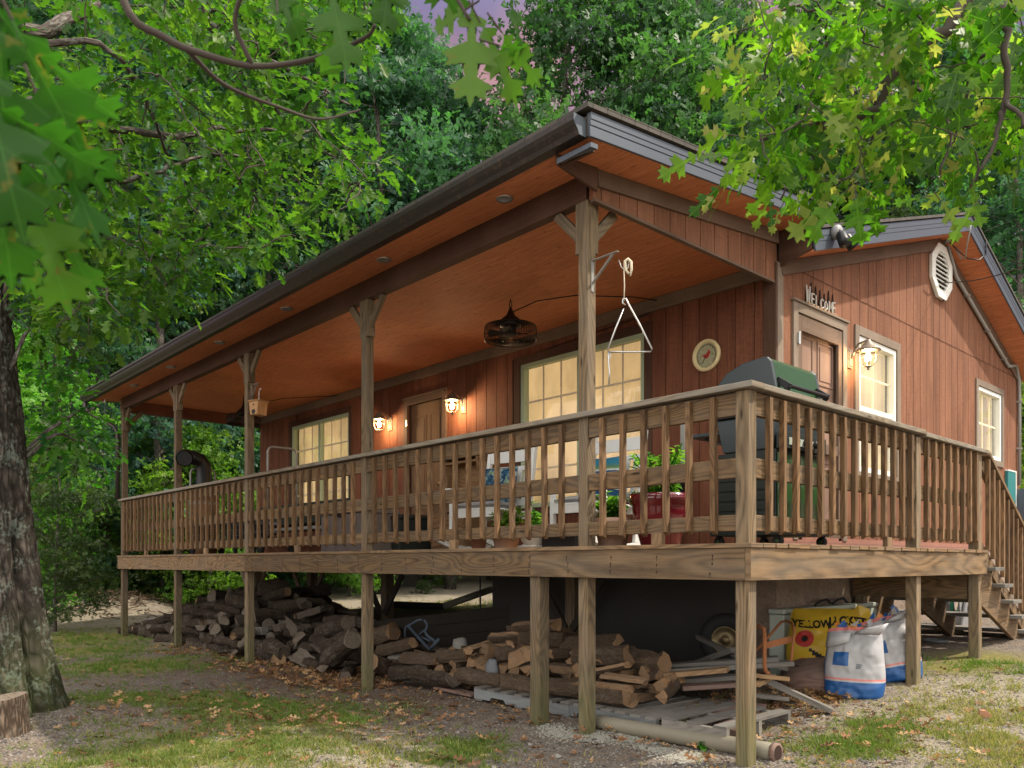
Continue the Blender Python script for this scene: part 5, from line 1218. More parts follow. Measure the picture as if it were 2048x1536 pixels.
# ------------------------------------------------------------------ things by the stairs
def hosereel():
    p = at(1912, 1205, x=-.75); z = gz(-.75, p.y); t = empty('hose_reel', (-.75, p.y, z)); tag(t, 'grey hose reel cart holding a coiled green hose behind the stairs', 'hose reel')
    c = Vector((-.75, p.y, p.z)); b = MB()
    for r in (.11, .14, .17, .20): b.tube([c+Vector((.0+.02*(r > .15), r*math.cos(a), r*math.sin(a))) for a in np.linspace(0, 6.283, 25)[:-1]], .016, 6, closed=True)
    b.build('hose', M['green_hose'], t, smooth=True)
    b = MB(); 
    for s_ in (-.1, .1): b.lathe([(0, s_), (.23, s_), (.23, s_+.015), (0, s_+.015)], 24, c, 'x')
    b.build('drum', M['grey_plastic'], t)
    b = MB()
    for s_ in (-.14, .14): b.bar((c.x+s_, c.y-.25, z), (c.x+s_, c.y+.02, c.z+.30), .03, .06); b.bar((c.x+s_, c.y+.25, z), (c.x+s_, c.y, c.z), .03, .05)
    b.bar((c.x-.15, c.y, z+.10), (c.x+.15, c.y, z+.10), .4, .12); b.build('frame', M['grey_plastic'], t, bevel=.01)
    q = at(1882, 1270, x=-.55); b = MB()
    for r in (.10, .085, .12): b.tube([Vector((-.6+r*math.cos(a), q.y+r*math.sin(a), gz(-.6, q.y)+.015+.012*(r > .1))) for a in np.linspace(0, 6.283, 21)[:-1]], .008, 6, closed=True)
    tag(b.build('cord_coil', M['slate'], smooth=True), 'coil of grey cord lying on the ground under the stairs', 'coil')
hosereel()
p = at(2012, 955, x=XG+.05); b = MB(); b.slab(XG+.02, XG+.06, 8.95, 9.30, .70, 1.22); tp = b.build('utility_panel', M['teal'], bevel=.004); tag(tp, 'teal panel with a white edge standing against the gable wall', 'panel')
b = MB(); b.slab(XG+.02, XG+.065, 9.301, 9.325, .70, 1.24); b.slab(XG+.02, XG+.065, 8.95, 9.3, 1.221, 1.24); b.build('edging', M['vinyl'], tp)
# ------------------------------------------------------------------ firewood
def log_mesh(name, r, L, kind, seed, mats):
    """log along local x; kind: round, half, wedge, flat"""
    rs = np.random.default_rng(seed); n = 12
    if kind == 'round': prof = [(math.cos(a)*(1+.07*rs.standard_normal()), math.sin(a)*(1+.07*rs.standard_normal()), 0) for a in np.linspace(0, 2*math.pi, n+1)[:-1]]
    else:
        a0, a1 = {'half': (-.1, math.pi+.1), 'wedge': (.35, 1.95), 'flat': (.55, 2.6)}[kind]
        arc = [(math.cos(a)*(1+.05*rs.standard_normal()), math.sin(a)*(1+.05*rs.standard_normal()), 0) for a in np.linspace(a0, a1, 8)]
        inner = {'half': [(-.4, .02+.08*rs.standard_normal(), 1), (.3, .06*rs.standard_normal(), 1)], 'wedge': [(-.12, .12, 1), (.02, -.05, 1), (.18, .08, 1)], 'flat': [(-.5, .10, 1), (0, .20, 1), (.5, .12, 1)]}[kind]
        prof = arc+inner; cy_ = sum(p[1] for p in prof)/len(prof); prof = [(p[0], p[1]-cy_, p[2]) for p in prof]
    m = len(prof); S = 6; b = MB(); rings = []
    bend = rs.uniform(-.05, .05)
    for i in range(S+1):
        t = i/S; k = (1+.10*(rs.random()-.5))*(1-.12*t); tw = .10*(rs.random()-.5)
        ring = []
        for j, (x, y, f) in enumerate(prof):
            q = 1+.06*rs.standard_normal()*(1 if 0 < i < S else .3)
            X, Y = x*math.cos(tw)-y*math.sin(tw), x*math.sin(tw)+y*math.cos(tw)
            end = (.02*rs.standard_normal()+.03*x*bend*10) if i in (0, S) else 0
            ring.append((-L/2+L*t+end, X*r*k*q+bend*L*math.sin(math.pi*t), Y*r*k*q))
        rings.append(ring)
    for i in range(S):
        for j in range(m):
            j2 = (j+1) % m; f = 1 if (prof[j][2] and prof[j2][2]) or (prof[j][2] != prof[j2][2]) else 0
            c = 2*math.pi*r/m
            b.face([rings[i][j], rings[i][j2], rings[i+1][j2], rings[i+1][j]], [(L*i/S, c*j), (L*i/S, c*(j+1)), (L*(i+1)/S, c*(j+1)), (L*(i+1)/S, c*j)], 2 if f and kind != 'round' else 0)
    b.face(rings[0][::-1], None, 1); b.face(rings[-1], None, 1)
    me = bpy.data.meshes.new(name); me.from_pydata(b.v, [], b.f); ul = me.uv_layers.new(name='UVMap'); ul.data.foreach_set('uv', np.array(b.uv, 'f').ravel())
    for k in mats: me.materials.append(k)
    me.polygons.foreach_set('material_index', b.mi); me.update(); return me
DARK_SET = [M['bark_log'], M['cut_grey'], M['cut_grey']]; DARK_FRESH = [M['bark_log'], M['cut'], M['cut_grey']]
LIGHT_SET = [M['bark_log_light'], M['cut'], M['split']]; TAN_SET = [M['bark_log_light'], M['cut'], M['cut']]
LOGS = {('dark', k): [log_mesh('firewood', 1, 1, k, 10*i+j, DARK_FRESH if (j == 0 and k == 'round') else DARK_SET) for j in range(4)] for i, k in enumerate(('round', 'half', 'wedge', 'flat'))}
LOGS.update({('light', k): [log_mesh('firewood', 1, 1, k, 100+10*i+j, LIGHT_SET if j else TAN_SET) for j in range(4)] for i, k in enumerate(('round', 'half', 'wedge', 'flat'))})
WORD = {'round': 'round', 'half': 'half round', 'wedge': 'wedge shaped', 'flat': 'flat split'}
def near_post(x, y):
    u = 1024+1600*(Vector((x, y, 0))-CAM).dot(RIGHT)/(Vector((x, y, 0))-CAM).dot(FWD)
    for lim, w in ((352, 'left of fourth post'), (425, 'right of fourth post'), (495, 'left of third post'), (570, 'right of third post'), (650, 'between second and third posts'), (732, 'left of second post'), (800, 'right of second post'), (880, 'near the metal frame'), (960, 'at the pallet\'s left end'), (1060, 'left of the short post'), (1118, 'right of the short post'), (1175, 'left of the near post'), (1260, 'right of the near post'), (1400, 'at the heap\'s right end')):
        if u < lim: return w
    return 'beside the plank pile'
used_labels = {}
def add_log(tone, kind, p, d, L, r, roll, lvl, pile, grp):
    me = random.choice(LOGS[(tone, kind)]); o = bpy.data.objects.new('firewood_log', me); COL.objects.link(o)
    o.location = p; q = Vector(d).to_track_quat('X', 'Z'); o.rotation_mode = 'QUATERNION'
    from mathutils import Quaternion
    o.rotation_quaternion = q @ Quaternion((1, 0, 0), roll); o.scale = (L, r, r)
    dd = Vector(d).normalized(); vr, vf = abs(dd.dot(RIGHT)), abs(dd.dot(FWD))
    way = 'lengthwise' if vr > .8 else ('end-on' if vf > .8 else 'aslant')
    size = 'thin' if r < .066 else ('thick' if r > .095 else '')
    lb = ' '.join(f"{size} {'dark' if tone == 'dark' else 'pale'} {WORD[kind]} log {way} {lvl}, {near_post(p[0], p[1])}".split())
    tag(o, lb, 'log', grp); return o
ENV = [(318, 1275), (335, 1245), (360, 1228), (400, 1205), (450, 1192), (500, 1170), (540, 1166), (575, 1172), (615, 1190), (650, 1215), (700, 1247), (745, 1262), (790, 1285), (830, 1300)]
E3 = sorted((at(u, v, y=1.15).x, at(u, v, y=1.15).z) for u, v in ENV)
def env(x):
    return float(np.interp(x, [e[0] for e in E3], [e[1] for e in E3], left=-1.4, right=-1.4))
GD_ = 'dark weathered firewood logs heaped under the deck'; GL_ = 'split firewood logs stacked on the pallet'
def dark_pile():
    n = 0
    for y, hf in ((.30, .42), (.68, .76), (1.08, 1.0), (1.5, .95)):
        x = E3[0][0]+.15
        while x < E3[-1][0]:
            g = gz(x, y); top = (env(x)-g)*hf+g; z = g+.06; k = 0; prev = (env(x)-gz(x, y))*{.30: -1, .68: .42, 1.08: .76, 1.5: .97}[y]+gz(x, y)
            while z < top-.02:
                if z > prev-.16:
                    kind = random.choices(('round', 'half', 'wedge', 'flat'), (.55, .2, .18, .07))[0]; r = random.uniform(.058, .105)*(1.15 if kind != 'round' else 1); L = random.uniform(.34, .50)
                    m = random.random(); a = random.gauss(0, .25) if m < .55 else (random.gauss(R(75), .3) if m < .8 else random.gauss(R(-38), .25))
                    d = Vector((math.cos(a), math.sin(a), random.gauss(0, .16)))
                    lv = 'at heap bottom' if z-g < .2 else ('on heap top' if z > top-.16 else 'at mid heap')
                    add_log('dark', kind, (x+random.uniform(-.08, .08), y+random.uniform(-.08, .08), z+random.uniform(-.015, .03)), d, L, r, random.random()*6.28, lv, 'd', GD_); n += 1
                z += .125
            x += .375
    return n
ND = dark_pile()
for u0, v0, u1, v1, y, r, tone, kind in [   # logs measured one by one in the photograph
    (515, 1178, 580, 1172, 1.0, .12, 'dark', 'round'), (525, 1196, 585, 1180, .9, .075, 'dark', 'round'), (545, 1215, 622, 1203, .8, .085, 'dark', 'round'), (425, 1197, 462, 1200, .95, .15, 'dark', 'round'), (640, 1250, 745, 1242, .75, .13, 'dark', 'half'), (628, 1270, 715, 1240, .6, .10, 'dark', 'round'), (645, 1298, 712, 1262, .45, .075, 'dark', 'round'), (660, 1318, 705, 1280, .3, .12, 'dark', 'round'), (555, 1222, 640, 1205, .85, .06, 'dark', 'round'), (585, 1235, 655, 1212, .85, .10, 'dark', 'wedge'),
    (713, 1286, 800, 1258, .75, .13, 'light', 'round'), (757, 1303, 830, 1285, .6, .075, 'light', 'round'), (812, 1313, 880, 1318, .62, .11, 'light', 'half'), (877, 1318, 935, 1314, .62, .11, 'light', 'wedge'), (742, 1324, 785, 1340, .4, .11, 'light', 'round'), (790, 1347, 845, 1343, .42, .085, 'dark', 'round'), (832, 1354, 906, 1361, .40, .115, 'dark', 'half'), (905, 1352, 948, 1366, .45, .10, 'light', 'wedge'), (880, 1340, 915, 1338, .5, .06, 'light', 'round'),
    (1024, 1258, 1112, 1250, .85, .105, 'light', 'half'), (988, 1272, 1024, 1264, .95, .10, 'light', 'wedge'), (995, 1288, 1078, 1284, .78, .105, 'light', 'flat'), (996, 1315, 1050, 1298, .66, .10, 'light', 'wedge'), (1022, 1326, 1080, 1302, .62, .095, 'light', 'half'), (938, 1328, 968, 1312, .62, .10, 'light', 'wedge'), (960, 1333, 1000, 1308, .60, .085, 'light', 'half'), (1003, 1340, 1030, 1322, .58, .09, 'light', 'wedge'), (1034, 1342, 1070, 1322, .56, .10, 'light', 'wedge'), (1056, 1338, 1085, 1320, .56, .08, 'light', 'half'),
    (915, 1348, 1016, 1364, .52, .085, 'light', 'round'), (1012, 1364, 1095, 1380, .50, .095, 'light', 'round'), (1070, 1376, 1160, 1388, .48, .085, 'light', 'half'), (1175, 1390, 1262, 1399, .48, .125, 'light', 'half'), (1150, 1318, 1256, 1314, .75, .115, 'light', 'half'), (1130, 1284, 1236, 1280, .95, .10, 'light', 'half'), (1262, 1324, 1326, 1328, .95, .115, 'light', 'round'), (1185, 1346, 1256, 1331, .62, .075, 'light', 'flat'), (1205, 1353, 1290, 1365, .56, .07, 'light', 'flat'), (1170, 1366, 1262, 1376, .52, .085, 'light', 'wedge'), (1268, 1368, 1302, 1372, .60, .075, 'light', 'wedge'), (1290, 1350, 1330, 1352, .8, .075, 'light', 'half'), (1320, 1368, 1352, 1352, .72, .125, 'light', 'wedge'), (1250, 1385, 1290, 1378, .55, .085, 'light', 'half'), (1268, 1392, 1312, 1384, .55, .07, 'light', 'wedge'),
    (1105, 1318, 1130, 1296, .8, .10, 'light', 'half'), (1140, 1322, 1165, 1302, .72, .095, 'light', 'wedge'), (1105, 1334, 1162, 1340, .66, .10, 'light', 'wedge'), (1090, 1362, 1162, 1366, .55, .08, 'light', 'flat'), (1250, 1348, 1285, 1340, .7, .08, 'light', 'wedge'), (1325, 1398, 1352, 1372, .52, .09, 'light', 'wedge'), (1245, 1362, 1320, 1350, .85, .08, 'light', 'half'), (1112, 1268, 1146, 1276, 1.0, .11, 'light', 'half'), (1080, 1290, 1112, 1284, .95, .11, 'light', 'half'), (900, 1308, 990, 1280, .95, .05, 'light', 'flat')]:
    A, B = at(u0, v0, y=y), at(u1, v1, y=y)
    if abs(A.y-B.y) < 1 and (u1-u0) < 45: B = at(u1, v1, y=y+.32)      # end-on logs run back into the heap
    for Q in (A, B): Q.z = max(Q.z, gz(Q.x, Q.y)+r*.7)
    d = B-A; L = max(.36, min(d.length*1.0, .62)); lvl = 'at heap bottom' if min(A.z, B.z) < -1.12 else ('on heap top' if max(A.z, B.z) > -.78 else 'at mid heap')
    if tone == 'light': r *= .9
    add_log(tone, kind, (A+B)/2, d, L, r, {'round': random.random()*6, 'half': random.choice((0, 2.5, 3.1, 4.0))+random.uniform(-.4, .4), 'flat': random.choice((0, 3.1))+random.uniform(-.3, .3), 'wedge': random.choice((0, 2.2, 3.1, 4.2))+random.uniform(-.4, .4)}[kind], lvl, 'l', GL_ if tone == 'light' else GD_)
EL = [(745, 1300), (800, 1292), (880, 1300), (960, 1290), (1000, 1268), (1060, 1256), (1110, 1262), (1160, 1285), (1230, 1292), (1290, 1328), (1350, 1352), (1385, 1375)]
EL3 = sorted((at(u, v, y=1.0).x, at(u, v, y=1.0).z) for u, v in EL)
for y in (.78, 1.15):
    x = EL3[0][0]+.1
    while x < EL3[-1][0]:
        g = gz(x, y); top = float(np.interp(x, [e[0] for e in EL3], [e[1] for e in EL3]))-.06; z = g+.17
        while z < top:
            if y < 1 or z > top-.2:
                kind = random.choice(('half', 'wedge', 'wedge', 'flat')); a = random.gauss(R(80), .3) if random.random() < .6 else random.gauss(0, .3)
                add_log('light', kind, (x+random.uniform(-.05, .05), y+random.uniform(-.05, .05), z), (math.cos(a), math.sin(a), random.gauss(0, .1)), random.uniform(.36, .44), random.uniform(.07, .095), random.random()*6.28, 'at heap bottom' if z-g < .3 else 'at mid heap', 'l', GL_)
            z += .125
        x += .20
def G(u, v, dz=0.):
    p = at(u, v, z=-1.36)
    for _ in range(6): p = at(u, v, z=gz(p.x, p.y)+dz)
    return p
# ------------------------------------------------------------------ pallets, timbers, planks, pipe
def pallet(p0, yaw, L, W, m, label, slats=7, h=.12):
    t = empty('pallet', p0, yaw); tag(t, label, 'pallet', 'wooden pallets under the deck')
    b = MB()
    for k in range(slats): x = .05+(L-.1)*k/(slats-1); b.bar((x, -.0, h-.009), (x, W, h-.009), .095, .018)
    o = b.build('top_boards', M['plank_grey']); o.parent = t
    for y in (.02, W/2, W-.02):
        b = MB(); P = [(0, 0, .018), (L*.18, 0, .018), (L*.20, 0, .05), (L*.34, 0, .05), (L*.36, 0, .018), (L*.64, 0, .018), (L*.66, 0, .05), (L*.80, 0, .05), (L*.82, 0, .018), (L, 0, .018), (L, 0, h-.0185), (0, 0, h-.0185)]
        b.prism(P, (0, y-.019, 0), (0, y+.019, 0)); o = b.build('stringer', M[m]); o.parent = t
    b = MB()
    for x in (.06, L/2, L-.06): b.bar((x, 0, .009), (x, W, .009), .095, .017)
    o = b.build('bottom_boards', M['plank_grey']); o.parent = t; return t
a = at(948, 1402, z=gz(-3.1, .45)); c = at(1320, 1461, z=gz(-1.15, .6)); d = c-a; yw = math.atan2(d.y, d.x)
pallet((a.x, a.y, gz(a.x, a.y)+.01), yw, 1.18, 1.0, 'pallet_blue', 'blue grey weathered pallet under the left half of the split firewood')
pallet((a.x+d.x*.52, a.y+d.y*.52+.01, gz(a.x+1, a.y)+.005), yw, .95, .95, 'pallet_blue', 'blue grey weathered pallet under the right half of the split firewood')
a = at(1322, 1462, z=gz(-1.1, .62)+.02)
pd_ = G(1450, 1388)-G(1320, 1440); pallet((a.x+.02, a.y-.02, gz(a.x, a.y)+.02), math.atan2(pd_.y, pd_.x)-R(90), .50, .85, 'plank_grey', 'small broken grey pallet to the right of the split firewood', 3, .15)
def plank(name, p0, p1, w, h, m, label, cat='plank', group='loose planks under the deck', up=(0, 0, 1)):
    b = MB(); b.bar(p0, p1, w, h, up); o = b.build(name, m, bevel=.003); tag(o, label, cat, group); return o
plank('timber', G(1404, 1462, .05), G(1482, 1412, .05), .10, .10, M['red_wood'], 'reddish square timber lying on the gravel, left of a pair', 'timber', 'pair of short square timbers')
plank('timber', G(1440, 1466, .05), G(1520, 1420, .05), .10, .10, M['red_wood'], 'reddish square timber lying on the gravel, right of a pair', 'timber', 'pair of short square timbers')
for u0, v0, u1, v1, y0, y1, w, h, m, lb in [
    (1300, 1334, 1556, 1317, 1.15, 1.75, .14, .038, 'plank_grey', 'long grey plank, uppermost of the lumber pile'), (1310, 1343, 1585, 1326, 1.05, 1.8, .12, .038, 'plank_grey', 'long grey plank just below the top of the lumber pile'),
    (1325, 1351, 1456, 1339, .95, 1.15, .13, .038, 'plank_fresh', 'short fresh cut plank with an angled orange end'), (1345, 1362, 1500, 1352, 1.1, 1.5, .14, .035, 'plank_grey', 'dark plank in the middle of the lumber pile'),
    (1360, 1375, 1515, 1365, 1.0, 1.5, .15, .035, 'red_wood', 'reddish brown board low in the lumber pile'), (1500, 1350, 1577, 1358, .9, 1.15, .04, .03, 'plank_fresh', 'thin pale stick poking out of the lumber pile'),
    (1512, 1370, 1545, 1352, .9, 1.2, .05, .03, 'plank_fresh', 'short pale offcut under the thin stick'), (1545, 1330, 1660, 1363, 2.0, 2.3, .15, .035, 'plank_grey', 'grey board leaning behind the rusty barrow'),
    (1360, 1340, 1470, 1300, 1.9, 1.6, .09, .05, 'plank_grey', 'grey barrow handle like board leaning on the tyre'), (1505, 1390, 1563, 1396, 1.2, 1.5, .16, .03, 'plank_grey', 'short flat grey board on the gravel right of the corner post')]:
    p, q = at(u0, v0, y=y0), at(u1, v1, y=y1)
    for Q in (p, q): Q.z = max(Q.z, gz(Q.x, Q.y)+.03)
    plank('lumber_plank', p, q, w, h, M[m], lb)
plank('lumber_plank', at(1535, 1362, y=1.2), G(1664, 1422, .03), .085, .04, M['plank_grey'], 'grey two by four sloping down to the gravel beside the white sack')
plank('lumber_plank', G(874, 1374, .03), G(950, 1390, .03), .10, .03, M['red_wood'], 'reddish board on the ground at the left end of the pallet')
plank('lumber_plank', at(786, 1318, y=.6), at(806, 1296, y=.75), .16, .03, M['plank_grey'], 'short grey offcut propped up among the logs beside the second post')
plank('lumber_plank', at(505, 1262, y=.5), at(530, 1262, y=.5), .10, .10, M['plank_grey'], 'grey square offcut sticking out beside the third tall post')
b = MB(); pa, pb = G(1147, 1447, .058), G(1520, 1517, .060); pa.y = max(pa.y, .20); pb.y = .22; b.tube([pa.lerp(pb, k/8) for k in range(9)], .056, 18, cap=True)
o = b.build('drain_pipe', M['pvc'], smooth=True); tag(o, 'long tan drain pipe lying on the gravel behind the corner post', 'pipe')
dd = (pb-pa).normalized(); b = MB(); b.tube([pb+dd*.0005, pb+dd*.002], .046, 18); b.build('pipe_mouth', M['groove'], o); b = MB(); b.tube([pb-dd*.03, pb+dd*.001], .060, 18); b.build('pipe_collar', M['red_wood'], o, smooth=True)
def barrow():
    t = empty('wheelbarrow', G(1500, 1395)); tag(t, 'rusty wheelbarrow tipped over under the deck with its tyre against the dark wall', 'wheelbarrow')
    c = at(1452, 1280, y=2.25); n = (CAM-c); n.z = 0; n.normalize(); n = (n+Vector((-.25, 0, 0))).normalized(); q = n.to_track_quat('Z', 'Y'); s_ = .24
    def ring(prof, m, nm, par, sm=True):
        b = MB(); b.lathe(prof, 28); b.v = [tuple(c+q @ Vector(p)) for p in b.v]; return b.build(nm, m, par, smooth=sm)
    w = ring([(.125, -.03), (.16, -.055), (.215, -.055), (.245, -.025), (.25, 0), (.245, .025), (.215, .055), (.16, .055), (.125, .03)], M['rubber'], 'wheel', t)
    ring([(0, .035), (.03, .04), (.035, .02), (.06, .012), (.10, .018), (.118, .04), (.13, .042), (.13, -.04), (0, -.04)], M['brass'], 'rim', w)
    D = lambda u, v, y: at(u, v, y=y)
    b = MB(); r = .016
    b.tube([D(1505, 1256, 1.5), D(1518, 1252, 1.45), D(1528, 1258, 1.4), D(1529, 1270, 1.4), D(1529, 1330, 1.35), D(1531, 1342, 1.35), D(1537, 1347, 1.3)], r, 8)
    b.tube([D(1512, 1302, 1.6), D(1530, 1282, 1.65), D(1562, 1244, 1.9), D(1572, 1242, 1.9), D(1584, 1247, 1.8), D(1588, 1256, 1.75), D(1588, 1270, 1.7), D(1582, 1322, 1.6)], .011, 8)
    b.build('leg_frame', M['rust'], t, smooth=True)
    b = MB(); b.bar(D(1526, 1292, 1.42), D(1584, 1278, 1.72), .008, .05); b.build('cross_brace', M['rust'], t)
    b = MB(); b.bar(D(1395, 1274, 2.0), D(1475, 1312, 1.6), .045, .04); b.build('handle', M['plank_grey'], t, bevel=.006)
    p = G(1562, 1388); V = []; F = []; nu, nv = 18, 7
    for j in range(nv+1):
        for i in range(nu):
            a = 2*math.pi*i/nu; k = j/nv; rr = math.sin(k*math.pi/2)**.7
            V.append((p.x+.16+rr*.44*math.cos(a)*(1.1 if math.cos(a) > 0 else .9), p.y+.45+rr*.33*math.sin(a), p.z+.27*math.cos(k*math.pi/2)**.8))
    for j in range(nv):
        for i in range(nu): F.append((j*nu+i, j*nu+(i+1) % nu, (j+1)*nu+(i+1) % nu, (j+1)*nu+i))
    b = MB(); b.raw(V, F); o = b.build('tray', M['red_wood'], t, smooth=True); sd = o.modifiers.new('s', 'SOLIDIFY'); sd.thickness = .004
barrow()
def frame():
    D = lambda x, y: at(680+x/5.484, 1120+y/5.484, y=1.15)
    t = empty('bent_metal_frame', D(900, 900)); tag(t, 'bluish bent tubular metal frame lying on top of the log heap', 'metal frame')
    b = MB(); b.tube([D(716, 850), D(712, 790), D(722, 735), D(750, 718), D(780, 705), D(850, 660), D(900, 652)], .013, 8); b.tube([D(750, 720), D(860, 850), D(985, 980), D(1030, 930), D(1085, 868)], .018, 8); b.build('side_bar', M['cushion_blue'], t, smooth=True)
    b = MB(); b.tube([D(868, 822), D(905, 785), D(940, 770), D(955, 730), D(955, 700), D(925, 660)], .013, 8); b.tube([D(935, 775), D(950, 820), D(1035, 890)], .016, 8); b.tube([D(890, 840), D(990, 890)], .012, 8); b.build('cross_bar', M['cushion_blue'], t, smooth=True)
frame()
# ------------------------------------------------------------------ sacks
def sack(name, base, rz, lean, w, h, th, paint, mats, label, cat, grp=None, slump=.06, fold=True, seed=1):
    """filled woven sack, local -y is its front; paint(s, t) gives the material slot"""
    t_ = empty(name, base, rz); tag(t_, label, cat, grp)
    nx, nz_ = 30, 42; V, F, MI, UV = [], [], [], []
    def P(s, t, sg):
        k = (max(0, 1-abs(s)**3.2))**.55; kt = min(1, (t/.06)**.5) if t < .06 else (1 if t < .72 else max(.10, 1-((t-.72)/.28)**1.5*.9))
        wr = .014*noise.noise(Vector((s*2+seed, t*6, sg)))+.010*noise.noise(Vector((s*6, t*12+seed, sg*3)))+.006*math.sin((t*9+s*1.3)*3+seed)*(t < .2 or t > .62)
        ww = w/2*(1+.07*math.sin(math.pi*min(1, t*1.4))-.04*t+.02*noise.noise(Vector((t*5, seed, s > 0))))*(1-.10*abs(2*t-1)**7)
        z = h*t*(1-slump*(s*s)*(t > .5)*.6); y = sg*(th/2*k*kt*(1.15-.45*t)+wr*k)
        return Vector((s*ww, y-lean*(-1)*z*0+z*lean, z))
    for sg in (-1, 1):
        o = len(V)
        for j in range(nz_+1):
            for i in range(nx+1):
                V.append(P(-1+2*i/nx, j/nz_, sg)); UV.append((i/nx, j/nz_))
        for j in range(nz_):
            for i in range(nx):
                q = [o+j*(nx+1)+i, o+j*(nx+1)+i+1, o+(j+1)*(nx+1)+i+1, o+(j+1)*(nx+1)+i]; F.append(q if sg < 0 else q[::-1]); MI.append(paint((i+.5)/nx, (j+.5)/nz_, sg))
    b = MB(); b.v = [tuple(v) for v in V]; b.f = [tuple(f) for f in F]; b.mi = MI; b.uv = [UV[k] for f in F for k in f]
    o = b.build('bag', mats, None, smooth=True); o.parent = t_
    return t_, P
def white_paint(s, t, sg):
    if t < .255: return 1
    if .285 < t < .300: return 2
    if sg < 0 and .17 < s < .43 and .47 < t < .66: return 1
    if s < .035 and t < .93: return 1
    if t > .955: return 2
    return 0
WS = [M['sack_white'], M['sack_blue'], M['sack_pink']]
def flaps(t_, P, h, m):
    b = MB()
    for s0, s1, dx, dz in ((-1, -.05, -.02, -.11), (.0, .98, .07, .10)):
        n = 5; A, B, C_ = [], [], []
        for i in range(n+1):
            s = s0+(s1-s0)*i/n; k = math.sin(math.pi*i/n); p = P(-.93, .93, -1).lerp(P(.93, .93, -1), (s+1)/2)+Vector((0, -.035*math.cos(s*1.4), 0))
            A.append(p); B.append(p+Vector((dx*.4, -.045-.02*k, .03*(1 if dz > 0 else .4)))); C_.append(p+Vector((dx, -.06-.03*k if dz < 0 else -.03, dz*(.5+.5*(i/n if dz > 0 else 1-i/n)))))
        for i in range(n):
            b.face([A[i], A[i+1], B[i+1], B[i]]); b.face([B[i], B[i+1], C_[i+1], C_[i]])
    o = b.build('torn_flap', m, None, smooth=True); o.parent = t_; o.modifiers.new('w', 'WELD').merge_threshold = .0005; sd = o.modifiers.new('s', 'SOLIDIFY'); sd.thickness = .003
    b = MB()
    for k in range(16):
        s = random.uniform(-.8, .7); p = P(s, .95, -1)+Vector((0, random.uniform(0, .04), random.uniform(-.01, .05))); a = Vector((random.uniform(-.05, .05), random.uniform(-.03, .03), random.uniform(-.01, .05)))
        b.face([p, p+a, p+a+Vector((.03, .01, .02)), p+Vector((.04, .0, -.01))], None, k % 3)
    o = b.build('plastic_scraps', [M['grass'] if 0 else M['sack_blue'], M['ink_orange'], M['cushion_grey']]); o.parent = t_
g1 = G(1703, 1398); rz = YAW*.0+math.atan2((CAM-g1).y, (CAM-g1).x)+R(90)
s1, P1 = sack('feed_sack', (g1.x, g1.y+.04, g1.z-.01), rz-R(8), .10, .43, .57, .22, white_paint, WS, 'white sack with blue base and square, open folded top, in front of the yellow sack', 'sack', 'white and blue feed sacks', seed=1)
flaps(s1, P1, .57, M['sack_white'])
g2 = G(1797, 1366); g2 = Vector((g2.x-.02, g2.y+.05, g2.z))
s2, P2 = sack('feed_sack', g2, rz+R(6), .06, .40, .55, .22, white_paint, WS, 'white sack with blue base leaning behind, next to the stair stringer', 'sack', 'white and blue feed sacks', seed=4)
s2.rotation_euler = (0, R(-13), rz+R(4)); flaps(s2, P2, .55, M['sack_white'])
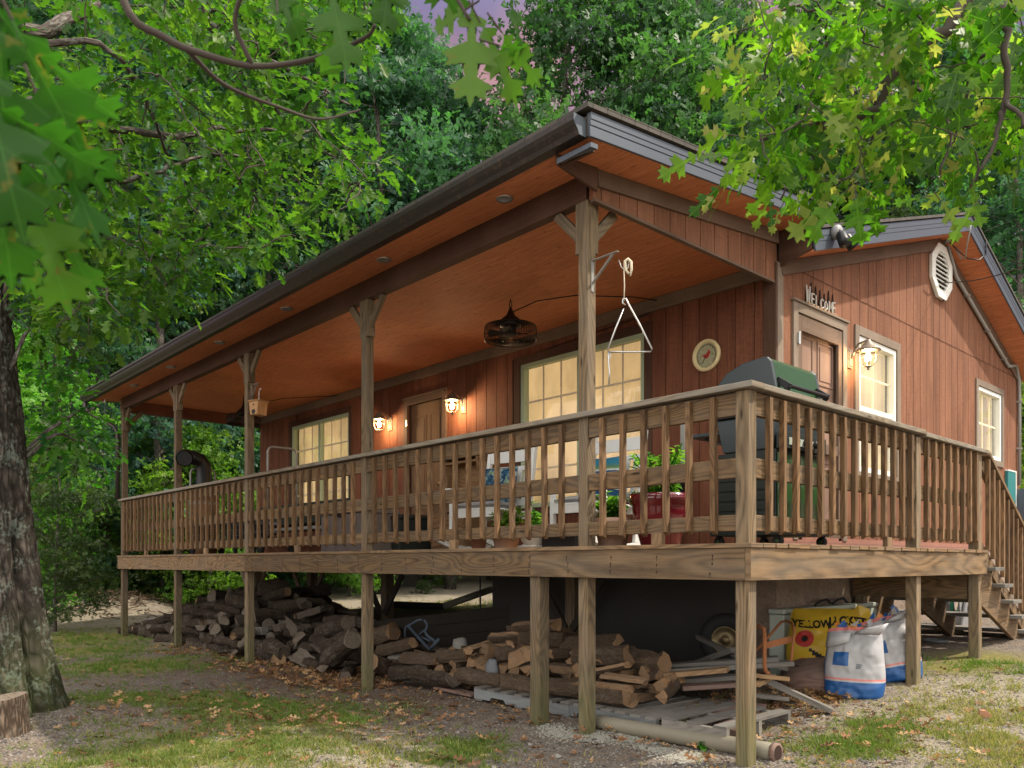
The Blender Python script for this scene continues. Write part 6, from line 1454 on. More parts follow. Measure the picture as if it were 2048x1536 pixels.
# faint print on the front sack
b = MB()
for k, (s0, t0, ln) in enumerate(((.12, .50, .32), (.12, .475, .26), (.12, .455, .18))):
    for j in range(int(ln*40)):
        if (j*7+k) % 5 == 0: continue
        p = P1(s0+j*.018, t0, -1); b.bar(p+Vector((0, -.003, 0)), p+Vector((.0035, -.003, 0)), .002, .008)
o = b.build('small_print', M['cushion_blue']); o.parent = s1
def yellow():
    g = G(1652, 1340); u = (g1-g2); base = Vector((XG+.58, at(1664, 1300, x=XG+.58).y, 0)); base.z = gz(base.x, base.y)
    def paint(s, t, sg):
        if sg > 0: return 0
        c = s-.155
        if t < .56 and abs((t-.50)+(s-.15)*.78) < .028 and s > .22: return 1
        if t < .25 and abs((t-.20)+(s-.15)*.7) < .03 and s > .22: return 1
        if .70 < t < .725 and .42 < s < .80 and abs(math.sin(s*60)) > .3: return 3
        return 0
    rzz = math.atan2((CAM-base).y, (CAM-base).x)+R(90)+R(6)
    t_, P = sack('printed_sack', base, rzz, .20, .70, .60, .40, paint, [M['yellow'], M['ink'], M['ink_red'], M['ink_orange']], 'big yellow sack lettered in black with red and black discs', 'sack', seed=9, slump=.02)
    def letter(txt, size, s0, t0, arc, m, nm, bold=0):
        me = text_mesh(txt, size, 0, bold); o = bpy.data.objects.new(nm, me); COL.objects.link(o)
        xs = [v.co.x for v in me.vertices]; X0, X1 = min(xs), max(xs)
        for v in me.vertices:
            s = s0+(v.co.x-(X0+X1)/2)/.35; t = t0+v.co.y/.60-arc*(s-s0)**2; s = max(-.985, min(.985, s)); p = P(s, max(0, min(1, t)), -1); v.co = p+Vector((0, -.004, 0))
        me.materials.append(m); o.parent = t_; return o
    letter('YELLOW', .082, -.50, .74, -.10, M['ink'], 'lettering', .0035); letter('JACKET', .094, .36, .79, .10, M['ink'], 'lettering', .004)
    letter('PRODUCTS  &  CO', .034, -.50, .885, 0, M['ink_red'], 'small_lettering') if 0 else None
    for t0 in (.585, .20):
        for rr, m_, nm, off in ((.072, 'ink_red', 'red_disc', .004), (.025, 'ink', 'black_disc', .007)):
            b = MB(); ring = []; n = 24
            f = lambda r, a: P(-.64+r*math.cos(a)/.35, t0+r*math.sin(a)/.60, -1)+Vector((0, -off, 0))
            for i in range(n):
                a0, a1 = 6.2832*i/n, 6.2832*(i+1)/n
                b.face([f(0, 0), f(rr*.5, a1), f(rr*.5, a0)][::-1]); b.face([f(rr*.5, a0), f(rr*.5, a1), f(rr, a1), f(rr, a0)][::-1])
            o = b.build(nm, M[m_]); o.parent = t_
    b = MB(); c = P(.80, .98, -1); Q = [c+Vector((-.10, .0, -.02)), c+Vector((-.03, -.03, .055)), c+Vector((.06, -.02, .02)), c+Vector((.08, .0, -.06)), c+Vector((-.02, -.05, -.05))]
    b.face([Q[0], Q[4], Q[1]]); b.face([Q[4], Q[3], Q[2]]); b.face([Q[4], Q[2], Q[1]]); o = b.build('tied_corner', M['yellow']); o.parent = t_; sd = o.modifiers.new('s', 'SOLIDIFY'); sd.thickness = .01
    # white chest behind it
    y0, y1 = at(1566, 1260, x=XG+.16).y, at(1752, 1260, x=XG+.16).y; zt = at(1600, 1216, x=XG+.16).z
    c_ = empty('white_chest', (XG+.1, (y0+y1)/2, -1.1)); tag(c_, 'pale white chest behind the yellow sack, against the foundation', 'chest')
    b = MB(); b.slab(XG+.02, XG+.17, y0, y1, gz(XG, y0)-.02, zt-.05); b.build('body', M['white_plastic'], c_, bevel=.012); b = MB(); b.slab(XG+.018, XG+.18, y0-.01, y1+.01, zt-.045, zt); b.build('lid', M['white_plastic'], c_, bevel=.012)
    b = MB(); ym = (y0+y1)/2
    for yy in (ym-.05, ym+.30): b.tube([Vector((XG+.10, yy-.20, zt+.01)), Vector((XG+.12, yy-.12, zt+.05)), Vector((XG+.12, yy, zt+.06)), Vector((XG+.10, yy+.12, zt+.015))], .012, 8)
    tag(b.build('black_hose', M['rubber'], smooth=True), 'black hose looped on top of the white chest', 'hose')
yellow()
# ------------------------------------------------------------------ yard bits
def rock(name, p, s, m, label, seed, grp=None):
    b = MB(); V, F = [], []; nu, nv = 12, 8
    for j in range(nv+1):
        for i in range(nu):
            a = 2*math.pi*i/nu; e = math.pi*j/nv; d = Vector((math.sin(e)*math.cos(a), math.sin(e)*math.sin(a), math.cos(e))); k = 1+.35*noise.noise(d*1.6+Vector((seed*3.1, 0, 0))); V.append((d.x*s[0]*k, d.y*s[1]*k, d.z*s[2]*k))
    for j in range(nv):
        for i in range(nu): F.append((j*nu+i, (j+1)*nu+i, (j+1)*nu+(i+1) % nu, j*nu+(i+1) % nu))
    b.raw(V, F); o = b.build(name, m, smooth=True, loc=p); tag(o, label, 'rock', grp); return o
rock('rock', at(921, 1293, y=1.0), (.10, .08, .09), M['rock'], 'pale lumpy stone sitting on the logs beside the bent metal frame', 1)
rock('rock', at(985, 1336, y=.55), (.075, .05, .085), M['slate'], 'flat blue grey stone wedged between the split logs', 2)
for k, (u, v, d, s, lb) in enumerate(((420, 1183, 17, .28, 'pale rock at the wood edge just right of the fourth post'), (398, 1188, 16.8, .2, 'smaller pale rock to the left of the wood edge rock'), (305, 1212, 15.5, .25, 'pale flat rock in the dry grass between fourth and fifth posts'), (335, 1208, 15.7, .22, 'low pale rock beside the woodpile in the dry grass'))):
    p = at(u, v, d=d); p.z = gz(p.x, p.y)+.03; rock('rock', p, (s, s*.8, s*.5), M['rock'], lb, 5+k, 'pale rocks at the yard edge')
p = G(1100, 1515); rock('rock', G(1113, 1513, .005), (.038, .03, .014), M['rock'], 'small pale flat stone on the gravel in front of the short post', 20)
p = G(1970, 1437); b = MB(); b.prism([(-.05, 0, 0), (.05, 0, 0), (.035, 0, .035), (.01, 0, .055), (-.02, 0, .05)], p, p+Vector((-.03, .04, 0))); tag(b.build('brick_shard', M['terracotta'], bevel=.004), 'orange brick shard lying in the dry grass on the right', 'brick')
def retaining():
    A = at(688, 1249, z=-.95); B = at(1010, 1211, z=-.66); t = empty('retaining_wall', (A+B)/2-Vector((0, 0, .6))); tag(t, 'dark low timber retaining wall behind the woodpile', 'retaining wall')
    d = (B-A).normalized()
    for k in range(4):
        z = -.075-.148*k; b = MB(); b.bar(A+Vector((0, 0, z))-d*.3, B+Vector((0, 0, z))+d*1.2, .14, .144); b.build('timber', M['timber_dark'], t, bevel=.006)
retaining()
A, B = at(788, 1209, z=-.80), at(886, 1213, z=-.80); b = MB(); pts = [A.lerp(B, k/40) for k in range(41)]; b.tube(pts, [.06 if k % 2 else .05 for k in range(41)], 10); tag(b.build('drain_hose', M['rubber'], smooth=True), 'ribbed black drain hose lying on the yard behind the deck', 'drain hose')
b = MB(); b.tube([B, at(985, 1178, d=12.5)], .055, 10); tag(b.build('yard_pipe', M['pvc'], smooth=True), 'straight pale pipe running up from the ribbed drain hose', 'pipe')
b = MB(); b.tube([at(960, 1150, y=2.6), at(961, 1222, y=2.6)], .012, 6); tag(b.build('hanging_cable', M['black']), 'black cable hanging under the floor left of the dark wall', 'cable')
# ------------------------------------------------------------------ leaf shapes
HALF = [(.0, .012), (.10, .02), (.17, .19), (.235, .155), (.225, .06), (.36, .055), (.47, .37), (.53, .27), (.60, .345), (.565, .12), (.70, .075), (.80, .29), (.835, .19), (.92, .20), (.875, .07), (1, 0)]
def oak_leaf():
    """lobed leaf: a strip each side of the midrib, folded and curled"""
    f = lambda x, y: (x, y, -.20*x*x+.24*abs(y)*(1-.35*x)-.25*y*y+.015*math.sin(x*11))
    m = len(HALF); V, F = [], []
    ys = [0, 0, 0]
    mx = [i/(m-1) for i in range(m)]; mx = [.5*a+.5*max(p[0] for p in HALF[:i+1]) for i, a in enumerate(mx)]
    V += [f(x, 0) for x in mx]
    for sg in (1, -1):
        o1 = len(V); V += [f(mx[i]*.5+HALF[i][0]*.5, sg*HALF[i][1]*.40) for i in range(m)]
        o2 = len(V); V += [f(x, sg*y*.82) for x, y in HALF]
        for i in range(m-1):
            for a, b_ in ((0, o1), (o1, o2)):
                q = [a+i, a+i+1, b_+i+1, b_+i]; F.append(q[::-1] if sg > 0 else q)
    return np.array(V), F
LEAF_V, LEAF_F = oak_leaf()
# simpler lobed leaf for the mid distance
H2 = [(.0, .0), (.18, .22), (.28, .08), (.48, .38), (.58, .12), (.82, .26), (1, 0)]
def leaf2():
    f = lambda x, y: (x, y, -.2*x*x+.22*abs(y)); n = len(H2)
    V = [f(x, y) for x, y in H2]+[f(x, -y) for x, y in H2[1:-1]]
    return np.array(V), [list(range(n)), [0]+[n-1-0]+list(range(n+n-3, n-1, -1))]
L2V, L2F = leaf2()
L2F = [[0, 1, 2, 3, 4, 5, 6], [6, 11, 10, 9, 8, 7, 0]]
# a small spray of leaves for far crowns
SPV = np.array([(0, 0, 0), (.45, .16, .05), (1, 0, -.14), (.42, -.14, .03), (.25, .75, -.06), (.55, .50, .02), (.2, -.7, -.08), (.55, -.45, .04), (-.15, .35, .05), (-.2, -.3, .0)])
SPF = [[0, 3, 2, 1], [0, 5, 4, 8], [0, 9, 6, 7]]
def rand_frames(n, size, up=.55, xd=None, spread=1.0):
    a = rng.normal(size=(n, 3)); a[:, 2] -= .35 if xd is None else 0
    if xd is not None: a = np.asarray(xd)+a*spread*.5
    nr = rng.normal(size=(n, 3))*(1-up)*1.2; nr[:, 2] += up
    return frames(a, nr, size)

# ------------------------------------------------------------------ oaks close to the camera
def bent(pts, n=6, jit=.0):
    """smooth a polyline (Catmull-Rom)"""
    P = [Vector(p) for p in pts]; P = [P[0]*2-P[1]]+P+[P[-1]*2-P[-2]]; out = []
    for i in range(1, len(P)-2):
        for k in range(n):
            t = k/n; a, b, c, d = P[i-1], P[i], P[i+1], P[i+2]
            q = .5*((2*b)+(c-a)*t+(2*a-5*b+4*c-d)*t*t+(3*b-a-3*c+d)*t*t*t)
            out.append(q+Vector((random.gauss(0, jit), random.gauss(0, jit), random.gauss(0, jit))))
    out.append(P[-2]); return out
def taper(n, a, b): return [a+(b-a)*i/(n-1) for i in range(n)]
def big_trunk():
    """the scarred oak at the left edge: a dense tube with ridged bark"""
    base = G(118, 1438); c0 = base-RIGHT*.47+FWD*.12; c0.z = gz(c0.x, c0.y)
    H = 9.0; nu, nv = 150, 420; V, UV = [], []
    for j in range(nv+1):
        t = (j/nv)**1.25; z = -.1+H*t
        cx = c0-RIGHT*(.115*max(0, z)*(1-.02*z))+FWD*.02*z
        r = .295+.08*math.exp(-max(0, z)/.35)-.018*z
        for i in range(nu):
            a = 2*math.pi*i/nu; d = Vector((math.cos(a), math.sin(a), 0)); s_ = a*.3
            n1 = noise.noise(Vector((math.cos(a)*7, math.sin(a)*7, z*2.0))); n2 = noise.noise(Vector((math.cos(a)*15, math.sin(a)*15, z*5+3))); n3 = noise.noise(Vector((math.cos(a)*1.6, math.sin(a)*1.6, z*.9)))
            ridge = (1-abs(n1)*2.2)*.030+(1-abs(n2)*2)*.017
            flare = 1+.08*math.exp(-max(0, z)/.28)*math.cos(a*4+1)
            k = r*flare+ridge+.03*n3
            # an old dark scar seam on the side towards the house
            da = math.atan2(math.sin(a-SCAR), math.cos(a-SCAR)); k -= .13*math.exp(-(da/.17)**2)*(1-sst(1.0, 1.7, z))
            p = cx+d*k; V.append((p.x, p.y, c0.z+z)); UV.append((z, a*.32))
    F = []; U = []
    for j in range(nv):
        for i in range(nu):
            i2 = (i+1) % nu; F += [j*nu+i, j*nu+i2, (j+1)*nu+i2, (j+1)*nu+i]
            u0, u1 = UV[j*nu+i], UV[(j+1)*nu+i]; da = 2*math.pi/nu*.32; U += [u0, (u0[0], u0[1]+da), (u1[0], u1[1]+da), u1]
    return c0, V, F, U
SCAR = math.atan2((RIGHT-FWD*.35).y, (RIGHT-FWD*.35).x)
c0, tv_, tf_, tu_ = big_trunk()
oak = empty('oak_tree', c0); tag(oak, 'large lichened oak at the left edge with limbs reaching over the yard', 'tree')
fast_mesh('trunk', tv_, tf_, [4]*(len(tf_)//4), M['bark_oak'], oak, smooth=True, uv=tu_)
def tp(z): return c0-RIGHT*(.115*z)+Vector((0, 0, z))
A = lambda u, v, d: at(u, v, d=d)
LIMBS = [([tp(4.6), A(60, 208, 6.6), A(130, 236, 6.8), A(330, 272, 7.2), A(440, 258, 7.6), A(620, 262, 8.3)], .055),
         ([tp(3.9), A(90, 330, 6.6), A(215, 356, 6.9), A(300, 350, 7.1), A(420, 312, 7.6), A(560, 330, 8.4)], .04),
         ([tp(5.6), A(70, 66, 6.7), A(150, 30, 7), A(260, -30, 7.6), A(420, -120, 8.4)], .08),
         ([tp(5.0), A(120, 80, 6.0), A(250, 130, 6.2), A(330, 300, 7.2), A(420, 400, 8.0)], .03),
         ([tp(6.5), A(260, -160, 7), A(400, 40, 7.5), A(560, 130, 8), A(700, 210, 8.6)], .05),
         ([tp(2.6), A(120, 300, 6.6), A(170, 400, 6.8), A(205, 460, 7.2), A(300, 490, 7.9), A(400, 500, 8.8)], .025),
         ([tp(1.75), A(90, 868, 6.7), A(140, 835, 7.0), A(181, 815, 7.6), A(215, 800, 12.5)], .020),
         ([tp(1.70), A(95, 876, 6.7), A(150, 880, 7.1), A(190, 900, 7.8), A(215, 950, 8.2)], .018),
         ([tp(2.2), A(80, 620, 6.6), A(120, 690, 7), A(170, 700, 7.8)], .020),
         ([tp(6.0), A(300, -80, 6.5), A(430, 60, 6.8), A(520, 190, 7.2), A(640, 300, 7.8), A(760, 330, 8.6)], .035)]
twig_pts = []
b = MB()
for pts, r in LIMBS:
    q = bent(pts, 6, .012); b.tube(q, taper(len(q), r, r*.22), 8); twig_pts += q[4:]
b.build('limbs', M['bark_far'], oak, smooth=True)
def inside(poly, u, v):
    c = False; n = len(poly)
    for i in range(n):
        (x0, y0), (x1, y1) = poly[i], poly[(i+1) % n]
        if (y0 > v) != (y1 > v) and u < (x1-x0)*(v-y0)/(y1-y0)+x0: c = not c
    return c
def canopy(parent, poly, ncl, per, dr, size, tmpl, mat, hooks, spread, name, twr=.006, holes=(), tintr=(0, 1), down=-.25, up=.6, clip=False):
    """leaf clusters at the twig ends of an oak, filling a measured patch of sky; twigs run to the nearest limb"""
    us = [p[0] for p in poly]; vs = [p[1] for p in poly]; pos, xd, nr, sz, tn = [], [], [], [], []; tw = MB(); k = 0
    hk = np.array([tuple(h) for h in hooks])
    C_ = []
    while len(C_) < ncl:
        u, v = random.uniform(min(us), max(us)), random.uniform(min(vs), max(vs))
        if not inside(poly, u, v) or (clip and v > 700-(u-170)*.538) or any(math.hypot((u-a)/rx, (v-b_)/ry) < 1 for a, b_, rx, ry in holes): continue
        C_.append(tuple(at(u, v, d=random.uniform(*dr))))
    # grow twigs outwards: each cluster hangs from the nearest wood already grown
    C_ = np.array(C_); best = np.full(len(C_), 1e9); src = np.zeros((len(C_), 3)); done = np.zeros(len(C_), bool)
    for h in hk:
        dd = ((C_-h)**2).sum(1); m_ = dd < best; best[m_] = dd[m_]; src[m_] = h
    for _ in range(len(C_)):
        j = int(np.argmin(np.where(done, 1e9, best))); done[j] = True; c = Vector(C_[j]); h = Vector(src[j])
        L = (c-h).length; m = h.lerp(c, .5)+Vector((random.gauss(0, .06), random.gauss(0, .06), .05+random.gauss(0, .05)))*L
        if L < 1.6: tw.tube(bent([h, m, c], 3, .004), taper(7, twr, twr*.55), 4, cap=False)
        dd = ((C_-C_[j])**2).sum(1)*1.25; m_ = dd < best; best[m_] = dd[m_]; src[m_] = C_[j]
        dirn = (c-h).normalized() if L > .02 else Vector((1, 0, 0)); t0 = random.uniform(*tintr)
        for _ in range(per):
            o = Vector((random.gauss(0, 1), random.gauss(0, 1), random.gauss(0, .55)))*spread
            x = (o.normalized()*.9+dirn*.55+Vector((0, 0, down))).normalized()
            pos.append(tuple(c+o*.6)); xd.append(tuple(x)); nr.append((random.gauss(0, 1-up), random.gauss(0, 1-up), up+.2)); sz.append(size*random.uniform(.65, 1.2)); tn.append(min(1, max(0, t0+random.gauss(0, .16))))
    scatter(name, tmpl[0], tmpl[1], frames(xd, nr, sz), np.array(pos), mat, parent, np.array(tn), len(tmpl[0]) > 20)
    tw.build('twigs', M['twig'], parent, smooth=True)['kind'] = 'stuff'
LEFT = [(40, -60), (820, -60), (720, 60), (660, 150), (730, 300), (775, 345), (740, 420), (640, 520), (560, 560), (470, 610), (330, 690), (200, 720), (60, 660)]
canopy(oak, LEFT, 500, 12, (5.6, 9.0), .120, (L2V, L2F), M['leaf_left'], twig_pts, .20, 'foliage', .007, holes=((305, 335, 40, 45), (610, 120, 60, 45), (700, 250, 40, 40), (90, 40, 60, 50), (420, 150, 40, 22)), tintr=(.05, .85), clip=True)
LOW = [(60, 660), (160, 690), (150, 790), (205, 860), (225, 980), (150, 1000), (80, 900)]
canopy(oak, LOW, 50, 9, (6.6, 8.6), .12, (L2V, L2F), M['leaf_left'], twig_pts, .2, 'low_foliage', .006, tintr=(.2, 1))
# the limb that passes beside the camera and hangs its leaves into the picture
near = [tp(5.6), tp(5.9)-RIGHT*.1-FWD*1.6, A(-260, -1650, 3.2), A(-60, -1350, 2.1), A(-30, -760, 1.35), A(-40, -220, 1.0), A(-20, 10, .90)]
q1 = bent(near, 6); up_ = [A(-60, -1350, 2.1), A(60, -900, 1.8), A(160, -420, 1.62), A(240, -15, 1.58), A(330, 75, 1.6), A(420, 112, 1.62), A(505, 132, 1.64), A(600, 124, 1.62), A(680, 100, 1.6), A(735, 72, 1.58), A(750, 50, 1.56)]
q2 = bent(up_, 5); q3 = bent([A(372, 98, 1.61), A(450, 170, 1.7), A(560, 215, 1.8), A(640, 238, 1.9), A(720, 220, 2.0)], 5)
q4 = bent([A(505, 132, 1.64), A(470, 40, 1.6), A(520, -40, 1.55), A(700, -60, 1.5), A(880, -30, 1.45), A(940, 40, 1.45)], 5)
b = MB(); b.tube(q1, taper(len(q1), .045, .004), 8); b.tube(q2, taper(len(q2), .010, .0035), 7); b.tube(q3, taper(len(q3), .005, .0025), 6); b.tube(q4, taper(len(q4), .005, .003), 6)
NEARB = b
def explicit(lst, name, parent, mat, tint):
    xd, nr, sz, pos = [], [], [], []; st = NEARB
    for (u0, v0, u1, v1, d0, d1, roll) in lst:
        p, q = A(u0, v0, d0), A(u1, v1, d1); x = (q-p); L = x.length; x.normalize()
        n = (CAM-p).normalized(); n = (n+Vector((0, 0, .35))).normalized(); n = Matrix.Rotation(R(roll), 3, x) @ n
        pos.append(tuple(p)); xd.append(tuple(x)); nr.append(tuple(n)); sz.append(L); 
        st.tube([p-x*.035, p+x*.005], .0018, 5, cap=False)
    M_ = frames(xd, nr, sz); scatter(name, LEAF_V, LEAF_F, M_, np.array(pos), mat, parent, np.array(tint), True)
explicit([(20, 30, 205, 395, .84, .92, 15), (-30, 20, 100, 420, .80, .86, -30), (60, 90, 255, 265, .9, 1.0, 25), (-20, 200, 215, 370, .82, .9, 40), (-40, 110, 40, 470, .78, .8, 10), (70, 180, 205, 500, .9, .96, -50),
          (30, 330, 150, 620, .88, .92, 0), (90, 350, 165, 600, .92, .96, 35), (-60, 250, 60, 560, .8, .84, -10), (-50, -40, 75, 130, .85, .9, 20), (-40, 420, 110, 560, .86, .9, -35)], 'near_foliage', oak, M['leaf_near'], [.25, .1, .45, .3, .2, .15, .8, .55, .4, .1, .6])
explicit([(530, -60, 600, 62, 1.5, 1.5, 0), (600, -40, 575, 85, 1.52, 1.54, 30), (655, -50, 700, 140, 1.5, 1.52, -15), (690, -40, 640, 150, 1.52, 1.55, 15), (735, -60, 800, 70, 1.5, 1.52, 25), (780, -80, 770, 60, 1.5, 1.5, -20), (930, 20, 870, 60, 1.45, 1.5, 10), (945, 5, 940, 215, 1.45, 1.48, 5), (958, 40, 1045, 205, 1.45, 1.5, -10), (1000, 60, 1085, 175, 1.46, 1.5, 30), (1010, -40, 1060, 110, 1.46, 1.5, -60), (840, -90, 930, 40, 1.45, 1.5, 10), (995, 90, 1060, 110, 1.45, 1.47, 60), (555, 20, 560, 70, 1.5, 1.5, 50)], 'hanging_foliage', oak, M['leaf_near'], [.3, .25, .5, .55, .45, .3, .85, .9, .75, .7, .2, .4, .5, .3])

NEARB.build('near_limb', M['twig'], oak, smooth=True)
# ------------------------------------------------------------------ the oak on the right: its trunk stands outside the picture
tr0 = CAM+RIGHT*3.6+FWD*2.1; tr0.z = gz(tr0.x, tr0.y)
oak2 = empty('oak_tree', tr0); tag(oak2, 'oak on the right whose sunlit lobed leaves hang in front of the gable', 'tree')
b = MB(); q = bent([tr0-Vector((0, 0, .1)), tr0+Vector((.05, 0, 1.5)), tr0+Vector((0, .1, 3)), tr0+Vector((-.1, .1, 4.6)), tr0+Vector((-.1, .3, 7)), tr0+Vector((0, .5, 9))], 5); b.tube(q, [.30]+taper(len(q)-1, .24, .05), 16); b.build('trunk', M['bark_oak'], oak2, smooth=True)
T2 = lambda z: tr0+Vector((-.05, .12, z))
R_L = [([T2(3.9), A(2300, -300, 2.9), A(1960, -15, 2.9), A(1880, 70, 2.9), A(1800, 132, 2.95), A(1745, 214, 3.0), A(1700, 236, 3.0), A(1650, 246, 3.05), A(1580, 262, 3.1), A(1500, 287, 3.15)], .035),
       ([T2(3.6), A(2250, -150, 2.6), A(2020, -20, 2.6), A(2013, 90, 2.6), A(2012, 200, 2.6), A(1998, 245, 2.6), A(1965, 330, 2.6), A(1935, 380, 2.65)], .022),
       ([T2(4.2), A(2100, -400, 3.2), A(1760, -60, 3.2), A(1690, 40, 3.2), A(1640, 105, 3.25), A(1575, 150, 3.3), A(1480, 160, 3.4)], .022),
       ([A(1745, 214, 3.0), A(1742, 290, 3.0), A(1720, 330, 2.95), A(1680, 360, 2.9)], .010), ([A(1800, 132, 2.95), A(1850, 190, 2.8), A(1900, 260, 2.7), A(1880, 350, 2.7)], .009), ([A(2013, 90, 2.6), A(1950, 130, 2.7), A(1930, 220, 2.8), A(1900, 290, 2.85)], .009),
       ([A(1690, 40, 3.2), A(1600, 20, 3.3), A(1500, 40, 3.4)], .008), ([A(1650, 246, 3.05), A(1640, 310, 3.05), A(1600, 360, 3.0), A(1560, 400, 3.0)], .008), ([A(2012, 200, 2.6), A(2060, 260, 2.5), A(2120, 330, 2.5)], .010)]
hooks2 = []; b = MB()
for pts, r in R_L:
    q = bent(pts, 5, .006); b.tube(q, taper(len(q), r*.8, max(.0035, r*.18)), 8); hooks2 += [p for p in q if abs((p-CAM).dot(RIGHT)) < 3.2]
NEARB = b
RPOLY = [(1520, -40), (1480, 60), (1500, 130), (1470, 165), (1490, 215), (1465, 255), (1490, 300), (1475, 340), (1490, 370), (1540, 340), (1590, 400), (1640, 390), (1690, 410), (1720, 370), (1800, 340), (1900, 390), (2000, 320), (2120, 340), (2120, -40)]
canopy(oak2, RPOLY, 142, 7, (2.5, 3.6), .140, (LEAF_V, LEAF_F), M['leaf_right'], hooks2, .105, 'foliage', .0035, holes=((1700, 300, 36, 32), (1800, 420, 30, 22), (1560, 330, 20, 16), (1830, 330, 32, 18)), tintr=(.1, .85), down=-.45, up=.22)
explicit([(1690, 385, 1612, 470, 2.7, 2.72, 10), (1660, 400, 1580, 475, 2.8, 2.8, -20), (1712, 395, 1722, 490, 2.65, 2.66, 5), (1735, 390, 1690, 440, 2.7, 2.7, 30), (1880, 400, 1925, 460, 2.6, 2.62, -15), (1560, 420, 1540, 460, 2.9, 2.9, 10), (1950, 410, 1900, 475, 2.6, 2.6, 15), (1460, 270, 1400, 262, 3.1, 3.1, 10), (1440, 380, 1402, 415, 3.0, 3.0, 20), (1845, 395, 1790, 405, 2.7, 2.7, -10), (1480, 60, 1425, 70, 3.2, 3.2, 0), (1465, 140, 1408, 150, 3.2, 3.2, 15)], 'lower_foliage', oak2, M['leaf_right'], [.55, .85, .45, .3, .8, .9, .7, .95, .95, .5, .9, .8])
NEARB.build('limbs', M['twig'], oak2, smooth=True)
# unseen rest of its crown, added and placed to throw dappled shade
npos = 2400; cc = tr0+Vector((.6, -.2, 6.4)); th = rng.random(npos)*6.283; rr = rng.random(npos)**.5*2.1
P3 = np.stack([cc.x+rr*np.cos(th), cc.y+rr*np.sin(th)*1.2, cc.z+rng.normal(size=npos)*.85], 1)
cl = rng.integers(0, 120, npos); P3 = P3[cl*20]+rng.normal(size=(npos, 3))*np.array([.33, .33, .18])
scatter('crown', L2V, L2F, rand_frames(npos, .16*rng.uniform(.7, 1.2, npos)), P3, M['leaf_right'], oak2, rng.random(npos)*.8)

# ------------------------------------------------------------------ stump
g = G(8, 1466); st_ = empty('tree_stump', g); tag(st_, 'cut grey stump in front of the big oak at the left edge', 'stump')
b = MB(); V = []; nu = 40; RR = .145
for z, k in ((-.05, 1.2), (.06, 1.06), (.16, 1.0), (.26, .97)):
    for i in range(nu):
        a = 2*math.pi*i/nu; f = k*RR*(1+.07*math.cos(a*3+1)+.05*noise.noise(Vector((math.cos(a)*3, math.sin(a)*3, z*3)))); V.append((g.x+f*math.cos(a), g.y+f*math.sin(a), g.z+z+.02*math.sin(a)*(z > .2)))
b.raw(V, [(j*nu+i, j*nu+(i+1) % nu, (j+1)*nu+(i+1) % nu, (j+1)*nu+i) for j in range(3) for i in range(nu)], [(0, 0)]*len(V)); b.uv = [(V[k][2], math.atan2(V[k][1]-g.y, V[k][0]-g.x)*.2) for f in b.f for k in f]
b.build('bark', M['bark_log'], st_, smooth=True)
b = MB(); b.face([V[3*nu+i] for i in range(nu)]); b.build('cut_top', M['cut_grey'], st_)

# ------------------------------------------------------------------ the wood behind
def tree_proto(name, H, seed, crown, base_frac, nlimb, nleaf, lsize, rtrunk, lean=.05, mat='leaf_far'):
    rs = np.random.default_rng(seed); random.seed(seed)
    b = MB(); z = np.linspace(0, 1, 9); dx = np.cumsum(rs.normal(size=9)*.25)*lean*6; dy = np.cumsum(rs.normal(size=9)*.25)*lean*6
    path = [Vector((dx[i]*z[i], dy[i]*z[i], H*z[i]-.3)) for i in range(9)]
    b.tube(path, [rtrunk*1.25]+[rtrunk*(1-.85*t) for t in z[1:]], 9)
    ends = []
    def along(t):
        k = min(7, int(t*8)); return path[k].lerp(path[k+1], t*8-k)
    for i in range(nlimb):
        t = base_frac+(1-base_frac)*(i+rs.random())/nlimb; t = min(.98, t); a = i*2.4+rs.normal()*.4
        s = along(t); L = crown*(.55+.5*rs.random())*(1.0-.75*max(0, (t-.55)/.45)**1.3)*(.65+.35*min(1, (t-base_frac)/.15+.3))
        d = Vector((math.cos(a), math.sin(a), .25+.5*t*rs.random())); e = s+d.normalized()*L; m = s.lerp(e, .5)+Vector((0, 0, .12*L*rs.normal()))
        q = bent([s, m, e], 3); b.tube(q, taper(len(q), rtrunk*.33*(1.1-t), .012), 5, cap=False)
        for k in range(3+int(3*rs.random())):
            u = .35+.65*rs.random(); p = q[min(len(q)-1, int(u*(len(q)-1)))]; f = p+Vector((rs.normal(), rs.normal(), rs.normal()*.5+.1))*L*.28
            b.tube([p, p.lerp(f, .5)+Vector((0, 0, .05)), f], [.012, .009, .005], 4, cap=False); ends.append((f, .5+.5*rs.random()))
        ends.append((e, 1))
    tr = b.build(name+'_trunk', M['bark_far'], smooth=True)
    E = np.array([tuple(e[0]) for e in ends]); idx = rs.integers(0, len(E), nleaf); tone = rs.random(len(E))
    sp = crown*.125
    P = E[idx]+rs.normal(size=(nleaf, 3))*np.array([sp, sp, sp*.55])
    n = nleaf; cr = scatter(name+'_crown', SPV, SPF, rand_frames(n, lsize*rs.uniform(.6, 1.25, n), .5), P, M[mat], None, np.clip(tone[idx]*.7+rs.random(n)*.4-.05, 0, 1))
    return tr, cr
